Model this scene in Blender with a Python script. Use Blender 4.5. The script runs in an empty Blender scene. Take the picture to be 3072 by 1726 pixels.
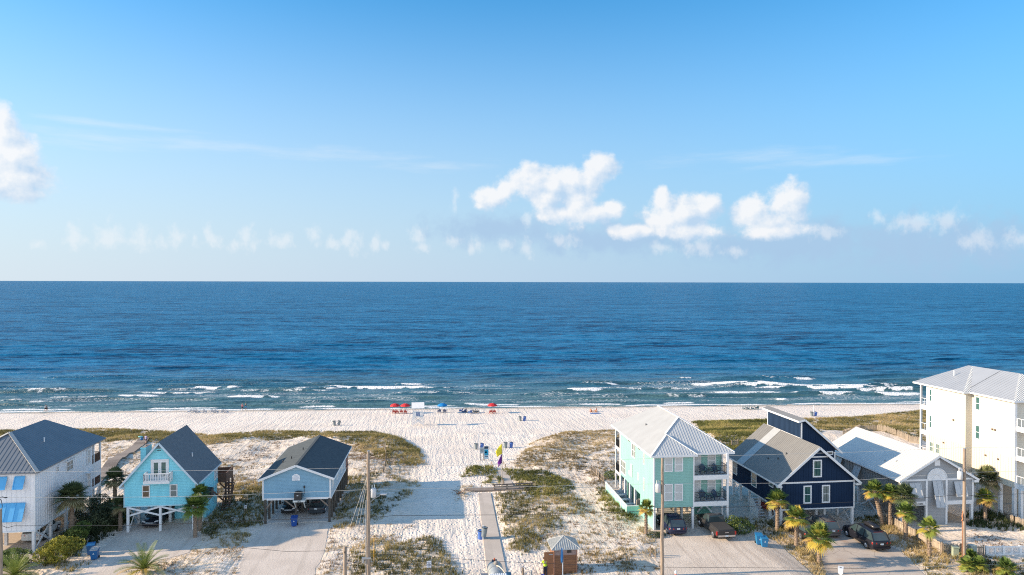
import bpy, bmesh, math, random
import numpy as np
from mathutils import Vector, Matrix
sc = bpy.context.scene
COL = sc.collection
R = math.radians
PI = math.pi
rng = random.Random(7)

# ------------------------------------------------------------------ camera
FPX, PCX, PCY, CAMZ = 2100., 1536., 863., 27.0
PSI = math.atan(246 / 2100); TH = math.atan(17 / 2100); ROLL = 7 / 3072
_fw = np.array([math.sin(PSI) * math.cos(TH), math.cos(PSI) * math.cos(TH), -math.sin(TH)])
_r = np.array([math.cos(PSI), -math.sin(PSI), 0.])
_u = np.cross(_r, _fw)
_rt = _r * math.cos(ROLL) + _u * math.sin(ROLL)
_up = _u * math.cos(ROLL) - _r * math.sin(ROLL)
CAM = np.array([0, 0, CAMZ])
cam = bpy.data.cameras.new('camera')
cam.sensor_width = 36; cam.lens = 36 * FPX / 3072; cam.clip_start = 0.5; cam.clip_end = 200000
camo = bpy.data.objects.new('camera', cam); COL.objects.link(camo)
camo.matrix_world = Matrix(((_rt[0], _up[0], -_fw[0], 0), (_rt[1], _up[1], -_fw[1], 0), (_rt[2], _up[2], -_fw[2], CAMZ), (0, 0, 0, 1)))
sc.camera = camo

# ------------------------------------------------------------------ light
SUN_EL, SUN_AZ = 19.5, 179.0           # degrees; azimuth of the sun from +X towards +Y
sund = (math.cos(R(SUN_EL)) * math.cos(R(SUN_AZ)), math.cos(R(SUN_EL)) * math.sin(R(SUN_AZ)), math.sin(R(SUN_EL)))
sl = bpy.data.lights.new('sun', 'SUN'); sl.energy = 4.8; sl.angle = R(0.5); sl.color = (1.0, 0.80, 0.57)
so = bpy.data.objects.new('sun', sl); COL.objects.link(so)
so.rotation_euler = Vector(sund).to_track_quat('Z', 'Y').to_euler()
sc.view_settings.view_transform = 'Standard'; sc.view_settings.look = 'None'
sc.view_settings.exposure = 0.95; sc.view_settings.gamma = 1.0
sc.cycles.use_denoising = False; sc.cycles.use_adaptive_sampling = False; sc.cycles.sample_clamp_indirect = 2.5; sc.cycles.filter_width = 1.1
sc.cycles.max_bounces = 5; sc.cycles.diffuse_bounces = 3; sc.cycles.transparent_max_bounces = 6

W = bpy.data.worlds.new('World'); sc.world = W; W.use_nodes = True
W.cycles.sampling_method = 'MANUAL'; W.cycles.sample_map_resolution = 512
def sky_world():
    nt = W.node_tree; N = nt.nodes; L = nt.links; N.clear()
    out = N.new('ShaderNodeOutputWorld'); bg = N.new('ShaderNodeBackground'); L.new(bg.outputs[0], out.inputs[0])
    sky = N.new('ShaderNodeTexSky'); sky.sky_type = 'NISHITA'; sky.sun_disc = False
    sky.sun_elevation = R(SUN_EL); sky.sun_rotation = math.atan2(sund[0], sund[1])
    sky.air_density = 1.0; sky.dust_density = 0.6; sky.ozone_density = 3.0; sky.altitude = 0
    def val(x):
        return x
    def M(op, a, b=None, c=None, clamp=False):
        n = N.new('ShaderNodeMath'); n.operation = op; n.use_clamp = clamp
        for i, x in enumerate((a, b, c)):
            if x is None: continue
            if hasattr(x, 'is_output'): L.new(x, n.inputs[i])
            else: n.inputs[i].default_value = x
        return n.outputs[0]
    def VM(op, a, b=None):
        n = N.new('ShaderNodeVectorMath'); n.operation = op
        for i, x in enumerate((a, b)):
            if x is None: continue
            if hasattr(x, 'is_output'): L.new(x, n.inputs[i])
            else: n.inputs[i].default_value = x
        return n.outputs['Value'] if op == 'LENGTH' else n.outputs['Vector']
    def mix(f, a, b):
        n = N.new('ShaderNodeMix'); n.data_type = 'RGBA'
        for s, x in ((n.inputs[0], f), (n.inputs[6], a), (n.inputs[7], b)):
            if hasattr(x, 'is_output'): L.new(x, s)
            else: s.default_value = x if not isinstance(x, tuple) else (*x, 1)
        return n.outputs[2]
    tc = N.new('ShaderNodeTexCoord')
    d = VM('NORMALIZE', tc.outputs['Generated'])
    sp = N.new('ShaderNodeSeparateXYZ'); L.new(d, sp.inputs[0])
    az = M('SUBTRACT', M('ARCTAN2', sp.outputs[0], sp.outputs[1]), PSI)     # 0 straight out to sea
    el = M('ARCSINE', sp.outputs[2])
    cb = N.new('ShaderNodeCombineXYZ'); L.new(az, cb.inputs[0]); L.new(el, cb.inputs[1])
    uv = cb.outputs[0]
    def ang(px, py):
        return math.atan((px - PCX) / FPX), math.atan((846 - py) / FPX * math.cos(math.atan((px - PCX) / FPX)))
    # edge-breaking noise
    def noise(vec, scale, detail, rough=0.55):
        n = N.new('ShaderNodeTexNoise'); n.inputs['Scale'].default_value = scale; n.inputs['Detail'].default_value = detail
        n.inputs['Roughness'].default_value = rough; L.new(vec, n.inputs['Vector']); return n.outputs[0]
    n1 = noise(uv, 34, 8, .6); 
    n1b = noise(VM('ADD', uv, (-0.007, 0.006, 0)), 34, 8, .6)
    n2 = noise(uv, 15, 4, .5); n2b = noise(VM('ADD', uv, (-0.014, 0.013, 0)), 15, 4, .5); n5 = noise(VM('MULTIPLY', uv, (1.5, 1, 1)), 48, 6, .6)
    n3 = noise(VM('MULTIPLY', uv, (4, 30, 1)), 3.0, 5, .6)
    def field(blobs, uv=uv):
        acc = None
        for (px, py, sx, sy) in blobs:
            a, e = ang(px, py)
            v = VM('MULTIPLY', VM('SUBTRACT', uv, (a, e, 0)), (FPX / sx, FPX / sy, 0))
            f = M('SUBTRACT', 1.0, VM('LENGTH', v))
            acc = f if acc is None else M('SMOOTH_MAX', acc, f, 0.25)
        return acc
    BIG = [(1595, 545, 100, 62), (1650, 560, 70, 60), (1715, 545, 60, 60), (1800, 505, 62, 58), (1760, 550, 60, 60), (1725, 610, 75, 85), (1640, 590, 80, 50), (1680, 640, 80, 40), (2070, 690, 120, 36), (2320, 690, 130, 30), (1470, 592, 62, 45), (1515, 572, 40, 34),
                 (1840, 630, 50, 34), (1780, 640, 70, 38), (2030, 645, 120, 72), (1985, 598, 34, 44), (2110, 625, 60, 55), (1890, 695, 85, 30), (2250, 640, 62, 58), (2370, 605, 66, 74), (2305, 668, 90, 36),
                 (10, 395, 40, 70), (30, 470, 75, 75), (30, 545, 110, 62)]
    big = field(BIG); bigS = field(BIG, VM('ADD', uv, (-0.014, 0.010, 0)))
    small = field([(160 + 62 * i + 23 * ((i * 7) % 5 - 2), 735 - 9 * ((i * 3) % 4), 20 + 7 * ((i * 5) % 4), 20 + 8 * ((i * 11) % 4)) for i in range(20)] + [(223, 725, 30, 34), (253, 725, 24, 28), (330, 706, 46, 50), (425, 724, 38, 46), (489, 731, 30, 28), (584, 716, 14, 28), (628, 716, 20, 38), (818, 722, 28, 28), (866, 720, 30, 24),
                   (1000, 731, 32, 28), (1064, 731, 38, 50), (1124, 731, 24, 46), (1264, 743, 32, 26), (1431, 737, 28, 36), (1415, 748, 24, 34), (1580, 748, 28, 40), (1580, 655, 24, 36), (1362, 605, 18, 46),
                   (1520, 735, 32, 30), (1985, 742, 44, 28), (2095, 742, 70, 40), (2630, 650, 26, 34), (2745, 664, 80, 40), (2840, 655, 46, 48), (2950, 718, 70, 40), (3060, 712, 50, 30), (1690, 720, 60, 30), (720, 735, 60, 30), (2200, 755, 50, 22), (2480, 700, 60, 24)])
    bank = field([(2400, 725, 420, 70), (2850, 730, 420, 80), (1850, 715, 420, 60), (1500, 690, 260, 50)])
    cir = field([(260, 418, 330, 30), (600, 432, 380, 30), (950, 462, 420, 30), (1300, 500, 330, 22), (2250, 470, 330, 34), (2480, 487, 330, 24), (330, 378, 240, 16)])
    def thresh(f, amp, lo, hi, nn):
        x = M('ADD', f, M('MULTIPLY', M('SUBTRACT', nn, 0.5), amp))
        n = N.new('ShaderNodeMapRange'); n.interpolation_type = 'SMOOTHSTEP'; L.new(x, n.inputs[0])
        n.inputs[1].default_value = lo; n.inputs[2].default_value = hi; return n.outputs[0]
    cb_, cs_, ck_ = thresh(big, 1.35, -0.04, 0.46, n1), thresh(small, 2.6, 0.05, 1.1, n5), thresh(bank, 2.2, -0.25, 0.85, n1)
    cc_ = thresh(cir, 2.2, 0.05, 1.5, n3)
    # horizon haze: whitish towards the sun (left), bluish away from it
    base = N.new('ShaderNodeVectorMath'); base.operation = 'MULTIPLY'; L.new(sky.outputs[0], base.inputs[0]); base.inputs[1].default_value = SKY_MUL
    s0 = base.outputs[0]
    def sstep(x, a, b, c=0., d_=1.):
        n = N.new('ShaderNodeMapRange'); n.interpolation_type = 'SMOOTHSTEP'; L.new(x, n.inputs[0])
        for i, q in enumerate((a, b, c, d_)): n.inputs[i + 1].default_value = q
        return n.outputs[0]
    hz = M('MAXIMUM', sstep(el, -0.02, 0.45, 1., 0.), M('MULTIPLY', sstep(az, -0.8, 0.1, 1., 0.), sstep(el, 0.05, 0.42, .95, 0.)))
    sky_fill = M('MULTIPLY', sstep(M('ABSOLUTE', az), 0.95, 1.9), sstep(el, 0.0, 1.25, 1., 0.))  # added bright haze behind the camera, fills the shaded house fronts
    side = N.new('ShaderNodeMapRange'); L.new(az, side.inputs[0]); side.inputs[1].default_value = -0.75; side.inputs[2].default_value = 0.7
    hcol = mix(side.outputs[0], HZ_L, HZ_R)
    s1 = mix(M('MULTIPLY', sky_fill, 0.85), mix(M('MULTIPLY', hz, 0.95), s0, hcol), HZ_FILL)
    lit = M('ADD', M('MULTIPLY_ADD', M('SUBTRACT', n1, n1b), 1.8, 0.62), M('ADD', M('MULTIPLY', M('SUBTRACT', n2, n2b), 2.2), M('MULTIPLY', M('SUBTRACT', big, bigS), .9)), clamp=True)
    ccol = mix(lit, CL_D, CL_L)
    s2 = mix(M('MULTIPLY', cc_, 0.26), s1, CL_L)
    s3 = mix(M('MULTIPLY', ck_, 0.75), s2, CL_B)
    s4 = mix(M('MULTIPLY', cs_, 0.40), s3, CL_L)
    s5 = mix(M('MULTIPLY', cb_, 0.9), s4, ccol)
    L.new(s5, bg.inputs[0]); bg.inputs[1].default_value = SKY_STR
SKY_STR = 0.10
SKY_MUL = (0.34, 1.06, 1.32)
HZ_L, HZ_R, HZ_FILL = (3.9, 4.25, 4.65), (1.75, 2.85, 4.15), (7.0, 7.9, 9.0)
CL_L, CL_D, CL_B = (5.0, 5.0, 5.05), (2.7, 3.55, 4.55), (2.1, 3.0, 4.15)
sky_world()

# ------------------------------------------------------------------ picture <-> world
def ray(px, py):
    return _fw * FPX + _rt * (px - PCX) - _up * (py - PCY)
def G(px, py, z=0.):
    d = ray(px, py); return CAM + d * ((z - CAMZ) / d[2])
def onY(px, py, Y):
    d = ray(px, py); return Vector(CAM + d * (Y / d[1]))
def ss(x):
    x = np.clip(x, 0, 1); return x * x * (3 - 2 * x)
def vnoise(x, y, seed=0):
    x = np.asarray(x, float); y = np.asarray(y, float)
    xi = np.floor(x).astype(np.int64); yi = np.floor(y).astype(np.int64); fx = x - xi; fy = y - yi
    fx = fx * fx * (3 - 2 * fx); fy = fy * fy * (3 - 2 * fy)
    def h(a, b):
        n = (a * 374761393 + b * 668265263 + seed * 1442695041) & 0xffffffff
        n = ((n ^ (n >> 13)) * 1274126177) & 0xffffffff
        return ((n ^ (n >> 16)) & 0xffff) / 65535.0
    return (h(xi, yi) * (1 - fx) + h(xi + 1, yi) * fx) * (1 - fy) + (h(xi, yi + 1) * (1 - fx) + h(xi + 1, yi + 1) * fx) * fy
def fbm(x, y, seed=0, o=4):
    a = 0; amp = .5; t = 0
    for i in range(o):
        a = a + amp * vnoise(x * 2 ** i, y * 2 ** i, seed + i * 17); t += amp; amp *= .5
    return a / t
def base_h(X, Y):
    s = Y + 0.05 * X
    yard = -0.45 * ss((X - 33) / 5.)
    beach = np.interp(s, [100, 122, 134, 150, 165, 173, 180, 200, 245], [-.8, -1.6, -2.1, -3.0, -3.6, -4.05, -4.5, -6, -9])
    t = ss((s - 100) / 24.)
    return yard * (1 - t) + beach * t
def at0(px, py):
    z = 0.
    for _ in range(12):
        p = G(px, py, z); z = float(base_h(p[0], p[1]))
    return p
def poly_px(pts):
    return np.array([at0(*p)[:2] for p in pts])
def sdist(X, Y, P):
    """signed distance to polygon, positive inside"""
    X = np.asarray(X, float); Y = np.asarray(Y, float)
    dm = np.full(X.shape, 1e9); ins = np.zeros(X.shape, bool); n = len(P)
    for i in range(n):
        ax, ay = P[i]; bx, by = P[(i + 1) % n]
        ex, ey = bx - ax, by - ay
        t = np.clip(((X - ax) * ex + (Y - ay) * ey) / (ex * ex + ey * ey + 1e-9), 0, 1)
        dm = np.minimum(dm, (X - ax - t * ex) ** 2 + (Y - ay - t * ey) ** 2)
        c = ((ay > Y) != (by > Y)) & (X < (bx - ax) * (Y - ay) / (by - ay + 1e-12) + ax)
        ins ^= c
    d = np.sqrt(dm); return np.where(ins, d, -d)

# plan of the place, traced once on the ground
CORR = poly_px([(1090, 1726), (1000, 1610), (1240, 1560), (1230, 1460), (1250, 1400), (1190, 1330), (1130, 1305), (1640, 1315), (1560, 1370), (1500, 1420), (1530, 1490), (1540, 1600), (1640, 1680), (1600, 1726)])
DR_BLUE = poly_px([(700, 1760), (738, 1640), (800, 1575), (990, 1566), (985, 1610), (970, 1660), (925, 1760)])
DR_MINT = poly_px([(1990, 1760), (1975, 1640), (1965, 1592), (2195, 1588), (2270, 1600), (2330, 1630), (2400, 1690), (2470, 1760)])
DR_NAVY = poly_px([(2490, 1760), (2455, 1640), (2400, 1610), (2345, 1578), (2560, 1566), (2640, 1620), (2700, 1655), (2790, 1740), (2800, 1760)])
DR_TURQ = poly_px([(250, 1726), (330, 1620), (400, 1575), (580, 1570), (600, 1620), (560, 1660), (420, 1700), (380, 1760)])
DR_WHITE = poly_px([(-60, 1726), (-60, 1600), (140, 1600), (110, 1680), (60, 1726)])
PATH = [(1503, 1800), (1497, 1676), (1453, 1480)]
FLAT = [DR_BLUE, DR_MINT, DR_NAVY, DR_TURQ, DR_WHITE]
# vegetation: polygon, density 0..1, kind
VEG = [
 ([(-40, 1296), (330, 1290), (520, 1300), (640, 1312), (800, 1296), (1000, 1300), (1120, 1300), (1190, 1315), (1250, 1350), (1265, 1395), (1190, 1400), (1110, 1370), (1050, 1345), (900, 1322), (760, 1328), (640, 1345), (560, 1348), (400, 1336), (200, 1338), (-40, 1330)], .95, 'olive'),
 ([(300, 1335), (560, 1350), (760, 1335), (1060, 1345), (1250, 1395), (1200, 1440), (1040, 1440), (800, 1450), (620, 1460), (330, 1440)], .30, 'dry'),
 ([(1040, 1340), (1180, 1350), (1230, 1400), (1190, 1430), (1060, 1440), (1040, 1390)], .45, 'dry'),
 ([(1000, 1440), (1130, 1425), (1245, 1450), (1230, 1480), (1190, 1500), (1140, 1555), (1000, 1590), (990, 1560), (1040, 1480)], .65, 'olive'),
 ([(1060, 1650), (1120, 1625), (1200, 1640), (1290, 1615), (1325, 1660), (1370, 1740), (1080, 1740)], .9, 'olive'),
 ([(940, 1640), (1060, 1600), (1200, 1600), (1060, 1740), (900, 1740)], .32, 'dry'),
 ([(1520, 1412), (1620, 1418), (1690, 1440), (1710, 1470), (1640, 1490), (1600, 1486), (1560, 1455)], .95, 'green'),
 ([(1500, 1485), (1600, 1470), (1720, 1485), (1745, 1530), (1690, 1565), (1640, 1600), (1590, 1620), (1575, 1655), (1540, 1645), (1500, 1570), (1485, 1530)], .72, 'olive'),
 ([(1640, 1580), (1720, 1600), (1690, 1625), (1620, 1640)], .5, 'dry'),
 ([(1545, 1400), (1600, 1335), (1700, 1300), (1860, 1292), (1850, 1345), (1760, 1360), (1740, 1410), (1640, 1410)], .75, 'tan'),
 ([(1740, 1400), (1850, 1360), (1850, 1500), (1790, 1480)], .45, 'tan'),
 ([(2085, 1268), (2330, 1262), (2340, 1345), (2200, 1365), (2130, 1315)], .98, 'green'),
 ([(2330, 1262), (2560, 1255), (2790, 1232), (2790, 1332), (2660, 1318), (2500, 1300), (2400, 1340)], .95, 'olive'),
 ([(2310, 1612), (2350, 1580), (2440, 1625), (2470, 1660), (2520, 1740), (2420, 1740), (2340, 1660)], .9, 'olive'),
 ([(2560, 1560), (2650, 1555), (2720, 1610), (2840, 1650), (2960, 1680), (3100, 1690), (3100, 1740), (2800, 1740), (2710, 1655), (2640, 1620)], .92, 'olive'),
 ([(2200, 1560), (2330, 1560), (2320, 1600), (2250, 1600)], .6, 'olive'),
 ([(1800, 1470), (1850, 1500), (1900, 1560), (1870, 1565), (1815, 1520)], .8, 'green'),
 ([(1750, 1500), (1960, 1600), (1990, 1680), (1960, 1740), (1720, 1740), (1700, 1600)], .22, 'tan'),
 ([(1760, 1655), (1960, 1650), (1985, 1700), (1960, 1720), (1800, 1690)], .7, 'tan'),
 ([(1905, 1585), (1985, 1590), (2000, 1612), (1930, 1612)], .7, 'tan'),
 ([(610, 1460), (780, 1450), (790, 1560), (700, 1640), (620, 1600), (560, 1570), (640, 1530)], .8, 'olive'),
 ([(1560, 1480), (1760, 1400), (1790, 1470), (1880, 1570), (1880, 1640), (1700, 1700), (1600, 1640)], .12, 'dry'),
 ([(960, 1600), (1010, 1575), (1240, 1580), (1180, 1620), (1080, 1650), (960, 1740), (930, 1740)], .25, 'dry'),
 ([(600, 1400), (780, 1400), (780, 1470), (640, 1500)], .3, 'tan'),
 ([(470, 1660), (620, 1600), (740, 1640), (690, 1740), (480, 1740)], .55, 'dry'),
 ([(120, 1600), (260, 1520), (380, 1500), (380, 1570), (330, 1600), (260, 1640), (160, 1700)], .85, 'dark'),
 ([(170, 1680), (260, 1665), (300, 1740), (150, 1740)], .3, 'olive'),
 ([(2930, 1580), (3100, 1585), (3100, 1650), (2900, 1640)], .35, 'dry'),
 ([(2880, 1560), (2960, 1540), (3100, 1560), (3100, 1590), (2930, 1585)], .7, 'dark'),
 ([(1395, 1430), (1420, 1405), (1475, 1405), (1485, 1420), (1440, 1425)], .9, 'green'),
 ([(1460, 1450), (1490, 1425), (1500, 1440), (1480, 1455)], .8, 'green'),
 ([(1375, 1470), (1400, 1455), (1420, 1465), (1385, 1500)], .7, 'dry'),
 ([(1560, 1560), (1640, 1640), (1580, 1650)], .5, 'olive'),
]
VEGW = [(poly_px(p), d, k) for p, d, k in VEG]
def veg_field(X, Y):
    v = np.zeros(np.shape(X))
    for P, d, k in VEGW:
        if len(P) < 3: continue
        x0, y0 = P.min(0) - 3; x1, y1 = P.max(0) + 3
        m = (X > x0) & (X < x1) & (Y > y0) & (Y < y1)
        if m.any():
            q = ss((sdist(X[m], Y[m], P) + 1.0) / 2.0) * d
            v[m] = np.maximum(v[m], q)
    return v
def height(X, Y):
    X = np.atleast_1d(np.asarray(X, float)); Y = np.atleast_1d(np.asarray(Y, float))
    s = Y + .05 * X
    z = base_h(X, Y)
    corr = ss((sdist(X, Y, CORR) + 3) / 6.)
    dm = ss((s - 97) / 7.) * (1 - ss((s - 131) / 6.)) * (1 - corr)
    crest = np.exp(-((s - 124) / 6.) ** 2)
    z = z + dm * (1.6 * (fbm(X / 9., Y / 7., 3) - .42) + .75 * crest)
    flat = np.zeros(X.shape)
    for P in FLAT:
        flat = np.maximum(flat, ss((sdist(X, Y, P) + 2.0) / 2.0))
    for (cx, cy, hw, hd) in HOUSE_BOX:
        flat = np.maximum(flat, ss((2.0 - np.maximum(np.abs(X - cx) - hw, np.abs(Y - cy) - hd)) / 2.))
    u = (fbm(X / 3.3, Y / 2.6, 11, 3) - .5) * .55 + (fbm(X / .9, Y / .9, 23, 2) - .5) * .12
    yardm = (1 - ss((s - 100) / 10.))
    u = u * (yardm * (1 - flat) * (1 - .6 * corr) + (1 - yardm) * (.25 + .5 * dm))
    z = z + u + (veg_field(X, Y) * .28 * (1 - flat))
    # path strip kept smooth
    (ax, ay), (bx, by) = PATHW
    t = np.clip(((X - ax) * (bx - ax) + (Y - ay) * (by - ay)) / ((bx - ax) ** 2 + (by - ay) ** 2), 0, 1)
    dd = np.hypot(X - ax - t * (bx - ax), Y - ay - t * (by - ay))
    pm = ss((2.0 - dd) / 1.2)
    return z * (1 - pm) + (base_h(X, Y) - .05) * pm
HOUSE_BOX = [(-14.8, 88, 3.9, 7.6), (-29, 85, 3.9, 5.8), (-43.5, 82, 4.8, 8), (28.5, 82, 4.6, 8.5), (43.5, 81, 4.6, 6.8), (57.3, 80.5, 4.7, 7.7), (72, 80.5, 5, 9)]
PATHW = (tuple(at0(1503, 1800)[:2]), tuple(at0(1453, 1480)[:2]))
def hz(x, y):
    return float(height(x, y)[0])
def at(px, py):
    z = 0.
    p = at0(px, py); z = p[2]
    for _ in range(8):
        p = G(px, py, z); z = .5 * z + .5 * hz(p[0], p[1])
    p = G(px, py, z)
    return Vector((p[0], p[1], hz(p[0], p[1])))
SAND_A, SAND_B, SAND_C = (.77, .68, .605), (.70, .61, .535), (.58, .50, .425)
LITTER_A, LITTER_B = (.36, .265, .155), (.37, .295, .15)
SEA_D1, SEA_D2 = (.009, .126, .27), (.015, .148, .30)
SEA_S1, SEA_S2 = (.075, .155, .165), (.042, .115, .140)
SEA_SPEC = .004

# ------------------------------------------------------------------ helpers
class MB:
    def __init__(s): s.v = []; s.f = []; s.t = []
    def add(s, vs, fs, tone=0.5):
        o = len(s.v); s.v += [tuple(map(float, p)) for p in vs]; s.f += [tuple(i + o for i in f) for f in fs]
        s.t += list(tone) if hasattr(tone, '__len__') else [tone] * len(vs)
        return s
    def box(s, x0, y0, z0, x1, y1, z1, tone=.5):
        v = [(x, y, z) for z in (z0, z1) for y in (y0, y1) for x in (x0, x1)]
        return s.add(v, [(0, 2, 3, 1), (4, 5, 7, 6), (0, 1, 5, 4), (2, 6, 7, 3), (0, 4, 6, 2), (1, 3, 7, 5)], tone)
    def bar(s, p, q, w, h=None, upv=(0, 0, 1), tone=.5):
        h = h or w; p = Vector(p); q = Vector(q); d = (q - p)
        if d.length < 1e-6: return s
        d.normalize(); u = Vector(upv)
        if abs(d.dot(u)) > .99: u = Vector((1, 0, 0))
        a = d.cross(u).normalized(); b = a.cross(d)
        v = []
        for c in (p, q):
            for i, j in ((-1, -1), (1, -1), (1, 1), (-1, 1)): v.append(c + a * (i * w / 2) + b * (j * h / 2))
        return s.add(v, [(3, 2, 1, 0), (4, 5, 6, 7), (0, 1, 5, 4), (1, 2, 6, 5), (2, 3, 7, 6), (3, 0, 4, 7)], tone)
    def tube(s, pts, r, n=8, tone=.5, cap=True):
        pts = [Vector(p) for p in pts]; rr = r if hasattr(r, '__len__') else [r] * len(pts)
        vs = []; prev = None
        for i, p in enumerate(pts):
            d = (pts[min(i + 1, len(pts) - 1)] - pts[max(i - 1, 0)]).normalized()
            if prev is None:
                a = d.cross(Vector((0, 0, 1)))
                if a.length < .05: a = d.cross(Vector((1, 0, 0)))
            else: a = prev - d * prev.dot(d)
            a.normalize(); prev = a; b = d.cross(a)
            for k in range(n):
                t = 2 * PI * k / n; vs.append(p + a * (rr[i] * math.cos(t)) + b * (rr[i] * math.sin(t)))
        fs = []
        for i in range(len(pts) - 1):
            for k in range(n):
                fs.append((i * n + k, i * n + (k + 1) % n, (i + 1) * n + (k + 1) % n, (i + 1) * n + k))
        if cap: fs += [tuple(range(n - 1, -1, -1)), tuple(range((len(pts) - 1) * n, len(pts) * n))]
        return s.add(vs, fs, tone)
    def lathe(s, prof, c=(0, 0, 0), n=16, tone=.5):
        c = Vector(c); vs = []; fs = []
        for r, z in prof:
            for k in range(n):
                t = 2 * PI * k / n; vs.append(c + Vector((r * math.cos(t), r * math.sin(t), z)))
        for i in range(len(prof) - 1):
            for k in range(n): fs.append((i * n + k, i * n + (k + 1) % n, (i + 1) * n + (k + 1) % n, (i + 1) * n + k))
        fs += [tuple(range(n - 1, -1, -1)), tuple(range((len(prof) - 1) * n, len(prof) * n))]
        return s.add(vs, fs, tone)
    def prism(s, pts, d):
        """polygon pts (3d) pushed by vector d"""
        n = len(pts); a = [Vector(p) for p in pts]; d = Vector(d)
        return s.add(a + [p + d for p in a], [tuple(range(n - 1, -1, -1)), tuple(range(n, 2 * n))] + [(i, (i + 1) % n, n + (i + 1) % n, n + i) for i in range(n)])
    def slab(s, pts, t=.15):
        return s.prism(pts, (0, 0, -t))
    def ell(s, c, r, n=10, m=6, tone=.5):
        c = Vector(c); vs = []; fs = []
        for i in range(m + 1):
            ph = PI * i / m - PI / 2
            for k in range(n):
                t = 2 * PI * k / n
                vs.append(c + Vector((r[0] * math.cos(ph) * math.cos(t), r[1] * math.cos(ph) * math.sin(t), r[2] * math.sin(ph))))
        for i in range(m):
            for k in range(n): fs.append((i * n + k, i * n + (k + 1) % n, (i + 1) * n + (k + 1) % n, (i + 1) * n + k))
        return s.add(vs, fs, tone)
    def build(s, name, m, parent=None, smooth=False, loc=None, fixn=True):
        me = bpy.data.meshes.new(name); me.from_pydata(s.v, [], s.f)
        if fixn:
            b = bmesh.new(); b.from_mesh(me); bmesh.ops.recalc_face_normals(b, faces=b.faces); b.to_mesh(me); b.free()
        if any(t != .5 for t in s.t):
            at_ = me.attributes.new('tone', 'FLOAT', 'POINT'); at_.data.foreach_set('value', s.t)
        if smooth: me.polygons.foreach_set('use_smooth', [True] * len(me.polygons))
        me.materials.append(m); me.update()
        o = bpy.data.objects.new(name, me); COL.objects.link(o)
        if parent is not None: o.parent = parent
        if loc is not None: o.location = loc
        return o
def tag(o, label=None, cat=None, group=None, kind=None):
    if label: o['label'] = label
    if cat: o['category'] = cat
    if group: o['group'] = group
    if kind: o['kind'] = kind
    return o
def thing(name, label, cat, loc=(0, 0, 0), rz=0., group=None):
    o = bpy.data.objects.new(name, None); COL.objects.link(o); o.empty_display_size = .3
    o.location = loc; o.rotation_euler = (0, 0, rz)
    return tag(o, label, cat, group)
def copy_tree(o, parent=None):
    c = o.copy(); COL.objects.link(c)
    if parent is not None: c.parent = parent
    for ch in list(o.children): copy_tree(ch, c)
    return c
def text_mesh(name, body, size, m, parent, loc, rot, depth=.01, align='CENTER'):
    cu = bpy.data.curves.new(name, 'FONT'); cu.body = body; cu.size = size; cu.extrude = depth; cu.align_x = align; cu.align_y = 'CENTER'
    cu.space_line = .85
    t = bpy.data.objects.new(name + '_tmp', cu); COL.objects.link(t)
    dg = bpy.context.evaluated_depsgraph_get(); me = bpy.data.meshes.new_from_object(t.evaluated_get(dg))
    bpy.data.objects.remove(t); bpy.data.curves.remove(cu)
    me.name = name; me.materials.clear(); me.materials.append(m)
    o = bpy.data.objects.new(name, me); COL.objects.link(o); o.parent = parent; o.location = loc; o.rotation_euler = rot
    return o

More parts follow.
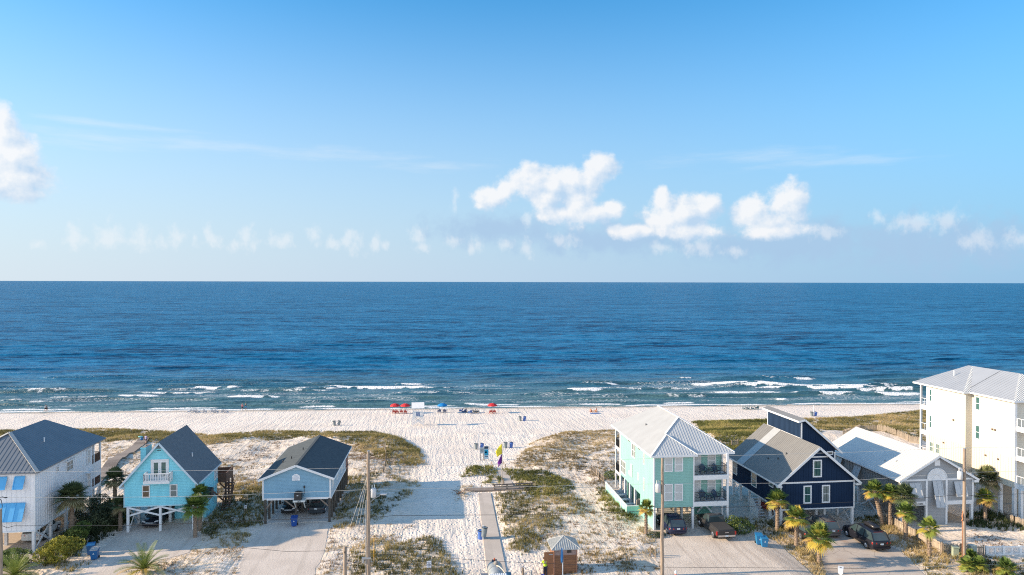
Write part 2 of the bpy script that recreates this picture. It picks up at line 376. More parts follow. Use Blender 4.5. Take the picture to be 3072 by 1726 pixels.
# ------------------------------------------------------------------ materials
def srgb(r, g, b):
    f = lambda c: (c / 255 / 12.92) if c / 255 <= .04045 else ((c / 255 + .055) / 1.055) ** 2.4
    return (f(r), f(g), f(b))
MATS = {}
def pm(name, col, col2=None, scale=3., rough=.6, bump=0., bscale=20., metal=0., spec=.5, stretch=(1, 1, 1), lap=0., detail=4, tone=None, coat=0.):
    """procedural surface: two colours mottled by noise, optional bump, horizontal lap boards or per-leaf tone"""
    if name in MATS: return MATS[name]
    m = bpy.data.materials.new(name); m.use_nodes = True; nt = m.node_tree; N = nt.nodes; L = nt.links
    b = N['Principled BSDF']; b.inputs['Roughness'].default_value = rough; b.inputs['Metallic'].default_value = metal
    b.inputs['Specular IOR Level'].default_value = spec; b.inputs['Coat Weight'].default_value = coat
    tc = N.new('ShaderNodeTexCoord'); mp = N.new('ShaderNodeMapping'); L.new(tc.outputs['Object'], mp.inputs[0]); mp.inputs['Scale'].default_value = stretch
    nz = N.new('ShaderNodeTexNoise'); nz.inputs['Scale'].default_value = scale; nz.inputs['Detail'].default_value = detail; L.new(mp.outputs[0], nz.inputs[0])
    if tone:
        a = N.new('ShaderNodeAttribute'); a.attribute_name = 'tone'
        rp = N.new('ShaderNodeValToRGB'); L.new(a.outputs['Fac'], rp.inputs[0])
        while len(rp.color_ramp.elements) < len(tone): rp.color_ramp.elements.new(.5)
        for e, (p, c) in zip(rp.color_ramp.elements, tone): e.position = p; e.color = (*c, 1)
        L.new(rp.outputs[0], b.inputs['Base Color'])
    else:
        c2 = col2 or tuple(c * .86 for c in col)
        mx = N.new('ShaderNodeMix'); mx.data_type = 'RGBA'; mx.inputs[6].default_value = (*col, 1); mx.inputs[7].default_value = (*c2, 1)
        mr = N.new('ShaderNodeMapRange'); mr.inputs[1].default_value = .35; mr.inputs[2].default_value = .68; L.new(nz.outputs[0], mr.inputs[0])
        L.new(mr.outputs[0], mx.inputs[0]); L.new(mx.outputs[2], b.inputs['Base Color'])
    if lap or bump:
        bp = N.new('ShaderNodeBump')
        if lap:
            sx = N.new('ShaderNodeSeparateXYZ'); L.new(tc.outputs['Object'], sx.inputs[0])
            d = N.new('ShaderNodeMath'); d.operation = 'DIVIDE'; L.new(sx.outputs[2], d.inputs[0]); d.inputs[1].default_value = lap
            fr = N.new('ShaderNodeMath'); fr.operation = 'FRACT'; L.new(d.outputs[0], fr.inputs[0])
            iv = N.new('ShaderNodeMath'); iv.operation = 'SUBTRACT'; iv.inputs[0].default_value = 1; L.new(fr.outputs[0], iv.inputs[1])
            L.new(iv.outputs[0], bp.inputs['Height']); bp.inputs['Distance'].default_value = .03; bp.inputs['Strength'].default_value = .7
        else:
            n2 = N.new('ShaderNodeTexNoise'); n2.inputs['Scale'].default_value = bscale; n2.inputs['Detail'].default_value = 4; L.new(mp.outputs[0], n2.inputs[0])
            L.new(n2.outputs[0], bp.inputs['Height']); bp.inputs['Distance'].default_value = bump; bp.inputs['Strength'].default_value = .8
        L.new(bp.outputs[0], b.inputs['Normal'])
    MATS[name] = m
    return m
WHITE = pm('white paint', (.74, .75, .76), (.66, .67, .68), rough=.55)
GREYWOOD = pm('weathered wood', (.26, .21, .17), (.15, .12, .10), scale=6, stretch=(6, 6, .6), rough=.85, bump=.01)
PILE = pm('dark treated piling', (.10, .085, .07), (.05, .045, .04), scale=5, stretch=(5, 5, .6), rough=.9, bump=.01)
DECKB = pm('brown deck wood', (.14, .075, .05), (.08, .045, .03), scale=5, rough=.8)
GLASS = pm('window glass', (.03, .05, .055), (.05, .07, .08), scale=.8, rough=.06, spec=.8)
BLIND = pm('glass with white blinds', (.5, .52, .52), (.42, .45, .45), rough=.25, stretch=(1, 1, 14), scale=4)
BLIND2 = pm('glass with grey blinds', (.22, .26, .26), (.10, .13, .13), rough=.15, stretch=(1, 1, 10), scale=3)
BLIND3 = pm('glass with tan blinds', (.16, .11, .07), (.10, .07, .05), rough=.2, stretch=(1, 1, 12), scale=3)
GREENG = pm('green tinted glass', (.05, .13, .12), (.03, .09, .09), rough=.08, spec=.8)
BLACK = pm('black metal', (.02, .02, .022), rough=.4)
RUBBER = pm('tyre rubber', (.022, .022, .023), rough=.85)
CHROME = pm('bright metal', (.6, .6, .62), rough=.2, metal=.9)
GALV = pm('galvanised metal', (.42, .44, .46), (.34, .36, .38), rough=.4, metal=.5)
RED = pm('red lens', (.45, .02, .015), rough=.2)
LENS = pm('headlamp lens', (.6, .62, .64), rough=.1)

def attr(N, name):
    a = N.new('ShaderNodeAttribute'); a.attribute_name = name; return a.outputs['Fac']
def new_mat(name):
    m = bpy.data.materials.new(name); m.use_nodes = True; return m, m.node_tree.nodes, m.node_tree.links, m.node_tree.nodes['Principled BSDF']
class NB:
    def __init__(s, m): s.nt = m.node_tree; s.N = s.nt.nodes; s.L = s.nt.links
    def _s(s, sock, x):
        if hasattr(x, 'is_output'): s.L.new(x, sock)
        elif isinstance(x, tuple) and len(x) == 3 and sock.type == 'RGBA': sock.default_value = (*x, 1)
        else: sock.default_value = x
    def math(s, op, a, b=0., c=0., clamp=False):
        n = s.N.new('ShaderNodeMath'); n.operation = op; n.use_clamp = clamp
        for i, x in enumerate((a, b, c)): s._s(n.inputs[i], x)
        return n.outputs[0]
    def mix(s, f, a, b):
        n = s.N.new('ShaderNodeMix'); n.data_type = 'RGBA'; s._s(n.inputs[0], f); s._s(n.inputs[6], a); s._s(n.inputs[7], b); return n.outputs[2]
    def rng(s, x, a, b, c=0., d=1.):
        n = s.N.new('ShaderNodeMapRange'); n.interpolation_type = 'SMOOTHSTEP'
        for i, q in enumerate((x, a, b, c, d)): s._s(n.inputs[i], q)
        return n.outputs[0]
    def pos(s, scale=(1, 1, 1), rot=(0, 0, 0)):
        g = s.N.new('ShaderNodeNewGeometry'); mp = s.N.new('ShaderNodeMapping'); s.L.new(g.outputs['Position'], mp.inputs[0]); mp.inputs['Scale'].default_value = scale; mp.inputs['Rotation'].default_value = rot
        return mp.outputs[0]
    def noise(s, v, scale, detail=4, rough=.5, dist=0.):
        n = s.N.new('ShaderNodeTexNoise'); s.L.new(v, n.inputs['Vector']); n.inputs['Scale'].default_value = scale; n.inputs['Detail'].default_value = detail; n.inputs['Roughness'].default_value = rough; n.inputs['Distortion'].default_value = dist
        return n.outputs[0]
    def voro(s, v, scale, rnd=1.):
        n = s.N.new('ShaderNodeTexVoronoi'); s.L.new(v, n.inputs['Vector']); n.inputs['Scale'].default_value = scale; n.inputs['Randomness'].default_value = rnd; return n.outputs['Distance']
    def bump(s, h, dist, strength=1., nrm=None):
        n = s.N.new('ShaderNodeBump'); s.L.new(h, n.inputs['Height']); n.inputs['Distance'].default_value = dist; n.inputs['Strength'].default_value = strength
        if nrm is not None: s.L.new(nrm, n.inputs['Normal'])
        return n.outputs[0]

# ------------------------------------------------------------------ ground
def grid_mesh(name, xs, ys, hfun, mat, attrs=None, mask=None, smooth=True):
    X, Y = np.meshgrid(xs, ys); nx, ny = len(xs), len(ys)
    Z = hfun(X.ravel(), Y.ravel())
    co = np.stack([X.ravel(), Y.ravel(), Z], 1)
    i = np.arange((nx - 1) * (ny - 1)); r = i // (nx - 1); c = i % (nx - 1); a = r * nx + c
    q = np.stack([a, a + 1, a + nx + 1, a + nx], 1)
    me = bpy.data.meshes.new(name); me.vertices.add(len(co)); me.vertices.foreach_set('co', co.ravel())
    me.loops.add(q.size); me.loops.foreach_set('vertex_index', q.ravel().astype(np.int32)); me.polygons.add(len(q))
    me.polygons.foreach_set('loop_start', np.arange(0, q.size, 4, dtype=np.int32)); me.polygons.foreach_set('loop_total', np.full(len(q), 4, np.int32))
    me.update(calc_edges=True)
    if smooth: me.polygons.foreach_set('use_smooth', np.ones(len(q), bool))
    for k, f in (attrs or {}).items():
        t = me.attributes.new(k, 'FLOAT', 'POINT'); t.data.foreach_set('value', f(co[:, 0], co[:, 1]).astype(np.float32))
    me.materials.append(mat); me.validate()
    o = bpy.data.objects.new(name, me); COL.objects.link(o); return o

sand, N, L, B = new_mat('dune sand'); nb = NB(sand)
p = nb.pos()
veg = attr(N, 'veg'); wet = attr(N, 'wet'); walk = attr(N, 'walk')
c = nb.mix(nb.rng(nb.noise(p, .12, 4), .35, .68), SAND_A, SAND_B)
c = nb.mix(nb.math('MULTIPLY', nb.rng(nb.noise(p, 2.2, 4), .5, .75), .35), c, SAND_C)
lit = nb.math('MULTIPLY', nb.rng(nb.noise(nb.pos((1, 1.6, 1)), 1.3, 7, .75), .40, .58), nb.math('MULTIPLY', veg, 1.0))
c = nb.mix(nb.math('MULTIPLY', lit, .85), c, nb.mix(nb.rng(nb.noise(p, .5, 3), .4, .6), LITTER_A, LITTER_B))
c = nb.mix(nb.math('MULTIPLY', nb.math('MULTIPLY', veg, nb.rng(nb.noise(p, .35, 4), .3, .6)), .55), c, (.50, .385, .27))
c = nb.mix(nb.math('MULTIPLY', wet, .6), c, (.30, .26, .21))
L.new(c, B.inputs['Base Color']); B.inputs['Roughness'].default_value = .95; B.inputs['Specular IOR Level'].default_value = .15
fp = nb.math('SUBTRACT', 1.0, nb.rng(nb.voro(nb.pos((1, .8, 1), (0, 0, .4)), 2.5), .05, .5))
fp2 = nb.noise(p, 2.3, 5, .62)
h = nb.math('ADD', nb.math('MULTIPLY', fp, nb.math('MULTIPLY', walk, -.085)), nb.math('ADD', nb.math('MULTIPLY', fp2, .15), nb.math('MULTIPLY', nb.noise(nb.pos((1.3, .10, 1), (0, 0, -.12)), 1., 3, .6), .22)))
L.new(nb.bump(h, 1.0, .8), B.inputs['Normal'])
def walkf(X, Y):
    s = Y + .05 * X
    return np.clip(np.maximum(ss((s - 126) / 6.), ss((sdist(X, Y, CORR) + 2) / 3.)), .25, 1)
def nonu(a, b, c, d, step, coarse):
    return np.concatenate([np.array(coarse[0]), np.arange(a, b + 1e-6, step), np.array(coarse[1])])
gx = nonu(-135, 152, 0, 0, .55, ([-6000, -2000, -700, -300, -180], [180, 300, 700, 2000, 6000]))
gy = nonu(52, 196, 0, 0, .55, ([-3000, -800, -200, -40, 10, 35, 46], [205, 225, 245, 400]))
ground = grid_mesh('ground', gx, gy, height, sand, {'veg': lambda X, Y: np.maximum(veg_field(X, Y), .34 * (1 - ss((Y + .05 * X - 122) / 8.)) * (1 - ss((sdist(X, Y, CORR) + 2) / 5.))), 'wet': lambda X, Y: ss((Y + .05 * X + 1.2 * fbm(X / 6, Y / 6, 5) - 168.8) / 2.5), 'walk': walkf})
tag(ground, kind='structure')

def drape(name, P, mat, dz, jit=.0, seg=1.2, kind='structure'):
    """a thin sheet laid on the flattened ground, with a slightly ragged edge"""
    r = random.Random(len(P) + int(P[0][0] * 10)); pts = []
    n = len(P)
    for i in range(n):
        a = P[i]; b = P[(i + 1) % n]; k = max(1, int(np.hypot(*(b - a)) / seg))
        for j in range(k):
            q = a + (b - a) * j / k; pts.append((q[0] + r.uniform(-jit, jit), q[1] + r.uniform(-jit, jit)))
    bm = bmesh.new(); vs = [bm.verts.new((x, y, 0)) for x, y in pts]; f = bm.faces.new(vs)
    bmesh.ops.triangulate(bm, faces=[f])
    for _ in range(4): bmesh.ops.subdivide_edges(bm, edges=[e for e in bm.edges if e.calc_length() > .9], cuts=1, use_grid_fill=False); bmesh.ops.triangulate(bm, faces=bm.faces[:])
    co = np.array([v.co[:2] for v in bm.verts]); zz = height(co[:, 0], co[:, 1])
    for v, z in zip(bm.verts, zz): v.co.z = z + dz
    bmesh.ops.recalc_face_normals(bm, faces=bm.faces)
    if sum(f.normal.z for f in bm.faces) < 0: bmesh.ops.reverse_faces(bm, faces=bm.faces)
    me = bpy.data.meshes.new(name); bm.to_mesh(me); bm.free(); me.materials.append(mat)
    o = bpy.data.objects.new(name, me); COL.objects.link(o); return tag(o, kind=kind)
def ground_mat(name, a, b, c3, scale=.5, bump=.03, bs=9., cracks=False):
    m, N, L, B = new_mat(name); nb = NB(m); p = nb.pos()
    c = nb.mix(nb.rng(nb.noise(p, scale, 5), .35, .65), a, b)
    c = nb.mix(nb.math('MULTIPLY', nb.rng(nb.noise(p, bs * .7, 3, .7), .55, .7), .55), c, c3)
    c = nb.mix(nb.math('MULTIPLY', nb.rng(nb.noise(nb.pos((1.0, .07, 1), (0, 0, .12)), 1., 4, .6), .5, .66), .45), c, c3)
    if cracks:
        n = N.new('ShaderNodeTexVoronoi'); n.feature = 'DISTANCE_TO_EDGE'; n.inputs['Scale'].default_value = .28
        g = nb.pos(); ad = N.new('ShaderNodeVectorMath'); ad.operation = 'ADD'; L.new(g, ad.inputs[0]); nn = N.new('ShaderNodeTexNoise'); nn.inputs['Scale'].default_value = .6; L.new(g, nn.inputs[0]); L.new(nn.outputs['Color'], ad.inputs[1]); L.new(ad.outputs[0], n.inputs['Vector'])
        c = nb.mix(nb.rng(n.outputs[0], .004, .012, .4, 0.), c, (.16, .13, .11))
        c = nb.mix(nb.math('MULTIPLY', nb.rng(nb.noise(p, .35, 3), .60, .75), .35), c, (.36, .17, .08))
    L.new(c, B.inputs['Base Color']); B.inputs['Roughness'].default_value = .9; B.inputs['Specular IOR Level'].default_value = .2
    L.new(nb.bump(nb.noise(p, bs, 4, .7), bump, 1.), B.inputs['Normal']); return m
GRAVEL = ground_mat('shell gravel', (.62, .535, .46), (.55, .47, .40), (.36, .29, .24), .4, .05, 7.)
CONC = ground_mat('concrete', (.50, .43, .37), (.44, .375, .325), (.38, .32, .28), .4, .006, 12., True)
PACK = ground_mat('packed sand', (.62, .54, .475), (.55, .475, .415), (.42, .36, .31), .3, .03, 5.)
PATHC = ground_mat('path concrete', (.52, .45, .395), (.46, .40, .35), (.40, .345, .30), .5, .006, 10.)
drape('driveway', DR_BLUE, PACK, .02, .18)
drape('driveway', DR_MINT, GRAVEL, .045, .15)
drape('driveway', DR_NAVY, CONC, .03, .0)
drape('driveway', DR_TURQ, PACK, .02, .25)
drape('driveway', DR_WHITE, CONC, .02, .0)
def strip(name, a, b, wa, wb, mat, dz=.05, n=24, th=.1):
    a = Vector(a[:2]); b = Vector(b[:2]); d = (b - a).normalized(); s = Vector((d.y, -d.x)); m = MB(); vs = []
    for i in range(n + 1):
        t = i / n; c = a.lerp(b, t); w = wa + (wb - wa) * t; z = float(base_h(c.x, c.y)) + dz
        for q, dzz in ((-1, 0), (1, 0), (1, -th - .15), (-1, -th - .15)): vs.append((c.x + s.x * q * w / 2, c.y + s.y * q * w / 2, z + dzz))
    fs = [(0, 1, 2, 3), (n * 4 + 3, n * 4 + 2, n * 4 + 1, n * 4)]
    for i in range(n):
        for k in range(4): fs.append((i * 4 + k, i * 4 + (k + 1) % 4, i * 4 + 4 + (k + 1) % 4, i * 4 + 4 + k))
    m.add(vs, fs); return tag(m.build(name, mat), kind='structure')
PW = 1.85
strip('path', PATHW[0], PATHW[1], PW, PW * .85, PATHC)
strip('path', at0(1522, 1461), at0(1508, 1412), 1.6, 1.3, PATHC, dz=.12)

# ------------------------------------------------------------------ sea
SEA = -4.0
BRK = [  # breaking crests: x px from, to, y px, strength of foam, wave height
 (594, 706, 1164, 1., .75), (990, 1260, 1161, 1., .75), (1190, 1260, 1150, .7, .5), (690, 825, 1189, .9, .55), (350, 462, 1186, .9, .5), (60, 195, 1173, .6, .5), (0, 60, 1201, .6, .4), (30, 150, 1203, .6, .4),
 (1755, 1842, 1151, 1., .75), (2060, 2330, 1153, .9, .8), (2300, 2640, 1161, 1., .8), (1705, 1800, 1171, .8, .5), (2140, 2330, 1176, .7, .5), (2265, 2430, 1134, .7, .5), (2330, 2362, 1196, .9, .5), (2380, 2560, 1180, .7, .5), (2620, 2760, 1180, .9, .6), (2040, 2075, 1131, .6, .5), (1310, 1480, 1168, .35, .4),
 (2240, 2650, 1157, .8, .7), (1745, 2070, 1164, .55, .6), (2500, 2770, 1168, .7, .6), (430, 640, 1176, .6, .45), (700, 990, 1170, .5, .5), (470, 600, 1165, .5, .6), (880, 1010, 1163, .6, .6), (1260, 1360, 1163, .5, .5), (150, 330, 1191, .5, .4), (900, 1180, 1192, .45, .4), (1560, 1760, 1180, .45, .4), (1180, 1420, 1178, .5, .4), (1400, 1475, 1210, .8, .35), (1290, 1390, 1219, .9, .35), (2000, 2110, 1186, .5, .4)]
SW = [(176.5, .30), (182, .38), (188, .42), (195, .5), (203, .55), (212, .6), (221, .55), (232, .5), (244, .5), (257, .5), (272, .45), (288, .45), (306, .45), (326, .4), (348, .4), (372, .4), (400, .4), (432, .4), (470, .4), (512, .4), (560, .4)]
def brk_w():
    out = []
    for x0, x1, y, f, hgt in BRK:
        a = G(x0, y + 2, SEA + .2); b = G(x1, y + 2, SEA + .2); out.append((a[0], b[0], a[1] + .05 * a[0], b[1] + .05 * b[0], f, hgt))
    return out
BW = brk_w()
def ridge(d, front, back):
    """profile across a crest: steep on the shore side (d<0), gentle seaward"""
    return np.where(d < 0, np.exp(-(d / front) ** 2), np.exp(-(d / back) ** 2))
def sea_parts(X, Y):
    s = Y + .05 * X
    z = np.zeros(X.shape); foam = np.zeros(X.shape)
    for i, (s0, a) in enumerate(SW):
        sc_ = 1 + (s0 - 176) / 200.
        y0 = s0 + 2.2 * sc_ * (vnoise(X / (26 * sc_), np.full(X.shape, i * 7.3), 5) - .5) * 2 + .7 * (vnoise(X / 7., np.full(X.shape, i * 3.1), 9) - .5)
        am = a * (1 - ss((Y - 330) / 270.)) * ss((vnoise(X / (21 * sc_), np.full(X.shape, i * 5.7), 31) - .30) / .4)
        z += am * (1.5 if s0 < 235 else 1.15) * ridge(s - y0, .85 * sc_, 3.2 * sc_)
    for j, (x0, x1, sa, sb, f, hgt) in enumerate(BW):
        t = (X - x0) / (x1 - x0); e = ss((t + .30) / .5) * ss((1.35 - t) / .55)
        y0 = sa + (sb - sa) * t + .5 * (vnoise(X / 4., np.full(X.shape, j * 2.7), 3) - .5) + 2.0 * (t - .5) ** 2
        d = s - y0
        z += e * hgt * .8 * ridge(d, .6, 2.2)
        fr = .2 + 2.3 * fbm(X / 1.7, Y / 1.7, 77 + j) * ss((vnoise(X / 3.1, X * 0 + j, 13) - .12) / .35)
        band = ss((d + fr) / .5) * ss((.35 - d) / .4)
        trail = .62 * np.exp(-np.maximum(d, 0) / 3.2) * (d > 0)
        foam = np.maximum(foam, np.minimum(e * 1.25, 1) * f * np.maximum(band, trail * .8))
    sh = 173.2 + 1.3 * (fbm(X / 9., X * 0 + 3, 41, 3) - .5) * 2
    edge = np.exp(-((s - sh) / .8) ** 2) * (.5 + .75 * ss((vnoise(X / 11., X * 0, 61) - .35) / .3))
    edge2 = np.exp(-((s - sh - 2.4) / 1.1) ** 2) * .8 * ss((vnoise(X / 9., X * 0 + 7, 67) - .5) / .25)
    foam = np.maximum(foam, np.maximum(edge, edge2))
    # loose streaks of old foam between the bars
    st = ss((fbm(X / 16., Y / 3.0, 91) - .50) / .14) * ss((s - 174) / 5.) * (1 - ss((s - 212) / 14.)) * .40
    foam = np.maximum(foam, st)
    ch = (fbm(X / 5.5, Y / 2.0, 51, 3) - .5) * .30 + (fbm(X / 1.8, Y / .8, 57, 2) - .5) * .10
    z = z * ss((s - 173.5) / 6.) + ch * np.clip(.3 + (s - 172) / 22., 0.05, 1.)
    return SEA + z, np.clip(foam, 0, 1)
sea, N, L, B = new_mat('sea water'); nb = NB(sea)
foam = attr(N, 'foam'); shal = attr(N, 'shal')
geo = nb.pos()
big = nb.noise(nb.pos((.006, .02, 1)), 1., 4)
deep = nb.mix(nb.rng(big, .35, .65), SEA_D1, SEA_D2)
stk = nb.noise(nb.pos((.075, .20, 1)), 1., 5, .7); stk2 = nb.noise(nb.pos((.010, .038, 1), (0, 0, .03)), 1., 7, .8)
sk = nb.math('ADD', nb.math('MULTIPLY', stk, .5), nb.math('MULTIPLY', stk2, .5))
deep = nb.mix(nb.math('MULTIPLY', nb.rng(sk, .50, .57), .95), deep, (.001, .036, .10))
deep = nb.mix(nb.math('MULTIPLY', nb.rng(sk, .50, .43), .7), deep, (.035, .215, .41))  # ripple shading in colour: dark troughs above, pale sky reflection on crests
wc = nb.mix(shal, deep, nb.mix(nb.rng(nb.noise(nb.pos((.05, .2, 1)), 1., 3), .4, .6), SEA_S1, SEA_S2))
L.new(wc, B.inputs['Base Color'])
B.inputs['Roughness'].default_value = .28; B.inputs['IOR'].default_value = 1.33; L.new(nb.math('MULTIPLY_ADD', shal, .42, SEA_SPEC), B.inputs['Specular IOR Level'])
h1 = nb.noise(nb.pos((.22, .6, 1)), 1., 6, .6); h2 = nb.noise(nb.pos((.9, 2.2, 1)), 1., 4, .6); h3 = nb.noise(nb.pos((.035, .11, 1)), 1., 5, .6)
hh = nb.math('ADD', nb.math('MULTIPLY', h1, 1.1), nb.math('ADD', nb.math('MULTIPLY', h2, .30), nb.math('MULTIPLY', h3, 4.5)))
nrm = nb.bump(hh, 1.0, .85)
L.new(nrm, B.inputs['Normal'])
fm = nb.math('ADD', foam, nb.math('MULTIPLY', nb.math('SUBTRACT', nb.noise(nb.pos((1., 1.7, 1)), 1.3, 6, .72), .5), 1.5))
ff = nb.math('MULTIPLY', nb.rng(fm, .34, .74), nb.rng(foam, .02, .12))
fb = N.new('ShaderNodeBsdfDiffuse'); fb.inputs[0].default_value = (.78, .78, .78, 1); L.new(nb.bump(nb.noise(geo, 3., 4), .25), fb.inputs['Normal'])
mxs = N.new('ShaderNodeMixShader'); L.new(ff, mxs.inputs[0]); L.new(B.outputs[0], mxs.inputs[1]); L.new(fb.outputs[0], mxs.inputs[2])
L.new(mxs.outputs[0], N['Material Output'].inputs[0])
sx = np.concatenate([[-90000, -20000, -5000, -2000, -1000, -600, -420, -320, -260, -220], np.arange(-190, 212, .75), [230, 270, 330, 430, 620, 1000, 2000, 5000, 20000, 90000]])
sy = np.concatenate([np.arange(164, 262, .32), 262 * 1.006 ** np.arange(1, 140), [640, 700, 800, 1000, 1400, 2200, 4000, 9000, 25000, 150000]])
def sea_h(X, Y):
    z, f = sea_parts(X, Y); far = (np.abs(X - 10) > 215) | (Y > 620)
    return np.where(far, SEA, z)
def sea_f(X, Y):
    z, f = sea_parts(X, Y); return np.where((Y > 260) | (np.abs(X - 10) > 215), 0, f)
o = grid_mesh('sea', sx, sy, sea_h, sea, {'foam': sea_f, 'shal': lambda X, Y: np.clip(1 - ss((Y + .05 * X - 172) / 105.), 0, 1) ** 1.3})
tag(o, kind='structure')

# ------------------------------------------------------------------ grasses
def in_house(X, Y):
    m = np.zeros(X.shape, bool)
    for cx, cy, hw, hd in HOUSE_BOX: m |= (np.abs(X - cx) < hw) & (np.abs(Y - cy) < hd)
    for P in FLAT: m |= sdist(X, Y, P) > -.15
    (ax, ay), (bx, by) = PATHW
    t = np.clip(((X - ax) * (bx - ax) + (Y - ay) * (by - ay)) / ((bx - ax) ** 2 + (by - ay) ** 2), 0, 1)
    m |= np.hypot(X - ax - t * (bx - ax), Y - ay - t * (by - ay)) < 1.15
    return m
def scatter(kinds, per_m2, seed, thr):
    r = np.random.default_rng(seed); out = []
    for P, d, k in VEGW:
        if k not in kinds: continue
        x0, y0 = P.min(0) - 1; x1, y1 = P.max(0) + 1
        n = int((x1 - x0) * (y1 - y0) * per_m2 * (.35 + .65 * d)); 
        X = r.uniform(x0, x1, n); Y = r.uniform(y0, y1, n)
        sd = sdist(X, Y, P); cl = fbm(X / 2.6, Y / 1.9, seed) + .5 * (fbm(X / .8, Y / .8, seed + 5, 2) - .5)
        keep = (sd > -.9 * r.random(n)) & (cl > (thr + (1 - d) * .27)) & ~in_house(X, Y)
        out.append(np.stack([X[keep], Y[keep], cl[keep]], 1))
    return np.concatenate(out) if out else np.zeros((0, 3))
def blades(name, pts, mat, nb_, h0, h1, spread, w, seed, lean=.25, tspread=.3):
    r = np.random.default_rng(seed); n = len(pts); 
    if n == 0: return
    X, Y = pts[:, 0], pts[:, 1]; Z = height(X, Y); T = np.clip(.5 + (fbm(X / 5., Y / 4., seed + 9) - .5) * 2.2 + r.normal(0, .12, n), 0, 1)
    H = r.uniform(h0, h1, n)
    V = []; TT = []
    for k in range(nb_):
        a = r.uniform(0, 2 * PI, n); rad = r.uniform(0, spread, n); bx = X + np.cos(a) * rad * .6; by = Y + np.sin(a) * rad * .6
        hh = H * r.uniform(.6, 1.1, n); tx = bx + np.cos(a) * rad + hh * lean * r.normal(0, .7, n) + hh * .12; ty = by + np.sin(a) * rad + hh * lean * r.normal(0, .7, n)
        wa = r.uniform(0, PI, n); dx, dy = np.cos(wa) * w, np.sin(wa) * w
        mx, my = bx * .45 + tx * .55 - (tx - bx) * .18, by * .45 + ty * .55 - (ty - by) * .18
        q = np.stack([np.stack([bx - dx, by - dy, Z - .05], 1), np.stack([bx + dx, by + dy, Z - .05], 1), np.stack([mx + dx * .8, my + dy * .8, Z + hh * .62], 1), np.stack([mx - dx * .8, my - dy * .8, Z + hh * .62], 1), np.stack([tx, ty, Z + hh], 1)], 1)
        V.append(q); TT.append(np.repeat(np.clip(T + r.normal(0, tspread * .4, n), 0, 1)[:, None], 5, 1))
    V = np.concatenate(V); TT = np.concatenate(TT); m = len(V)
    co = V.reshape(-1, 3); b = np.arange(m) * 5
    loops = np.stack([b, b + 1, b + 2, b + 3, b + 3, b + 2, b + 4], 1).ravel()
    st = np.stack([np.arange(m) * 7, np.arange(m) * 7 + 4], 1).ravel(); tot = np.tile([4, 3], m)
    me = bpy.data.meshes.new(name); me.vertices.add(len(co)); me.vertices.foreach_set('co', co.ravel())
    me.loops.add(len(loops)); me.loops.foreach_set('vertex_index', loops.astype(np.int32)); me.polygons.add(2 * m)
    me.polygons.foreach_set('loop_start', st.astype(np.int32)); me.polygons.foreach_set('loop_total', tot.astype(np.int32)); me.update(calc_edges=True)
    t = me.attributes.new('tone', 'FLOAT', 'POINT'); t.data.foreach_set('value', TT.ravel().astype(np.float32))
    me.materials.append(mat); me.validate(); o = bpy.data.objects.new(name, me); COL.objects.link(o)
    return o
def leafmat(name, tone, rough=.7, trans=.38):
    m = pm(name, (.1, .1, .1), rough=rough, tone=tone, spec=.25)
    b = m.node_tree.nodes['Principled BSDF']; nt = m.node_tree
    tr = nt.nodes.new('ShaderNodeBsdfTranslucent'); src = b.inputs['Base Color'].links[0].from_socket; nt.links.new(src, tr.inputs[0])
    mx = nt.nodes.new('ShaderNodeMixShader'); mx.inputs[0].default_value = trans; nt.links.new(b.outputs[0], mx.inputs[1]); nt.links.new(tr.outputs[0], mx.inputs[2])
    nt.links.new(mx.outputs[0], nt.nodes['Material Output'].inputs[0]); return m
G_OLIVE = leafmat('sea oats', [(0, (.09, .085, .032)), (.35, (.20, .18, .065)), (.6, (.32, .26, .11)), (1, (.48, .37, .20))])
G_GREEN = leafmat('green ground cover', [(0, (.07, .08, .025)), (.5, (.20, .20, .06)), (.8, (.30, .27, .085)), (1, (.42, .34, .14))])
G_TAN = leafmat('dry dune grass', [(0, (.16, .12, .055)), (.5, (.30, .23, .11)), (1, (.46, .36, .20))])
G_DRY = leafmat('dry brush', [(0, (.16, .10, .065)), (.5, (.29, .21, .13)), (.8, (.34, .27, .14)), (1, (.44, .35, .23))])
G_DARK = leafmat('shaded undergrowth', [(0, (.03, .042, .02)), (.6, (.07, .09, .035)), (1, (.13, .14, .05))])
for args, lab in (((('dune_grass', scatter(('olive',), 11.0, 21, .29), G_OLIVE, 8, .15, .5, .3, .022, 1)), 'olive dune grass and sea oats over the sandy yards and dunes'),
                  ((('ground_cover', scatter(('green',), 12.0, 22, .20), G_GREEN, 8, .15, .5, .32, .03, 2)), 'bright green ground cover on the dunes behind the houses'),
                  ((('dry_grass', scatter(('tan',), 10.0, 23, .30), G_TAN, 7, .1, .36, .28, .022, 3)), 'tan dry grass tussocks on the right hand dune'),
                  ((('dry_brush', scatter(('dry',), 10.0, 24, .29), G_DRY, 6, .06, .26, .28, .022, 4, .5)), 'low brown dry brush scattered over pale sand'),
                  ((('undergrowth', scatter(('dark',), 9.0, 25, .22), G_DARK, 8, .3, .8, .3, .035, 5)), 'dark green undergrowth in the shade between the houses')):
    o = blades(*args)
    if o: tag(o, lab, 'grass', kind='stuff')

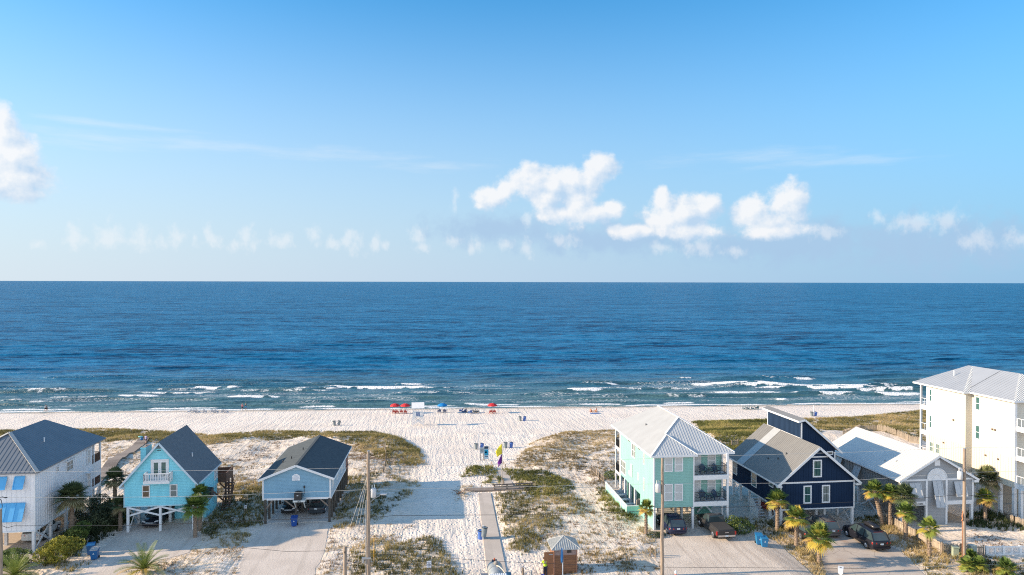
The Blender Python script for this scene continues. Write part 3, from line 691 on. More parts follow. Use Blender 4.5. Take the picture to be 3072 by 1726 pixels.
# ------------------------------------------------------------------ buildings
LAPN = dict(lap=.16, rough=.6)
def yaw_of(vpx): return -(PSI + math.atan((vpx - PCX) / FPX))
def place(side, c):
    """side f/b/l/r of a house: (along, z, out) -> local point"""
    if side == 'f': return lambda a, z, o: (a, c - o, z)
    if side == 'b': return lambda a, z, o: (a, c + o, z)
    if side == 'l': return lambda a, z, o: (c - o, a, z)
    return lambda a, z, o: (c + o, a, z)
def pbox(m, F, a0, a1, z0, z1, o0, o1):
    p = [F(a, z, o) for a in (a0, a1) for z in (z0, z1) for o in (o0, o1)]
    xs, ys, zs = zip(*p); return m.box(min(xs), min(ys), min(zs), max(xs), max(ys), max(zs))
def window(par, side, c, a0, a1, z0, z1, glass=GLASS, frame=WHITE, fw=.10, cols=1, rail=True, name='window', label=None, head=0.):
    F = place(side, c); m = MB()
    pbox(m, F, a0, a0 + fw, z0, z1, -.02, .06); pbox(m, F, a1 - fw, a1, z0, z1, -.02, .06)
    pbox(m, F, a0 + fw, a1 - fw, z0, z0 + fw, -.02, .063); pbox(m, F, a0 + fw, a1 - fw, z1 - fw, z1, -.02, .063)
    for k in range(1, cols):
        x = a0 + (a1 - a0) * k / cols; pbox(m, F, x - fw * .4, x + fw * .4, z0 + fw, z1 - fw, -.02, .05)
    o = None
    if rail:
        zz = (z0 + z1) / 2
        for k in range(cols):
            xa = a0 + (a1 - a0) * k / cols + fw * (.4 if k else 1); xb = a0 + (a1 - a0) * (k + 1) / cols - fw * (.4 if k < cols - 1 else 1)
            pbox(m, F, xa, xb, zz - .03, zz + .03, -.02, .045)
    if head: pbox(m, F, a0 - .1, a1 + .1, z1 + .003, z1 + .12, -.02, head)
    o = m.build(name, frame, par)
    g = MB(); pbox(g, F, a0 + fw * .9, a1 - fw * .9, z0 + fw * .9, z1 - fw * .9, -.01, .025); g.build('pane', glass, o)
    if label: o['label'] = label
    return o
def shutter(par, c, a0, a1, zt, zb, out, mat, side='f', cols=1, name='shutter'):
    F = place(side, c); m = MB()
    n = 10
    m.prism([F(a0, zt, .06), F(a1, zt, .06), F(a1, zb, out), F(a0, zb, out)], Vector(F(0, 0, .035)) - Vector(F(0, 0, 0)))
    for k in range(cols + 1):
        a = a0 + (a1 - a0) * k / cols
        m.bar(F(a, zt, .11), F(a, zb, out + .05), .09, .05)
    for t in (0, 1):
        z = zt + (zb - zt) * t; o_ = .11 + (out - .06) * t; m.bar(F(a0, z, o_), F(a1, z, o_), .07, .05)
    return m.build(name, mat, par)
def posts(par, pts, z1, w=.22, mat=WHITE, name='post', round_=False, z0=-.7):
    for x, y in pts:
        m = MB()
        if round_: m.tube([(x, y, z0), (x, y, z1)], w / 2, 10)
        else: m.box(x - w / 2, y - w / 2, z0, x + w / 2, y + w / 2, z1)
        m.build(name, mat, par)
def brace(par, segs, mat=WHITE, w=.06, h=.18, name='brace'):
    for p, q in segs:
        m = MB(); m.bar(p, q, w, h); m.build(name, mat, par)
def xbrace(p0, p1, z0, z1, off=(0, 0)):
    (xa, ya), (xb, yb) = p0, p1; ox, oy = off
    return [((xa, ya, z1), (xb, yb, z0)), ((xa + ox, ya + oy, z0), (xb + ox, yb + oy, z1))]
def railing(par, pts, z, h, mat, n=.12, w=.03, top=.07, name='railing', bottom=.1):
    m = MB()
    for (xa, ya), (xb, yb) in zip(pts[:-1], pts[1:]):
        L_ = math.hypot(xb - xa, yb - ya); k = max(2, int(L_ / n))
        m.bar((xa, ya, z + h), (xb, yb, z + h), top, top * .8); m.bar((xa, ya, z + bottom), (xb, yb, z + bottom), top * .8, top * .8)
        for i in range(k + 1):
            t = i / k; x, y = xa + (xb - xa) * t, ya + (yb - ya) * t; ww = w if 0 < i < k else w * 2
            m.box(x - ww / 2, y - ww / 2, z, x + ww / 2, y + ww / 2, z + h)
    return m.build(name, mat, par)
def battens(m, side, c, a0, a1, z0, zf, step=.4, out=.03):
    F = place(side, c); n = int((a1 - a0) / step)
    for i in range(1, n):
        a = a0 + (a1 - a0) * i / n; zt = zf(a) if callable(zf) else zf
        pbox(m, F, a - .025, a + .025, z0 + .01, zt - .02, 0.0, out)
def ribs(m, a, b, c, d, step, w=.05, h=.05):
    """raised seams on a roof plane: a-b is the eave edge, d-c the upper edge, seams run from eave to the upper edge"""
    a, b, c, d = map(Vector, (a, b, c, d)); L_ = (b - a).length; n = max(2, int(L_ / step))
    nn = (b - a).cross(d - a).normalized()
    if nn.z < 0: nn = -nn
    for i in range(n + 1):
        t = i / n; p = a.lerp(b, t); q = d.lerp(c, t)
        if (q - p).length > .2: m.bar(p + nn * h * .4, q + nn * h * .4, w, h, upv=nn)
def hip_ribs(m, tri, step, up, w=.05, h=.05):
    """seams on any roof polygon, running along direction up (2d), clipped to the polygon in plan"""
    P = [Vector(p) for p in tri]; n_ = (P[1] - P[0]).cross(P[2] - P[0]).normalized()
    if n_.z < 0: n_ = -n_
    u = Vector((up[0], up[1])); v = Vector((-u.y, u.x))
    lo = min(v.dot(p.xy) for p in P); hi = max(v.dot(p.xy) for p in P); k = int((hi - lo) / step)
    for i in range(1, k):
        s = lo + (hi - lo) * i / k; ts = []
        for j in range(len(P)):
            a, b = P[j], P[(j + 1) % len(P)]; sa, sb = v.dot(a.xy), v.dot(b.xy)
            if (sa - s) * (sb - s) < 0: ts.append(a.lerp(b, (s - sa) / (sb - sa)))
        if len(ts) >= 2:
            ts.sort(key=lambda p: u.dot(p.xy))
            if (ts[0] - ts[-1]).length > .25: m.bar(ts[0] + n_ * h * .4, ts[-1] + n_ * h * .4, w, h, upv=n_)
def pipe_vent(par, p, mat=WHITE, h=.35):
    m = MB(); m.tube([(p[0], p[1], p[2] - .2), (p[0], p[1], p[2] + h)], .06, 8); m.ell((p[0], p[1], p[2] + h), (.085, .085, .06), 8, 4); return m.build('roof_vent', mat, par)

# ---- blue house on dark pilings
BLUE = pm('blue lap siding', (.20, .375, .50), (.175, .34, .465), lap=.15, scale=1.2, stretch=(2, 2, .3))
BLUES = pm('pale and skylit blue siding', (.42, .50, .56), (.38, .46, .52), lap=.15, scale=1.2)
SHING = pm('grey asphalt shingle', (.10, .115, .125), (.07, .082, .09), scale=2.5, bump=.02, bscale=7, stretch=(1, 2, 2), rough=.95, spec=.1)
h = thing('beach_house', 'blue gabled house on dark pilings with a round topped name plaque', 'house', (-18.28, 80.38, 0), yaw_of(1329))
BH = h
zs = lambda x: 6.42 - abs(x - 3.5) * .365
m = MB(); m.prism([(-.15, 0, 2.72), (7.22, 0, 2.72), (7.22, 0, zs(7.22)), (3.5, 0, 6.42), (-.15, 0, zs(-.15))], (0, 12.0, 0)); m.build('wall', BLUE, h)
m = MB(); m.box(7.223, .1, 2.8, 7.25, 12.0, zs(7.22) - .02); m.build('side_wall', BLUES, h)  # paler than the front: light from sky and sand put in its colour
m = MB(); m.box(-.2, -.03, 2.6, 7.29, 12.05, 2.82)
for x in (-.16, 7.16): m.box(x - .06, -.04, 2.823, x + .1, -.0, zs(x) - .03)
m.build('trim', WHITE, h)
m = MB(); e = 5.0; r_ = 6.58
m.slab([(-.62, -.3, e), (3.5, -.3, r_), (3.5, 14.95, r_), (-.62, 14.95, e)], .1); m.slab([(3.5, -.3, r_), (7.66, -.3, e), (7.66, 14.95, e), (3.5, 14.95, r_)], .1)
m.bar((3.5, -.31, r_ + .015), (3.5, 14.96, r_ + .015), .3, .04)
ro = m.build('roof', SHING, h)
m = MB()
for x in (-.62, 7.66): m.bar((3.5, -.32, r_ - .12), (x, -.32, e - .12), .05, .24)
m.bar((7.67, -.3, e - .1), (7.67, 14.95, e - .1), .04, .2); m.bar((-.63, -.3, e - .1), (-.63, 14.95, e - .1), .04, .2)
m.build('fascia', WHITE, ro)
for p in ((1.9, 5.0, 5.95), (1.0, 4.6, 5.6), (2.6, 8.3, 6.2)): pipe_vent(ro, p, BLACK, .25)
m = MB(); m.prism([(3.06, 0, 4.74), (3.83, 0, 4.74), (3.88, 0, 4.80), (3.88, 0, 5.25), (3.80, 0, 5.33), (3.72, 0, 5.36)] + [(3.445 + .27 * math.cos(t), 0, 5.36 + .13 * math.sin(t)) for t in (.3, .9, 1.57, 2.2, 2.8)] + [(3.17, 0, 5.36), (3.09, 0, 5.33), (3.01, 0, 5.25), (3.01, 0, 4.80)], (0, -.06, 0)); pl = m.build('name_plaque', pm('plaque white', (.8, .82, .84)), h)
text_mesh('lettering', "The\nCrow's\nNest", .26, pm('plaque lettering', (.33, .42, .55)), pl, (3.445, -.066, 5.05), (R(90), 0, 0), .004)
for a0, a1, z0, z1 in ((1.0, 1.95, 3.5, 4.6), (4.45, 5.3, 3.5, 4.5), (7.9, 8.75, 3.3, 4.4), (10.5, 11.2, 3.3, 4.4)): window(h, 'r', 7.25, a0, a1, z0, z1, BLIND)
PY = (0, 1.75, 3.5, 5.2, 7., 8.7, 10.4, 12, 13.6)
posts(h, [(.12, y) for y in PY] + [(7.1, y) for y in PY] + [(3.45, y) for y in (0, 3.5, 7, 10.4)], 2.7, .27, PILE, 'piling', True)
brace(h, [((.12, -.02, 1.6), (.9, -.02, 2.6)), ((2.2, -.02, 2.6), (3.3, -.02, 1.7)), ((6.1, -.02, 2.6), (7.0, -.02, 1.8)), ((7.1, 3.5, .3), (7.1, 5.2, 2.4)), ((7.1, 5.2, .3), (7.1, 3.5, 2.4))], GREYWOOD, .05, .14)
m = MB(); m.box(3.3, -1.05, 2.62, 4.6, -.04, 2.80); m.bar((3.45, -.95, 2.6), (3.45, -.05, 1.7), .08); m.bar((4.45, -.95, 2.6), (4.45, -.05, 1.7), .08); sh = m.build('bracket_shelf', pm('painted shelf', (.62, .65, .63)), h)
text_mesh('house_number', '1493', .22, BLACK, sh, (3.95, -1.057, 2.71), (R(90), 0, 0), .004)
m = MB(); m.box(4.28, -.12, 3.9, 4.42, -.002, 4.15); m.tube([(4.35, -.05, 3.9), (4.36, -.06, 3.4), (4.3, -.06, 3.0)], .02, 6); m.build('electric_meter', BLACK, h)
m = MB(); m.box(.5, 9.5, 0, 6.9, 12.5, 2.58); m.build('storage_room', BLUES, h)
m = MB(); m.box(-.1, 12.05, 2.55, 7.25, 14.7, 2.75); m.box(7.1, 12.05, 2.75, 7.18, 14.7, 3.8); m.box(-.1, 14.62, 2.75, 7.18, 14.7, 3.8); m.build('rear_deck', pm('red brown deck', (.17, .06, .045)), h)
posts(h, [(7.1, 14.6), (.0, 14.6), (3.5, 14.6)], 4.95, .16, DECKB, 'deck_post')
m = MB(); m.box(.4, .2, -.3, 6.9, 9.4, .035); m.build('parking_slab', pm('pale slab', (.50, .48, .46)), h)
acm = pm('air conditioner casing', (.03, .032, .035), rough=.5)
def air_con(label, loc, rz, dim=(.76, .8, .85)):
    t = thing('air_conditioner', label, 'air conditioner', loc, rz)
    x, y, z = dim; m = MB(); m.box(-x / 2, -y / 2, 0, x / 2, y / 2, z * .94)
    for i in range(9): m.box(-x / 2 - .008, -y / 2 - .008, z * (.06 + .095 * i), x / 2 + .008, y / 2 + .008, z * (.085 + .095 * i))
    m.build('casing', acm, t)
    m = MB(); m.lathe([(x * .48, z * .94), (x * .5, z), (x * .40, z), (x * .38, z * .96)], n=16); m.build('fan_guard', BLACK, t)
    return t
M_ = h.matrix_basis
def loc_of(hs, p): 
    q = Matrix.Translation(hs.location) @ Matrix.Rotation(hs.rotation_euler.z, 4, 'Z') @ Vector(p); return q
a = air_con('black air conditioner on the shelf above the house number, front of the blue house', loc_of(h, (3.8, -.55, 2.80)), h.rotation_euler.z)
m = MB(); m.box(-.1, -.412, .48, .08, -.395, .56); m.build('badge', WHITE, a)

# ---- turquoise A-frame
TURQ = pm('turquoise lap siding', (.24, .69, .81), (.20, .62, .74), lap=.17, scale=1., stretch=(2, 2, .3))
SHG2 = pm('dark grey shingle', (.15, .168, .185), (.115, .13, .145), scale=2, bump=.015, bscale=8, stretch=(1, 2, 2), rough=.8, spec=.25)
h = thing('beach_house', 'turquoise house with a steep gable and a small white balcony', 'house', (-32.33, 79.29, 0), yaw_of(1265)); TH_ = h
k = 1.16; zs = lambda x: 9.55 - abs(x - 3.38) * k
m = MB(); m.prism([(-.27, 0, 2.8), (7.05, 0, 2.8), (7.05, 0, zs(7.05)), (3.38, 0, 9.55), (-.27, 0, zs(-.27))], (0, 8.4, 0)); m.build('wall', TURQ, h)
m = MB(); m.box(-.32, -.02, 2.68, 7.1, 8.42, 2.80); m.box(-.30, -.03, 2.81, -.18, -.001, 5.0); m.box(6.98, -.03, 2.81, 7.08, -.001, 5.0); m.box(7.05, -.02, 2.81, 7.08, .1, 5.0); m.build('trim', pm('pale turquoise trim', (.45, .68, .76)), h)
m = MB(); e = 9.72 - 4.0 * k; m.slab([(-.62, -.35, e), (3.38, -.35, 9.72), (3.38, 8.75, 9.72), (-.62, 8.75, e)], .14); m.slab([(3.38, -.35, 9.72), (7.38, -.35, e), (7.38, 8.75, e), (3.38, 8.75, 9.72)], .14); ro = m.build('roof', SHG2, h)
m = MB()
for x in (-.62, 7.38): m.bar((3.38, -.37, 9.72 - .17), (x, -.37, e - .17), .05, .2)
m.bar((7.39, -.35, e - .12), (7.39, 8.75, e - .12), .04, .18)
for x0, x1 in ((-.6, -.27), (7.05, 7.36)): m.box(x0, -.34, e - .35, x1, .0, e - .16)
m.build('fascia', pm('blue grey trim', (.52, .64, .72)), ro)
pipe_vent(ro, (5.6, 3.6, 7.15))
F = place('f', 0); m = MB(); m.prism([F(2.87, 8.92, .0), F(3.89, 8.92, .0), F(3.38, 9.5, .0)], (0, -.05, 0)); 
for i in range(4): m.bar(F(2.95 + .12 * i, 8.97 + .12 * i, .06), F(3.81 - .12 * i, 8.97 + .12 * i, .06), .03, .05)
m.build('gable_vent', pm('vent louvre', (.20, .27, .30)), h)
m = MB(); m.box(3.1, -.03, 8.68, 3.5, -.002, 8.74); m.build('soffit_light', BLACK, h)
# french doors
F = place('f', 0); m = MB(); pbox(m, F, 2.48, 2.62, 5.66, 7.62, 0, .07); pbox(m, F, 4.18, 4.32, 5.66, 7.62, 0, .07); pbox(m, F, 2.48, 4.32, 7.622, 7.76, 0, .075)
d = m.build('french_door', WHITE, h)
for a0 in (2.625, 3.405):
    m = MB(); pbox(m, F, a0, a0 + .15, 5.66, 7.61, 0, .05); pbox(m, F, a0 + .60, a0 + .77, 5.66, 7.61, 0, .05); pbox(m, F, a0 + .15, a0 + .60, 7.42, 7.61, 0, .05); pbox(m, F, a0 + .15, a0 + .60, 5.66, 5.9, 0, .05); m.build('door_leaf', WHITE, d)
    m = MB(); pbox(m, F, a0 + .14, a0 + .61, 5.89, 7.43, 0, .03); m.build('pane', GREENG, d)
for z in (6.4, 6.55): m = MB(); m.ell((3.36, -.09, z), (.03, .04, .03), 8, 6); m.build('handle', BLACK, d)
m = MB(); m.box(2.08, -1.05, 5.42, 4.70, -.002, 5.60); m.box(2.06, -1.08, 5.38, 4.72, -1.05, 5.64); bal = m.build('balcony', WHITE, h)
railing(bal, [(2.12, -.02), (2.12, -1.02), (4.66, -1.02), (4.66, -.02)], 5.6, .84, WHITE, .16, .055, .11)
window(h, 'f', 0, 1.57, 2.38, 3.62, 5.02, BLIND3, label='window with tan blinds'); window(h, 'f', 0, 4.40, 5.20, 3.62, 5.02, BLIND2)
window(h, 'r', 7.05, 6.85, 7.5, 3.4, 4.75, BLIND, name='window'); window(h, 'r', 7.05, 7.6, 8.2, 3.4, 4.75, BLIND2)
m = MB(); m.box(-.05, 3.9, 4.6, .52, 5.65, 8.05); m.box(-.09, 3.86, 8.05, .56, 5.69, 8.15); ch = m.build('chimney', TURQ, h)
m = MB(); m.box(.0, 4.0, 8.15, .47, 5.55, 8.19); m.lathe([(.12, 8.19), (.12, 8.3), (.16, 8.32)], (.23, 4.8, 0), 10); m.build('chimney_cap', pm('rusty cap', (.30, .25, .22)), ch)
TP = [(x, y) for y in (0.0, 2.9, 5.8, 8.3) for x in (.15, 3.45, 6.85)]
posts(h, TP, 2.7, .24)
brace(h, xbrace((.25, -.06), (3.35, -.06), 1.75, 2.62, (0, .12)) + xbrace((3.55, -.06), (6.75, -.06), 1.75, 2.62, (0, .12)) + xbrace((.15, .1), (.15, 2.8), .3, 2.5, (.07, 0)))
m = MB(); m.box(3.6, 3.9, -.3, 6.98, 8.2, 2.66); m.build('storage_room', TURQ, h)
m = MB(); m.box(3.7, 5.2, -.3, -.2, 8.2, 2.6) if False else m.box(-.2, 8.0, -.3, 3.55, 8.2, 2.4); m.build('back_screen', GREYWOOD, h)
# rear deck on brown posts
m = MB(); m.box(3.0, 8.45, 2.7, 8.0, 11.6, 2.9); dk = m.build('rear_deck', DECKB, h)
m = MB(); m.box(7.93, 8.5, 2.9, 8.0, 11.6, 3.75); m.box(3.0, 11.53, 2.9, 8.0, 11.6, 3.75); m.box(7.06, 8.46, 2.9, 8.0, 8.53, 3.75); m.bar((7.96, 8.45, 3.78), (7.96, 11.6, 3.78), .16, .05); m.bar((7.05, 8.5, 3.78), (7.9, 8.5, 3.78), .16, .05); m.build('railing', DECKB, dk)
posts(h, [(7.9, 8.6), (7.9, 11.5), (5, 11.5), (7.9, 10)], 2.7, .18, DECKB, 'deck_post')
brace(h, [((7.9, 8.6, 1.8), (7.9, 10, 2.7)), ((7.2, 8.6, 2.6), (7.9, 8.6, 1.9)), ((7.9, 11.4, .2), (8.9, 6.4, .0)), ((7.3, 5.4, 2.6), (7.7, 8.4, .5))], DECKB)
m = MB()
for i in range(10): m.box(8.05, 8.4 - .28 * i, 2.6 - .27 * i, 8.9, 8.7 - .28 * i, 2.66 - .27 * i)
m.bar((8.05, 8.7, 2.6), (8.05, 5.8, -.1), .05, .25); m.bar((8.9, 8.7, 2.6), (8.9, 5.8, -.1), .05, .25); m.bar((8.9, 8.7, 3.5), (8.9, 5.9, .8), .07, .09); m.build('stairs', DECKB, h)
m = MB(); m.box(7.06, 2.4, 2.62, 8.0, 3.7, 2.78); m.bar((7.9, 2.6, 2.62), (7.1, 2.6, 1.7), .08); m.bar((7.9, 3.5, 2.62), (7.1, 3.5, 1.7), .08); m.build('bracket_shelf', GREYWOOD, h)
air_con('round topped black air conditioner on the right side of the turquoise house', loc_of(h, (7.55, 3.05, 2.78)), h.rotation_euler.z, (.8, .85, .85))
m = MB()
for i in range(9): m.box(7.0, 4.4 + i * .3, -.3, 7.06, 4.62 + i * .3, 2.6)
m.build('slat_screen', TURQ, h)

# ---- white house, far left
WBAT = pm('white board and batten', (.80, .80, .82), (.72, .725, .745), rough=.6, scale=.8, stretch=(2, 2, .25))
METD = pm('grey metal roof', (.20, .215, .235), (.175, .19, .21), scale=.8, rough=.45, spec=.5, metal=.3)
METL = pm('pale hip cap metal', (.50, .47, .43), rough=.5, metal=.2)
SBLU = pm('sky blue shutter', (.09, .40, .72), (.08, .36, .66), rough=.5)
h = thing('beach_house', 'white three storey house with grey hip roof and bright blue shutters', 'house', (-38.9, 74.32, 0), yaw_of(1247)); WH_ = h
m = MB(); m.box(-9.2, 0, 2.2, 0, 12.4, 7.95); battens(m, 'f', 0, -9.2, 0, 2.2, 7.95, .42); battens(m, 'r', 0, 0, 12.4, 2.2, 7.95, .42); m.build('wall', WBAT, h)
m = MB(); m.box(-9.24, -.05, 2.1, .05, 12.42, 2.22); m.box(-.1, -.045, 2.23, .045, .1, 7.9); m.box(.0, .1, 4.95, .04, 12.4, 5.1); m.build('trim', WHITE, h)
ez, rz_ = 8.08, 11.15; A = (.45, -.4); 
x0, x1, y0, y1 = -9.65, .45, -.4, 15.1; ry0, ry1 = 4.4, 11.4; xm = -4.6
m = MB(); m.slab([(x1, y0, ez), (x1, y1, ez), (xm, ry1, rz_), (xm, ry0, rz_)], .12); m.slab([(x0, y0, ez), (x1, y0, ez), (xm, ry0, rz_)], .12); m.slab([(x0, y1, ez), (x0, y0, ez), (xm, ry0, rz_), (xm, ry1, rz_)], .12); m.slab([(x1, y1, ez), (x0, y1, ez), (xm, ry1, rz_)], .12)
hip_ribs(m, [(x0, y0, ez), (x1, y0, ez), (xm, ry0, rz_)], .42, (0, 1), .03, .03); hip_ribs(m, [(x1, y0, ez), (x1, y1, ez), (xm, ry1, rz_), (xm, ry0, rz_)], .42, (1, 0), .02, .02)
ro = m.build('roof', METD, h)
m = MB()
for p, q in (((x1, y0, ez), (xm, ry0, rz_)), ((x0, y0, ez), (xm, ry0, rz_))): m.bar(Vector(p) + Vector((0, -.02, .03)), Vector(q) + Vector((0, -.02, .03)), .36, .05)
m.build('hip_cap', METL, ro)
pipe_vent(ro, (-2.2, 6.3, 9.75))
shutter(h, 0, -1.76, -.88, 7.66, 6.52, .55, SBLU); shutter(h, 0, -3.42, -2.5, 7.66, 6.52, .55, SBLU); shutter(h, 0, -3.4, -.85, 5.03, 3.42, .75, SBLU, cols=3); shutter(h, 0, -6.3, -5.4, 7.66, 6.52, .55, SBLU)
window(h, 'r', 0.03, 4.1, 4.6, 6.85, 7.5, BLIND2); window(h, 'r', .03, 6.2, 7.7, 6.3, 7.42, BLIND2, cols=2, head=.18); window(h, 'r', .03, 11.0, 11.85, 5.85, 7.55, BLIND, head=.1); window(h, 'r', .03, 11.0, 11.85, 3.2, 4.85, BLIND, head=.3)
m = MB(); m.box(-9.2, 12.42, 5.3, 0, 14.7, 5.6); m.box(-9.2, 12.42, 2.55, 0, 14.7, 2.9); m.box(-.06, 12.42, 3.85, 0.0, 14.65, 5.29); m.build('porch_floor', WHITE, h)
posts(h, [(-.08, 12.9), (-.08, 14.6), (-4.6, 14.6), (-9.1, 14.6)], 8.0, .18, WHITE, 'porch_post')
railing(h, [(-.05, 12.5), (-.05, 14.6), (-9.1, 14.6)], 5.6, .95, DECKB, .13, .04); railing(h, [(-.05, 12.5), (-.05, 14.6), (-9.1, 14.6)], 2.9, .95, DECKB, .13, .04)
m = MB(); m.box(-.4, 12.7, 2.95, -.34, 13.5, 3.75); m.build('towel', pm('blue towel', (.02, .18, .6)), h)
posts(h, [(-.2, .15), (-.2, 3.4), (-.2, 6.6), (-.2, 9.6), (-.2, 12.4), (-.2, 14.6), (-3.95, 2.5), (-3.95, .15), (-6.5, .15), (-3.95, 9), (-8, 3)], 2.2, .26)
brace(h, xbrace((-.2, .25), (-.2, 3.3), .2, 2.1, (.07, 0)) + xbrace((-.2, 12.5), (-.2, 14.5), .3, 2.5, (.07, 0)) + [((-.2, 6.7, .2), (-.2, 9.4, 2.0))])
m = MB(); m.box(-9, 11, -.3, -1, 11.2, 2.15); m.build('back_screen', pm('grey green screen', (.30, .36, .35)), h)

# ---- mint house
MINT = pm('mint lap siding', (.235, .46, .41), (.205, .415, .365), lap=.17, scale=1., stretch=(2, 2, .3))
METW = pm('white metal roof', (.385, .39, .39), (.35, .352, .35), scale=.7, rough=.4, spec=.4)
METB = pm('grey ribbed metal', (.46, .48, .50), (.42, .44, .46), scale=.8, rough=.5, metal=.1)
h = thing('beach_house', 'tall mint green house with white metal roof and two front porches', 'house', (24.25, 73.72, 0), yaw_of(1290)); MH = h
m = MB(); m.box(0, 0, 2.4, 4.5, 13.6, 8.0); m.box(4.5, 1.6, 2.6, 8.4, 13.6, 7.9); m.build('wall', MINT, h)
m = MB(); m.box(-.04, -.04, 2.43, .1, .1, 7.98); m.box(4.42, -.04, 2.33, 4.56, .0, 7.98); m.box(-.04, .1, 7.85, -.0, 13.6, 8.03); m.box(.1, -.035, 7.85, 4.42, -.0, 8.03); m.box(-.03, 13.45, 2.2, .0, 13.65, 7.8); m.build('trim', WHITE, h)
kx = .642; ez = 8.2; xl, xr = -.45, 9.3; xm = 4.42; rz_ = ez + kx * (xm - xl); yb = 16.5; ry0, ry1 = 4.7, 12.0; yf = .25
ap = (2.17, 2.3, ez + kx * (2.17 - xl))
kf = (rz_ - ez) / (ry0 - yf)
m = MB()
L1 = [(xl, -.4, ez), ap, (2.17, yf + (ap[2] - ez) / kf + .02, ap[2]), (xm, ry0, rz_), (xm, ry1, rz_), (xl, yb, ez)]
m.slab(L1, .12); ro = m.build('roof', METW, h)
m = MB(); fr = [(4.79, yf, ez), (xr, yf, ez), (xm, ry0, rz_), (2.17, yf + (ap[2] - ez) / kf, ap[2])]
tri = [(xl, -.4, ez), (4.79, -.4, ez), ap]; rt_ = [(4.79, -.4, ez), (4.79, yf + .1, ez), (2.17, yf + (ap[2] - ez) / kf + .3, ap[2]), ap]; rs = [(xr, yf, ez), (xr, yb, ez), (xm, ry1, rz_), (xm, ry0, rz_)]
for q in (fr, tri, rt_, rs, [(xl, yb, ez), (xm, ry1, rz_), (xr, yb, ez)]): m.slab(q, .12)
hip_ribs(m, fr, .3, (0, 1), .035, .03); hip_ribs(m, tri, .3, (0, 1), .035, .03); hip_ribs(m, rs, .4, (1, 0), .04, .03)
m.build('ribbed_roof', METB, h)
m = MB(); 
for p, q in (((xl, -.4, ez), ap), ((4.79, -.4, ez), ap), ((2.17, yf + (ap[2] - ez) / kf, ap[2]), (xm, ry0, rz_)), ((xr, yf, ez), (xm, ry0, rz_)), ((xm, ry0, rz_), (xm, ry1, rz_))): m.bar(Vector(p) + Vector((0, 0, .04)), Vector(q) + Vector((0, 0, .04)), .2, .05)
m.bar((xl - .01, -.42, ez - .1), (xl - .01, yb, ez - .1), .04, .2); m.bar((xl, -.42, ez - .1), (4.8, -.42, ez - .1), .04, .2); m.bar((4.8, yf - .02, ez - .1), (xr, yf - .02, ez - .1), .04, .2)
m.build('roof_trim', WHITE, h)
pipe_vent(ro, (1.8, 8.6, 9.6), BLACK, .2)
window(h, 'l', 0, 6.9, 8.35, 6.0, 7.72, BLIND2, cols=2); window(h, 'l', 0, 3.3, 3.75, 6.25, 7.6, BLIND2); window(h, 'l', 0, 11.0, 13.2, 2.85, 4.5, BLIND2, cols=3); window(h, 'l', 0, 5.5, 5.95, 3.85, 4.7, BLIND2, rail=False); window(h, 'l', 0, 3.28, 3.7, 3.25, 4.7, BLIND2)
m = MB(); m.box(-.08, 8.1, 3.5, 0, 9.5, 4.0); m.box(-.08, 8.1, 4.0, 0, 8.7, 5.0); m.build('stair_window', pm('stepped white frame', (.66, .64, .62)), h)
m = MB(); m.box(-.06, 9.2, 7.55, 0, 9.9, 7.68); m.box(-.06, 5.0, 7.55, 0, 5.7, 7.68); m.build('soffit_vent', pm('brown vent', (.12, .08, .05)), h)
for z0, z1 in ((6.32, 7.9), (3.12, 4.98)):
    window(h, 'f', 0, 1.15, 2.1, z0, z1, BLIND); window(h, 'f', 0, 2.3, 3.25, z0, z1, BLIND)
for z0 in (2.4, 5.3):
    m = MB(); m.box(4.56, -.04, z0, 8.5, 1.6, z0 + .5); m.build('porch_floor', WHITE, h)
    railing(h, [(4.6, .06), (8.3, .06), (8.3, 1.55)], z0 + .52, 1.0, BLACK, .13, .02, .05)
    window(h, 'f', 1.6, 6.7, 7.65, z0 + .95, z0 + 2.45, BLIND)
    F = place('f', 1.6); m = MB(); pbox(m, F, 4.95, 5.05, z0 + .52, z0 + 2.55, 0, .06); pbox(m, F, 5.85, 5.95, z0 + .52, z0 + 2.55, 0, .06); pbox(m, F, 5.05, 5.85, z0 + 2.45, z0 + 2.55, 0, .06); dd = m.build('door_frame', WHITE, h)
    m = MB(); pbox(m, F, 5.05, 5.85, z0 + .52, z0 + 2.44, 0, .03); m.build('door', pm('white door', (.62, .63, .64)), dd)
for q in ((8.28, -.02, -.5, 8.5, .2, 8.1), (8.3, 1.4, -.5, 8.46, 1.6, 8.1), (4.3, .0, -.5, 4.55, .25, 2.33), (8.28, 6, -.5, 8.5, 6.2, 2.5)): m = MB(); m.box(*q); m.build('post', WHITE, h)
posts(h, [(2.2, 5.5), (4.4, 5.5), (5.8, 5.5), (4.15, 2.8), (.1, 7.3), (.1, 9.4), (.1, 11.5), (.1, 13.5), (2.2, 13.5), (4.4, 13.5), (8.4, 13.5)], 2.4, .25)
m = MB(); m.box(0, 0, -.5, .12, 5.0, 2.4); m.build('ground_wall', MINT, h); m = MB(); m.box(-.03, -.05, -.5, .18, .16, 2.42); m.build('corner_board', WHITE, h)
m = MB(); m.box(.15, 6.8, -.3, 6.2, 6.95, 1.15); m.build('low_wall', pm('beige wall', (.42, .36, .28)), h)
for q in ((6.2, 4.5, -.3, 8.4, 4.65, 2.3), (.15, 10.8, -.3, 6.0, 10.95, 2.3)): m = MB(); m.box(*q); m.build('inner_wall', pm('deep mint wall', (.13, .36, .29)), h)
brace(h, xbrace((6.6, 4.2), (8.3, 4.2), .3, 2.2, (0, .08)))
m = MB(); m.box(.02, 13.6, 2.0, 8.4, 16.1, 2.35); m.box(.02, 13.6, 5.2, 8.4, 16.1, 5.55); m.build('rear_porch_floor', WHITE, h)
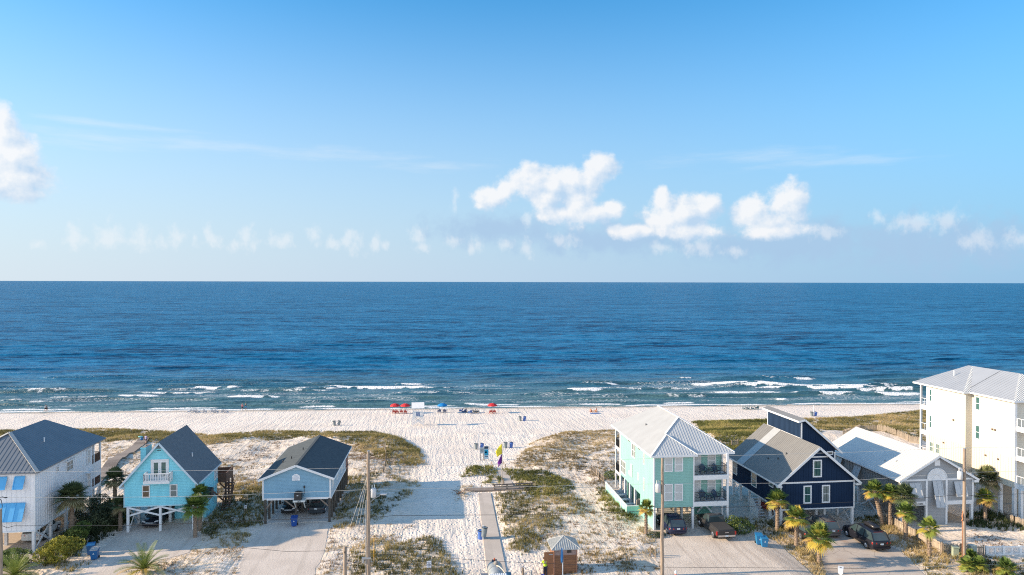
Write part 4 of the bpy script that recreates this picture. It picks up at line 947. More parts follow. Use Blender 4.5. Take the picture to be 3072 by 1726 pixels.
posts(h, [(.1, 16.0), (.1, 13.8), (4.4, 16.0), (8.3, 16.0)], 8.1, .2, WHITE, 'porch_post')
railing(h, [(.08, 13.7), (.08, 16.0), (8.3, 16.0)], 5.55, 1.0, BLACK, .13, .03); railing(h, [(.08, 13.7), (.08, 16.0), (8.3, 16.0)], 2.35, 1.0, BLACK, .13, .03)
text_mesh('lettering', 'SEALOFT', .30, pm('pale teal letters', (.45, .72, .74)), h, (1.05, -.012, 2.78), (R(90), 0, 0), .012)
# pool deck fence
mf = pm('mint board fence', (.28, .56, .47), (.26, .53, .44), stretch=(1, 1, 1), scale=1.5)
fl = thing('fence', 'mint board fence with white cap around the pool deck of the mint house', 'fence', MH.location, MH.rotation_euler.z)
m = MB(); m.box(-1.62, 4.93, -.6, -1.55, 14.7, 1.05); m.box(-1.55, 4.93, -.6, -.02, 5.0, 1.05); m.build('board_panel', mf, fl)
m = MB(); m.box(-1.66, 4.9, 1.05, -1.5, 14.72, 1.12); m.box(-1.5, 4.9, 1.053, -.02, 5.04, 1.12)
for y in (4.96, 7.4, 9.8, 12.2, 14.6): m.box(-1.665, y - .06, -.6, -1.63, y + .06, 1.05)
m.build('white_trim', WHITE, fl)
railing(fl, [(-1.58, 14.7), (.0, 14.7)], .1, 1.1, WHITE, .14, .03)
m = MB(); m.box(-1.5, 5.05, -.4, 4.2, 14.6, .06); tag(m.build('pool_deck', pm('pale pavers', (.45, .44, .43), (.36, .36, .36))), kind='structure')
o = bpy.data.objects['pool_deck']; o.location = MH.location; o.rotation_euler = MH.rotation_euler
def lounger(label, loc, rz):
    t = thing('sun_lounger', label, 'sun lounger', loc, rz, 'white sun loungers on the pool deck')
    m = MB(); m.box(-.3, -.9, .28, .3, .35, .34); m.prism([(-.3, .35, .28), (.3, .35, .28), (.3, 1.0, .70), (-.3, 1.0, .70)], (0, 0, .06)); m.build('bed', pm('lounger sling', (.62, .63, .62)), t)
    for x, y in ((-.26, -.8), (.26, -.8), (-.26, .3), (.26, .3)): m = MB(); m.box(x - .03, y - .03, 0, x + .03, y + .03, .28); m.build('leg', WHITE, t)
for i, (lab, y) in enumerate((('white sun lounger nearest the fence corner on the mint house deck', 6.1), ('second white sun lounger from the fence corner on the mint house deck', 7.9), ('third white sun lounger from the fence corner on the mint house deck', 9.7), ('white sun lounger farthest back on the mint house deck', 11.5))):
    lounger(lab, loc_of(MH, (-.72, y, .06)), MH.rotation_euler.z + R(100))
ADC = pm('navy plastic chair', (.012, .055, .12), (.01, .045, .10), rough=.5)
def adirondack(label, loc, rz, mat, group, s=1., name='adirondack_chair', cat='chair'):
    t = thing(name, label, cat, loc, rz, group)
    m = MB(); m.prism([(-.27, -.30, .38), (.27, -.30, .38), (.27, .22, .26), (-.27, .22, .26)], (0, 0, .03)); m.build('seat', mat, t)
    m = MB()
    for i in range(5):
        x = -.24 + .12 * i; hh = .98 - .09 * abs(i - 2) ** 1.3; m.bar((x, .20, .28), (x * 1.12, .48, hh), .11, .03, upv=(0, 1, 0))
    m.build('backrest', mat, t)
    for sx_ in (-1, 1):
        m = MB(); m.box(sx_ * .36 - .07, -.34, .56, sx_ * .36 + .07, .36, .59); m.build('armrest', mat, t)
        m = MB(); m.box(sx_ * .33 - .04, -.32, 0, sx_ * .33 + .04, -.24, .56); m.build('leg', mat, t)
        m = MB(); m.bar((sx_ * .3, -.25, .36), (sx_ * .3, .5, .03), .04, .12); m.build('leg', mat, t)
    t.scale = (s, s, s); return t
for z0, nm in ((5.81, 'upper'), (2.91, 'lower')):
    for x, sd in ((5.85, 'left'), (7.35, 'right')):
        adirondack(f'navy adirondack chair on the {nm} front porch of the mint house, {sd} one', loc_of(MH, (x, .75, z0)), MH.rotation_euler.z + R(-6 if sd == 'left' else 9), ADC, 'navy chairs on the mint house porches')
    t = thing('side_table', f'small dark table between the chairs on the {nm} mint porch', 'table', loc_of(MH, (6.62, .7, z0)), 0, 'small tables on the mint house porches')
    m = MB(); m.box(-.2, -.2, .42, .2, .2, .46); m.build('tabletop', ADC, t)
    for x, y in ((-.16, -.16), (.16, -.16), (-.16, .16), (.16, .16)): m = MB(); m.box(x - .025, y - .025, 0, x + .025, y + .025, .42); m.build('leg', ADC, t)

# ---- navy house with raised clerestory
NAVY = pm('navy board and batten', (.015, .034, .075), (.012, .028, .062), rough=.8, scale=.8, spec=.12)
TANR = pm('weathered tan metal roof', (.215, .21, .20), (.185, .18, .172), scale=1.4, stretch=(.3, 3, 1), rough=.5)
TANP = pm('roof highlight', (.38, .39, .39), (.35, .36, .37), rough=.4)
h = thing('beach_house', 'navy blue gabled house on white posts with a raised roof section', 'house', (39.04, 74.19, 0), yaw_of(1268)); NH = h
k = .83; xm = 4.45; zs = lambda x: 8.42 - abs(x - xm) * k
m = MB(); m.prism([(0, 0, 1.58), (8.85, 0, 1.58), (8.85, 0, zs(8.85)), (xm, 0, 8.42), (0, 0, zs(0))], (0, 12.3, 0))
battens(m, 'f', 0, 0, 8.85, 1.6, lambda a: min(zs(a), 20), .3, .025); battens(m, 'l', 0, 0, 12.3, 1.6, zs(0), .3, .025); battens(m, 'r', 8.85, 0, 12.3, 1.6, zs(8.85), .3, .025); m.build('wall', NAVY, h)
m = MB(); m.box(-.05, -.06, 1.45, 8.9, 12.35, 1.58); m.box(-.04, -.05, 1.582, .1, 0, 4.7); m.box(8.75, -.05, 1.582, 8.9, 0, 4.7); m.box(.1, -.055, 4.42, 8.75, 0, 4.58); m.box(3.0, -.055, 7.28, 5.9, 0, 7.42)
m.build('trim', WHITE, h)
e = 8.6 - 5.0 * k; rz_ = 8.6; xr_ = xm + 5.03; xl = xm - 5.0
m = MB(); m.slab([(xl, -.4, e), (xm, -.4, rz_), (xm, 12.6, rz_), (xl, 12.6, e)], .14); m.slab([(xm, -.4, rz_), (xr_, -.4, e), (xr_, 12.6, e), (xm, 12.6, rz_)], .14)
ribs(m, (xl, -.4, e), (xl, 12.6, e), (xm, 12.6, rz_), (xm, -.4, rz_), .3, .025, .025); ro = m.build('roof', TANR, h)
m = MB(); nx = k / math.hypot(1, k); nz = 1 / math.hypot(1, k); q = [(xl - nx * .03, 8.24, e + .03), (xl - nx * .03, 9.85, e + .03), (xm - .06, 9.85, rz_ + .0), (xm - .06, 8.24, rz_ + .0)]; m.slab(q, .02); m.build('highlight_stripe', TANP, ro)  # highlight on the roof, put in as a stripe of paler colour
for p in ((1.6, 3.6, 6.3), (1.2, 5.2, 5.9), (2.4, 3.2, 6.95)): pipe_vent(ro, p, BLACK, .12)
m = MB()
for x in (xl, xr_): m.bar((xm, -.42, rz_ - .18), (x, -.42, e - .18), .06, .26)
m.bar((xl - .01, -.4, e - .1), (xl - .01, 12.6, e - .1), .05, .2); m.box(xl, -.38, e - .36, .0, 0, e - .16); m.box(8.86, -.38, e - .36, xr_, 0, e - .16); m.build('fascia', WHITE, ro)
# raised section
yd0, yd1, xd = 3.7, 11.8, 4.55; zt = 10.45; xe = 9.55; kk = .85
m = MB(); m.prism([(xd, yd0, zs(xd) - .5), (8.8, yd0, zs(8.8) - .5), (8.8, yd0, zt + .45 - kk * (8.8 - xd)), (xd + .3, yd0, zt + .2), (xd, yd0, zt)], (0, yd1 - yd0, 0)); battens(m, 'l', xd, yd0, yd1, 8.5, zt, .3, .025); battens(m, 'f', yd0, xd, 8.8, 6.2, lambda a: zt + .35 - kk * (a - xd), .3, .025); m.build('clerestory_wall', NAVY, h)
zr = 10.95; m = MB(); m.slab([(xd - .55, yd0 - .35, zr - .25), (xd + .3, yd0 - .35, zr), (xd + .3, yd1 + .4, zr), (xd - .55, yd1 + .4, zr - .25)], .12); m.slab([(xd + .3, yd0 - .35, zr), (xe, yd0 - .35, zr - kk * (xe - xd - .3)), (xe, yd1 + .4, zr - kk * (xe - xd - .3)), (xd + .3, yd1 + .4, zr)], .12); m.build('clerestory_roof', TANR, h)
m = MB(); m.bar((xd - .56, yd0 - .35, zr - .32), (xd - .56, yd1 + .4, zr - .32), .05, .2); m.bar((xd + .3, yd0 - .37, zr - .16), (xe, yd0 - .37, zr - .16 - kk * (xe - xd - .3)), .05, .22); m.bar((xd - .55, yd0 - .37, zr - .36), (xd + .3, yd0 - .37, zr - .14), .05, .2)
m.box(xd - .05, yd0 - .05, 8.5, xd + .1, yd0, zt); m.box(xd - .05, yd0 + .1, 8.42, xd - .0, yd1, 8.62); m.box(xd - .05, yd1 - .1, 8.5, xd, yd1 + .05, zt); m.box(8.7, yd0 - .05, 5.6, 8.85, yd0, 6.9); m.build('clerestory_trim', WHITE, h)
window(h, 'f', yd0, 7.75, 8.55, 6.55, 7.0, GLASS, rail=False)
window(h, 'f', 0, 2.7, 3.68, 2.12, 4.15, GREENG, fw=.15); window(h, 'f', 0, 4.92, 5.9, 2.12, 4.15, BLIND2, fw=.15); window(h, 'f', 0, 3.82, 4.9, 5.05, 7.02, GREENG, fw=.15)
window(h, 'l', 0, 10.85, 12.15, 2.4, 4.1, BLIND2); window(h, 'l', 0, 5.65, 7.0, 2.3, 4.0, GREENG); window(h, 'l', 0, 1.6, 2.6, 3.5, 4.05, GREENG, rail=False)
posts(h, [(.12, y) for y in (.15, 2.6, 5.2, 7.8, 10.2, 12.2)] + [(8.7, y) for y in (.15, 3, 6, 9, 12.2)] + [(x, 1.6) for x in (3.2, 5.2, 6.2)] + [(3., 6), (6, 6), (3, 11), (6, 11)], 1.5, .26, z0=-1.)
brace(h, xbrace((8.7, .3), (8.7, 2.9), -.5, 1.4, (.07, 0)) + xbrace((.1, .3), (.1, 2.5), -.4, 1.4, (.07, 0)) + xbrace((.1, 10.3), (.1, 12.1), -.4, 1.4, (.07, 0)))
m = MB()
for i in range(7): m.box(-.95, 3.4 + .28 * i, -.3 + .26 * i, -.05, 3.68 + .28 * i, -.25 + .26 * i)
m.prism([(-1.0, 3.3, -.5), (-1.0, 5.4, -.5), (-1.0, 5.4, 1.4), (-1.0, 4.6, 1.4), (-1.0, 3.3, .5)], (.05, 0, 0)); m.build('stairs', WHITE, h)
t = thing('canoe', 'dark red canoe lying under the navy house', 'boat', loc_of(h, (1.5, 5.6, -.35)), h.rotation_euler.z + R(20))
m = MB(); m.ell((0, 0, .35), (.45, 1.9, .35), 14, 8); m.build('hull', pm('dark red hull', (.28, .02, .02)), t); m = MB(); m.bar((0, -1.8, .66), (0, 1.8, .66), .05, .06); m.build('keel', pm('dark red hull', (.28, .02, .02)), t)

# ---- grey house with arched shutter bay
GREY = pm('grey lap siding', (.30, .315, .33), (.28, .295, .31), lap=.17, scale=1.)
GREYB = pm('grey board wall', (.27, .275, .275), (.25, .255, .255), scale=.8)
LSH = pm('pale grey shutter', (.46, .48, .50), (.43, .45, .47), stretch=(1, 1, 14), scale=3)
h = thing('beach_house', 'grey gabled house with white arched panel and long shutters', 'house', (52.86, 73.24, 0), yaw_of(1300)); GH = h
k = .575; xm = 4.42; zs = lambda x: 7.35 - abs(x - xm) * k
m = MB(); m.prism([(0, 0, 2.2), (8.84, 0, 2.2), (8.84, 0, zs(8.84)), (xm, 0, 7.35), (0, 0, zs(0))], (0, 14.9, 0)); m.box(3.15, -.02, -.8, 5.5, 3.0, 2.2); m.build('wall', GREY, h)
m = MB(); m.box(-.02, .1, 1.6, 0, 14.9, zs(0)); battens(m, 'l', -.02, .1, 14.9, 1.6, zs(0), .33, .04); m.build('side_wall', GREYB, h)
m = MB(); m.box(-.06, -.06, 1.76, 3.0, .3, 2.21); m.box(5.65, -.06, 1.76, 8.9, .3, 2.21); m.box(-.06, -.05, 4.55, 8.9, 0, 4.75); m.box(2.98, -.08, -.9, 3.22, .15, 4.55); m.box(5.42, -.08, -.9, 5.66, .15, 4.55)
m.box(-.06, -.06, 2.22, .14, .0, 4.54); m.box(8.7, -.06, 2.22, 8.9, 0, 4.54); m.build('trim', WHITE, h)
e = 7.5 - 4.85 * k; rz_ = 7.5
m = MB(); m.slab([(xm - 4.85, -.4, e), (xm, -.4, rz_), (xm, 15.3, rz_), (xm - 4.85, 15.3, e)], .12); m.slab([(xm, -.4, rz_), (xm + 4.85, -.4, e), (xm + 4.85, 15.3, e), (xm, 15.3, rz_)], .12)
ribs(m, (xm - 4.85, -.4, e), (xm - 4.85, 15.3, e), (xm, 15.3, rz_), (xm, -.4, rz_), .45, .04, .04); ro = m.build('roof', pm('near white metal roof', (.60, .595, .575), (.56, .555, .535), scale=.7, rough=.4), h)
m = MB()
for x in (-4.85, 4.85): m.bar((xm, -.42, rz_ - .15), (xm + x, -.42, e - .15), .05, .22)
m.box(xm + 4.3, -.4, e - .42, xm + 4.85, .1, e - .14); m.bar((xm - 4.86, -.4, e - .08), (xm - 4.86, 15.3, e - .08), .04, .16); m.build('fascia', WHITE, ro)
for p in ((1.7, 3.2, 5.85), (1.2, 4.6, 5.55)): pipe_vent(ro, p, GALV, .2)
m = MB(); n = 20; m.prism([(4.36 + 1.23 * math.cos(PI * i / n), 0, 4.75 + 1.2 * math.sin(PI * i / n)) for i in range(n + 1)], (0, -.06, 0))
for i in range(1, 12): a = PI * i / 12; m.bar((4.36 + .45 * math.cos(a), -.075, 4.75 + .45 * math.sin(a)), (4.36 + 1.12 * math.cos(a), -.075, 4.75 + 1.1 * math.sin(a)), .05, .03, upv=(0, 1, 0))
m.tube([(4.36 + 1.2 * math.cos(PI * i / n), -.07, 4.75 + 1.17 * math.sin(PI * i / n)) for i in range(n + 1)], .06, 6); m.tube([(4.36 + .45 * math.cos(PI * i / n), -.07, 4.75 + .45 * math.sin(PI * i / n)) for i in range(n + 1)], .04, 6); m.build('arched_panel', WHITE, h)
m = MB(); m.box(4.07, -.06, 6.24, 4.73, 0, 6.92); m.build('gable_vent', WHITE, h)
shutter(h, 0, 3.82, 4.88, 4.52, 1.72, .75, LSH, cols=2); shutter(h, 0, 6.45, 7.75, 4.38, 2.8, .55, LSH, cols=2); shutter(h, 0, 1.0, 2.3, 4.38, 2.8, .55, LSH, cols=2)
shutter(h, -.02, 7.2, 8.4, 4.35, 3.0, .6, LSH, side='l', cols=2); shutter(h, -.02, 11.2, 12.4, 4.35, 3.0, .6, LSH, side='l', cols=2)
posts(h, [(8.75, .1), (.1, .1), (8.75, 4), (.1, 4.2), (.1, 8), (.1, 12), (8.75, 8), (8.75, 12), (7.3, 3.0)], 1.78, .28, z0=-1.2)
brace(h, xbrace((.1, 4.3), (.1, 7.9), -.6, 1.6, (.07, 0)))
text_mesh('lettering', 'CURE', .26, BLACK, h, (2.35, -.075, 1.93), (R(90), 0, 0), .01)
m = MB(); m.box(.3, 5, -.8, 5.5, 5.15, 1.7); m.build('back_screen', GREYB, h)
m = MB(); m.box(5.7, .1, -.8, 8.6, 7, -.32); m.build('parking_slab', pm('pale brown slab', (.33, .27, .22)), h)

# ---- tall cream building at the right edge
CREAM = pm('cream siding', (.60, .555, .465), (.55, .505, .42), rough=.6, lap=.2, scale=.7, stretch=(2, 2, .25))
METG = pm('pale grey metal roof', (.40, .42, .45), (.37, .39, .42), rough=.4, scale=.5, metal=.2)
h = thing('apartment_building', 'tall cream building on posts with pale hip roof and stacked porches', 'building', (67.63, 75.99, 0), yaw_of(1300)); CH = h
m = MB(); m.box(0, -2.0, 3.1, 10, 4.5, 13.15); m.box(-.87, 4.5, 3.1, 10, 11.3, 13.15); battens(m, 'l', 0, -2, 4.5, 3.1, 6.6, .4, .03); battens(m, 'l', -.87, 4.5, 11.3, 3.1, 6.6, .4, .03); m.build('wall', CREAM, h)
ez = 13.35; rz_ = 15.87
m = MB(); xc = 4.5
nr = [(-.5, -2.45, ez), (-.5, 5.2, ez), (xc, 5.2, rz_), (xc, 2.3, rz_)]; nf = [(-.5, -2.45, ez), (xc, 2.3, rz_), (9.5, -2.45, ez)]
kf_ = (rz_ - ez) / (xc + 1.4); fl_ = [(-1.4, 4.24, ez), (-1.4, 13.5, ez), (xc, 10.6, rz_), (xc, 9.9, rz_)]; ff_ = [(-1.4, 4.24, ez), (xc, 9.9, rz_), (10.4, 4.24, ez)]
m.slab(nr, .12); m.slab(fl_, .12); m.slab([(-.5 + 10, -2.45, ez), (xc, 2.3, rz_), (xc, 5.2, rz_), (9.5, 5.2, ez)], .12); m.slab([(10.4, 4.24, ez), (xc, 9.9, rz_), (xc, 10.6, rz_), (10.4, 13.5, ez)], .12); m.slab([(-1.4, 13.5, ez), (10.4, 13.5, ez), (xc, 10.6, rz_)], .12)
m.slab([(xc, 5.0, rz_), (-.5, 5.0, ez), (-.5, 9.6, ez + 0), (xc, 9.9, rz_)], .12)
hip_ribs(m, nr, .5, (1, 0), .03, .03); hip_ribs(m, fl_, .5, (1, 0), .03, .03); ro = m.build('roof', METG, h)
m = MB(); m.slab(nf, .12); m.slab(ff_, .12); hip_ribs(m, nf, .3, (0, 1), .1, .07); hip_ribs(m, ff_, .3, (0, 1), .1, .07); m.build('ribbed_roof', METB, h)
m = MB(); m.bar((-1.42, 4.2, ez - .1), (-1.42, 13.5, ez - .1), .05, .2); m.bar((-.52, -2.45, ez - .1), (-.52, 4.2, ez - .1), .05, .2); m.bar((-1.42, 4.22, ez - .1), (-.5, 4.22, ez - .1), .05, .2); m.bar((-.52, -2.47, ez - .1), (9.5, -2.47, ez - .1), .05, .2); m.build('fascia', WHITE, ro)
pipe_vent(ro, (1.6, 9.6, 14.7), WHITE, .6)
for c, a0, a1, z0, z1 in ((-.87, 10.45, 10.9, 11.1, 12.7), (-.87, 10.45, 10.9, 7.55, 9.2), (-.87, 10.15, 10.75, 4.4, 5.7), (-.87, 9.0, 9.6, 4.4, 5.7), (0, 3.2, 3.85, 11.2, 12.85), (0, 3.2, 3.85, 7.6, 9.3)):
    window(h, 'l', c, a0, a1, z0, z1, GREENG, fw=.06)
for i, z in enumerate((3.2, 6.5, 9.9)):
    for q in ((-.8, 11.3, z - .15, 10, 12.75, z + .35), (.2, -3.9, z - .15, 10, -2.0, z + .3)): m = MB(); m.box(*q); m.build('porch_floor', WHITE, h)
    railing(h, [(-.75, 11.4), (-.75, 12.7), (9, 12.7)], z + .35, 1.0, WHITE, .6, .03, .06); railing(h, [(.3, -2.05), (.3, -3.8), (9, -3.8)], z + .3, 1.05, WHITE, .5, .04, .07)
posts(h, [(-.75, 11.45), (-.75, 12.7), (.3, -3.75)], 13.2, .22, WHITE, 'porch_post', z0=-.5)
m = MB(); m.box(.0, -2.75, 6.0, .2, -2.0, 13.1) if False else m.box(.02, -2.02, 3.1, .3, -1.98, 13.1); m.build('corner_board', WHITE, h)
posts(h, [(.12, .1), (.12, -1.9), (.2, -2.75), (.12, 4.3), (-.7, 8), (-.7, 11.2), (3.5, -1.9), (3.5, 4)], 3.1, .34)
brace(h, [((.12, 2.6, 2.8), (.12, .4, .6))])
m = MB(); m.box(1.5, 3.0, -.3, 9, 3.2, 3.1); m.build('garage_wall', pm('tan stucco', (.40, .35, .28)), h)
m = MB()
for p in ((0, 1.2, 9.3), (0, .8, 9.3), (0, 2.2, 5.9), (0, .3, 5.9), (-.87, 6.5, 9.4), (-.87, 8.2, 6.1)): m.box(p[0] - .12, p[1] - .1, p[2] - .1, p[0], p[1] + .1, p[2] + .1)
m.build('wall_lamps', pm('bronze fixture', (.12, .09, .07)), h)

# ------------------------------------------------------------------ vehicles
def paint(name, c): return pm(name, c, tuple(x * .92 for x in c), rough=.35, spec=.35, coat=.15)
def vehicle(label, cat, pos, heading, L_, W_, H_, col, kind='suv', name='parked_car', group=None, plate=True, roofbox=False, door_handles=True, glass=None):
    """local: +y is the nose, x across, z up; origin at ground centre"""
    t = thing(name, label, cat, pos, heading, group); p = paint('paint ' + label[:18], col); g = glass or GLASS
    hw = W_ / 2; hl = L_ / 2; gc = .20; belt = H_ * .60; hood = H_ * .585
    if kind == 'suv': st = [(-1, .30, belt * .90, .90), (-.975, gc + .08, belt * .99, .95), (-.90, gc, belt, 1.), (-.4, gc, belt, 1.), (.2, gc, belt, 1.), (.42, gc, hood, 1.), (.75, gc, hood * .95, .99), (.92, gc + .02, hood * .86, .93), (1., .34, hood * .66, .82)]
    elif kind == 'sedan': belt = H_ * .62; hood = H_ * .60; st = [(-1, .32, belt * .95, .84), (-.97, gc + .05, belt * 1.03, .93), (-.7, gc, belt * 1.03, 1.), (-.3, gc, belt, 1.), (.2, gc, belt, 1.), (.4, gc, hood, 1.), (.75, gc, hood * .90, .98), (.93, gc + .03, hood * .76, .90), (1., .34, hood * .6, .76)]
    else: belt = H_ * .62; hood = H_ * .62; st = [(-1, .45, belt * .99, .97), (-.985, .40, belt, .98), (-.5, .40, belt, 1.), (-.12, .38, belt, 1.), (.2, .38, belt, 1.), (.42, .38, hood, 1.), (.8, .38, hood * .97, .99), (.96, .42, hood * .9, .95), (1., .5, hood * .78, .9)]
    m = MB(); n = len(st); vs = []
    for (s, zb, zt, w) in st:
        y = s * hl; w = w * hw; zm = zb + (zt - zb) * .45
        vs += [(-w * .86, y, zb), (-w * .97, y, zb + .10), (-w, y, zm), (-w * .97, y, zt - .09), (-w * .88, y, zt), (w * .88, y, zt), (w * .97, y, zt - .09), (w, y, zm), (w * .97, y, zb + .10), (w * .86, y, zb)]
    fs = [tuple(range(9, -1, -1)), tuple(range((n - 1) * 10, n * 10))] + [(i * 10 + k, i * 10 + (k + 1) % 10, i * 10 + 10 + (k + 1) % 10, i * 10 + 10 + k) for i in range(n - 1) for k in range(10)]
    m.add(vs, fs); bo = m.build('body', p, t, True)
    # greenhouse
    if kind == 'suv': gh = [(-.965, belt - .02, belt + .02, .86, .86), (-.80, belt - .02, H_ * .965, .93, .76), (-.3, belt - .02, H_, .95, .78), (.12, belt - .02, H_ * .985, .95, .77), (.24, belt - .02, H_ * .93, .95, .74), (.50, belt - .04, belt + .0, .92, .88)]
    elif kind == 'sedan': gh = [(-.72, belt, belt + .03, .88, .86), (-.42, belt, H_ * .955, .92, .70), (-.1, belt, H_, .93, .72), (.08, belt, H_ * .97, .93, .70), (.42, belt - .05, belt - .02, .9, .86)]
    else: gh = [(-.14, belt, H_ * .95, .93, .80), (-.10, belt, H_ * .985, .94, .78), (.05, belt, H_, .94, .78), (.22, belt, H_ * .97, .94, .76), (.46, belt - .03, belt, .92, .88)]
    m = MB(); vs = []; n = len(gh)
    for (s, zb, zt, wb, wt) in gh: y = s * hl; vs += [(-wb * hw, y, zb), (-wt * hw, y, zt - .02), (-wt * hw * .9, y, zt), (wt * hw * .9, y, zt), (wt * hw, y, zt - .02), (wb * hw, y, zb)]
    fs = [tuple(range(5, -1, -1)), tuple(range((n - 1) * 6, n * 6))] + [(i * 6 + k, i * 6 + (k + 1) % 6, i * 6 + 6 + (k + 1) % 6, i * 6 + 6 + k) for i in range(n - 1) for k in range(6)]
    m.add(vs, fs); m.build('windows', g, t)
    # painted roof skin and pillars
    m = MB(); a = gh[1:-1]; vs = []
    for (s, zb, zt, wb, wt) in a:
        y = s * hl; vs += [(-wt * hw * 1.01, y, zt - .05), (-wt * hw * .93, y, zt + .012), (wt * hw * .93, y, zt + .012), (wt * hw * 1.01, y, zt - .05)]
    m.add(vs, [(i * 4 + k, i * 4 + k + 1, i * 4 + 5 + k, i * 4 + 4 + k) for i in range(len(a) - 1) for k in range(3)]); m.build('roof', p, t, True, fixn=True)
    for sx_ in (-1, 1):
        for i0 in ((0, 1), (n - 1, n - 2)):
            m = MB(); s, zb, zt, wb, wt = gh[i0[0]]; s2, zb2, zt2, wb2, wt2 = gh[i0[1]]
            m.bar((sx_ * wt * hw * .97, s * hl, zt), (sx_ * wt2 * hw * 1.0, s2 * hl, zt2 - .03), .07, .06); m.build('pillar', p, t)
        for s_ in ((-.42, .02) if kind == 'suv' else (-.16,) if kind == 'sedan' else (.12,)):
            zt = H_ * .97; m = MB(); m.bar((sx_ * hw * .955, s_ * hl, belt), (sx_ * hw * .775, s_ * hl, zt - .03), .03, .10, upv=(0, 1, 0)); m.build('pillar', p, t)
        m = MB(); y = .26 * hl; m.ell((sx_ * (hw + .09), y, belt + .06), (.12, .07, .09), 8, 6); m.build('mirror', p, t, True)
        if door_handles:
            for s_ in (-.32, .08): m = MB(); m.box(sx_ * hw - .02, s_ * hl - .1, belt - .18, sx_ * hw + .02, s_ * hl + .1, belt - .15); m.build('door_handle', CHROME if kind != 'sedan' else p, t)
        # lamps
        m = MB(); zl = belt * .80; yb = -hl
        if kind == 'truck': m.box(sx_ * hw * .99 - .13, yb - .02, belt * .60, sx_ * hw * .99 + .02, yb + .1, belt * .92)
        elif kind == 'sedan': m.prism([(sx_ * hw * .45, yb - .0, zl * .92), (sx_ * hw * .92, yb + .06, zl * .92), (sx_ * hw * .92, yb + .06, zl * 1.1), (sx_ * hw * .45, yb, zl * 1.08)], (0, .1, 0))
        else: m.prism([(sx_ * hw * .5, yb - .02, zl * .94), (sx_ * hw * .97, yb + .07, zl * .90), (sx_ * hw * .97, yb + .07, zl * 1.12), (sx_ * hw * .55, yb - .01, zl * 1.1)], (0, .12, 0))
        m.build('taillight', RED, t)
        m = MB(); yf = hl * .93; zf = hood * (.72 if kind != 'truck' else .80); m.prism([(sx_ * hw * .48, yf + .12, zf), (sx_ * hw * .90, yf - .06, zf + .03), (sx_ * hw * .92, yf - .10, zf + .16), (sx_ * hw * .55, yf + .08, zf + .12)], (0, -.12, 0)); m.build('headlight', LENS, t)
    rw = .36 if kind != 'truck' else .40
    if kind == 'sedan': rw = .33
    for sy_ in (-.60, .60):
        for sx_ in (-1, 1):
            w_ = MB(); c = (sx_ * (hw - .11), sy_ * hl, rw); w_.tube([(c[0] - sx_ * .12, c[1], rw), (c[0] + sx_ * .115, c[1], rw), (c[0] + sx_ * .135, c[1], rw)], [rw, rw, rw * .93], 20); wo = w_.build('wheel', RUBBER, t)
            r2 = MB(); r2.tube([(c[0] + sx_ * .12, c[1], rw), (c[0] + sx_ * .145, c[1], rw)], [rw * .66, rw * .62], 16)
            for k in range(5): a = 2 * PI * k / 5; r2.bar((c[0] + sx_ * .15, c[1], rw), (c[0] + sx_ * .15, c[1] + rw * .6 * math.cos(a), rw + rw * .6 * math.sin(a)), .03, .09, upv=(1, 0, 0))
            r2.build('rim', CHROME, wo)
    m = MB(); m.box(-hw * .92, -hl - .03, .36 if kind != 'truck' else .5, hw * .92, -hl + .12, .52 if kind != 'truck' else .68); m.build('rear_bumper', CHROME if kind == 'truck' else p, t)
    m = MB(); m.box(-hw * .86, hl - .22, .30, hw * .86, hl - .0, .46); m.build('front_bumper', p if kind != 'truck' else CHROME, t)
    m = MB(); m.box(-hw * .45, hl - .13, hood * .58, hw * .45, hl + .0, hood * .74); m.build('grille', CHROME if kind == 'sedan' else BLACK, t)
    if plate:
        zz = .82 if kind == 'suv' else (.60 if kind == 'truck' else .78); m = MB(); m.box(-.16, -hl - .045, zz - .07, .16, -hl - .02, zz + .08); m.build('number_plate', pm('plate', (.6, .66, .70)), t)
    if kind == 'truck':
        m = MB(); m.box(-hw * .86, -hl + .10, belt + .003, hw * .86, -.16 * hl, belt + .045); m.build('bed_cover', pm('brown black vinyl', (.035, .033, .033), rough=.8), t)
        m = MB(); m.box(-hw * .9, -hl - .012, .72, hw * .9, -hl + .0, belt - .04); m.build('tailgate', p, t)
        m = MB(); m.box(-.2, -hl - .03, belt * .78, .2, -hl - .012, belt * .84); m.build('badge', CHROME, t)
    if kind == 'suv' and not roofbox:
        for sx_ in (-1, 1): m = MB(); m.tube([(sx_ * hw * .68, -.7 * hl, H_ + .0), (sx_ * hw * .7, -.6 * hl, H_ + .06), (sx_ * hw * .7, .0, H_ + .07), (sx_ * hw * .68, .1 * hl, H_ + .01)], .02, 6); m.build('roof_rail', BLACK, t)
    if kind != 'truck':
        m = MB(); m.box(-hw * .5, -hl * .80, H_ * .955, hw * .5, -hl * .74, H_ * .975); m.build('high_brake_light', pm('dark red lens', (.15, .01, .01), rough=.2), t)
    return t
def posed(px_rear, px_front, frac_len, zoff=0.):
    """ground contact of a rear and the matching front wheel on the left side -> heading"""
    a = at(*px_rear); b = at(*px_front); d = (b - a).xy; return a, math.atan2(-d.x, d.y)
def put_left_rear(px_rear, px_front, L_, W_, back=.40):
    a, hd = posed(px_rear, px_front, 0); f = Vector((-math.sin(hd), math.cos(hd), 0)); r = Vector((math.cos(hd), math.sin(hd), 0))
    c = a + f * (L_ * .30) + r * (W_ / 2 - .1); c.z = hz(c.x, c.y) + .025; return c, hd
c, hd = put_left_rear((2003, 1602.5), (1981, 1579), 4.75, 1.93)
vehicle('dark blue crossover with its tail to the street under the mint house', 'car', c, hd, 4.75, 1.93, 1.68, (.012, .018, .05))
c, hd = put_left_rear((2141, 1615), (2101.5, 1580.5), 5.85, 2.03)
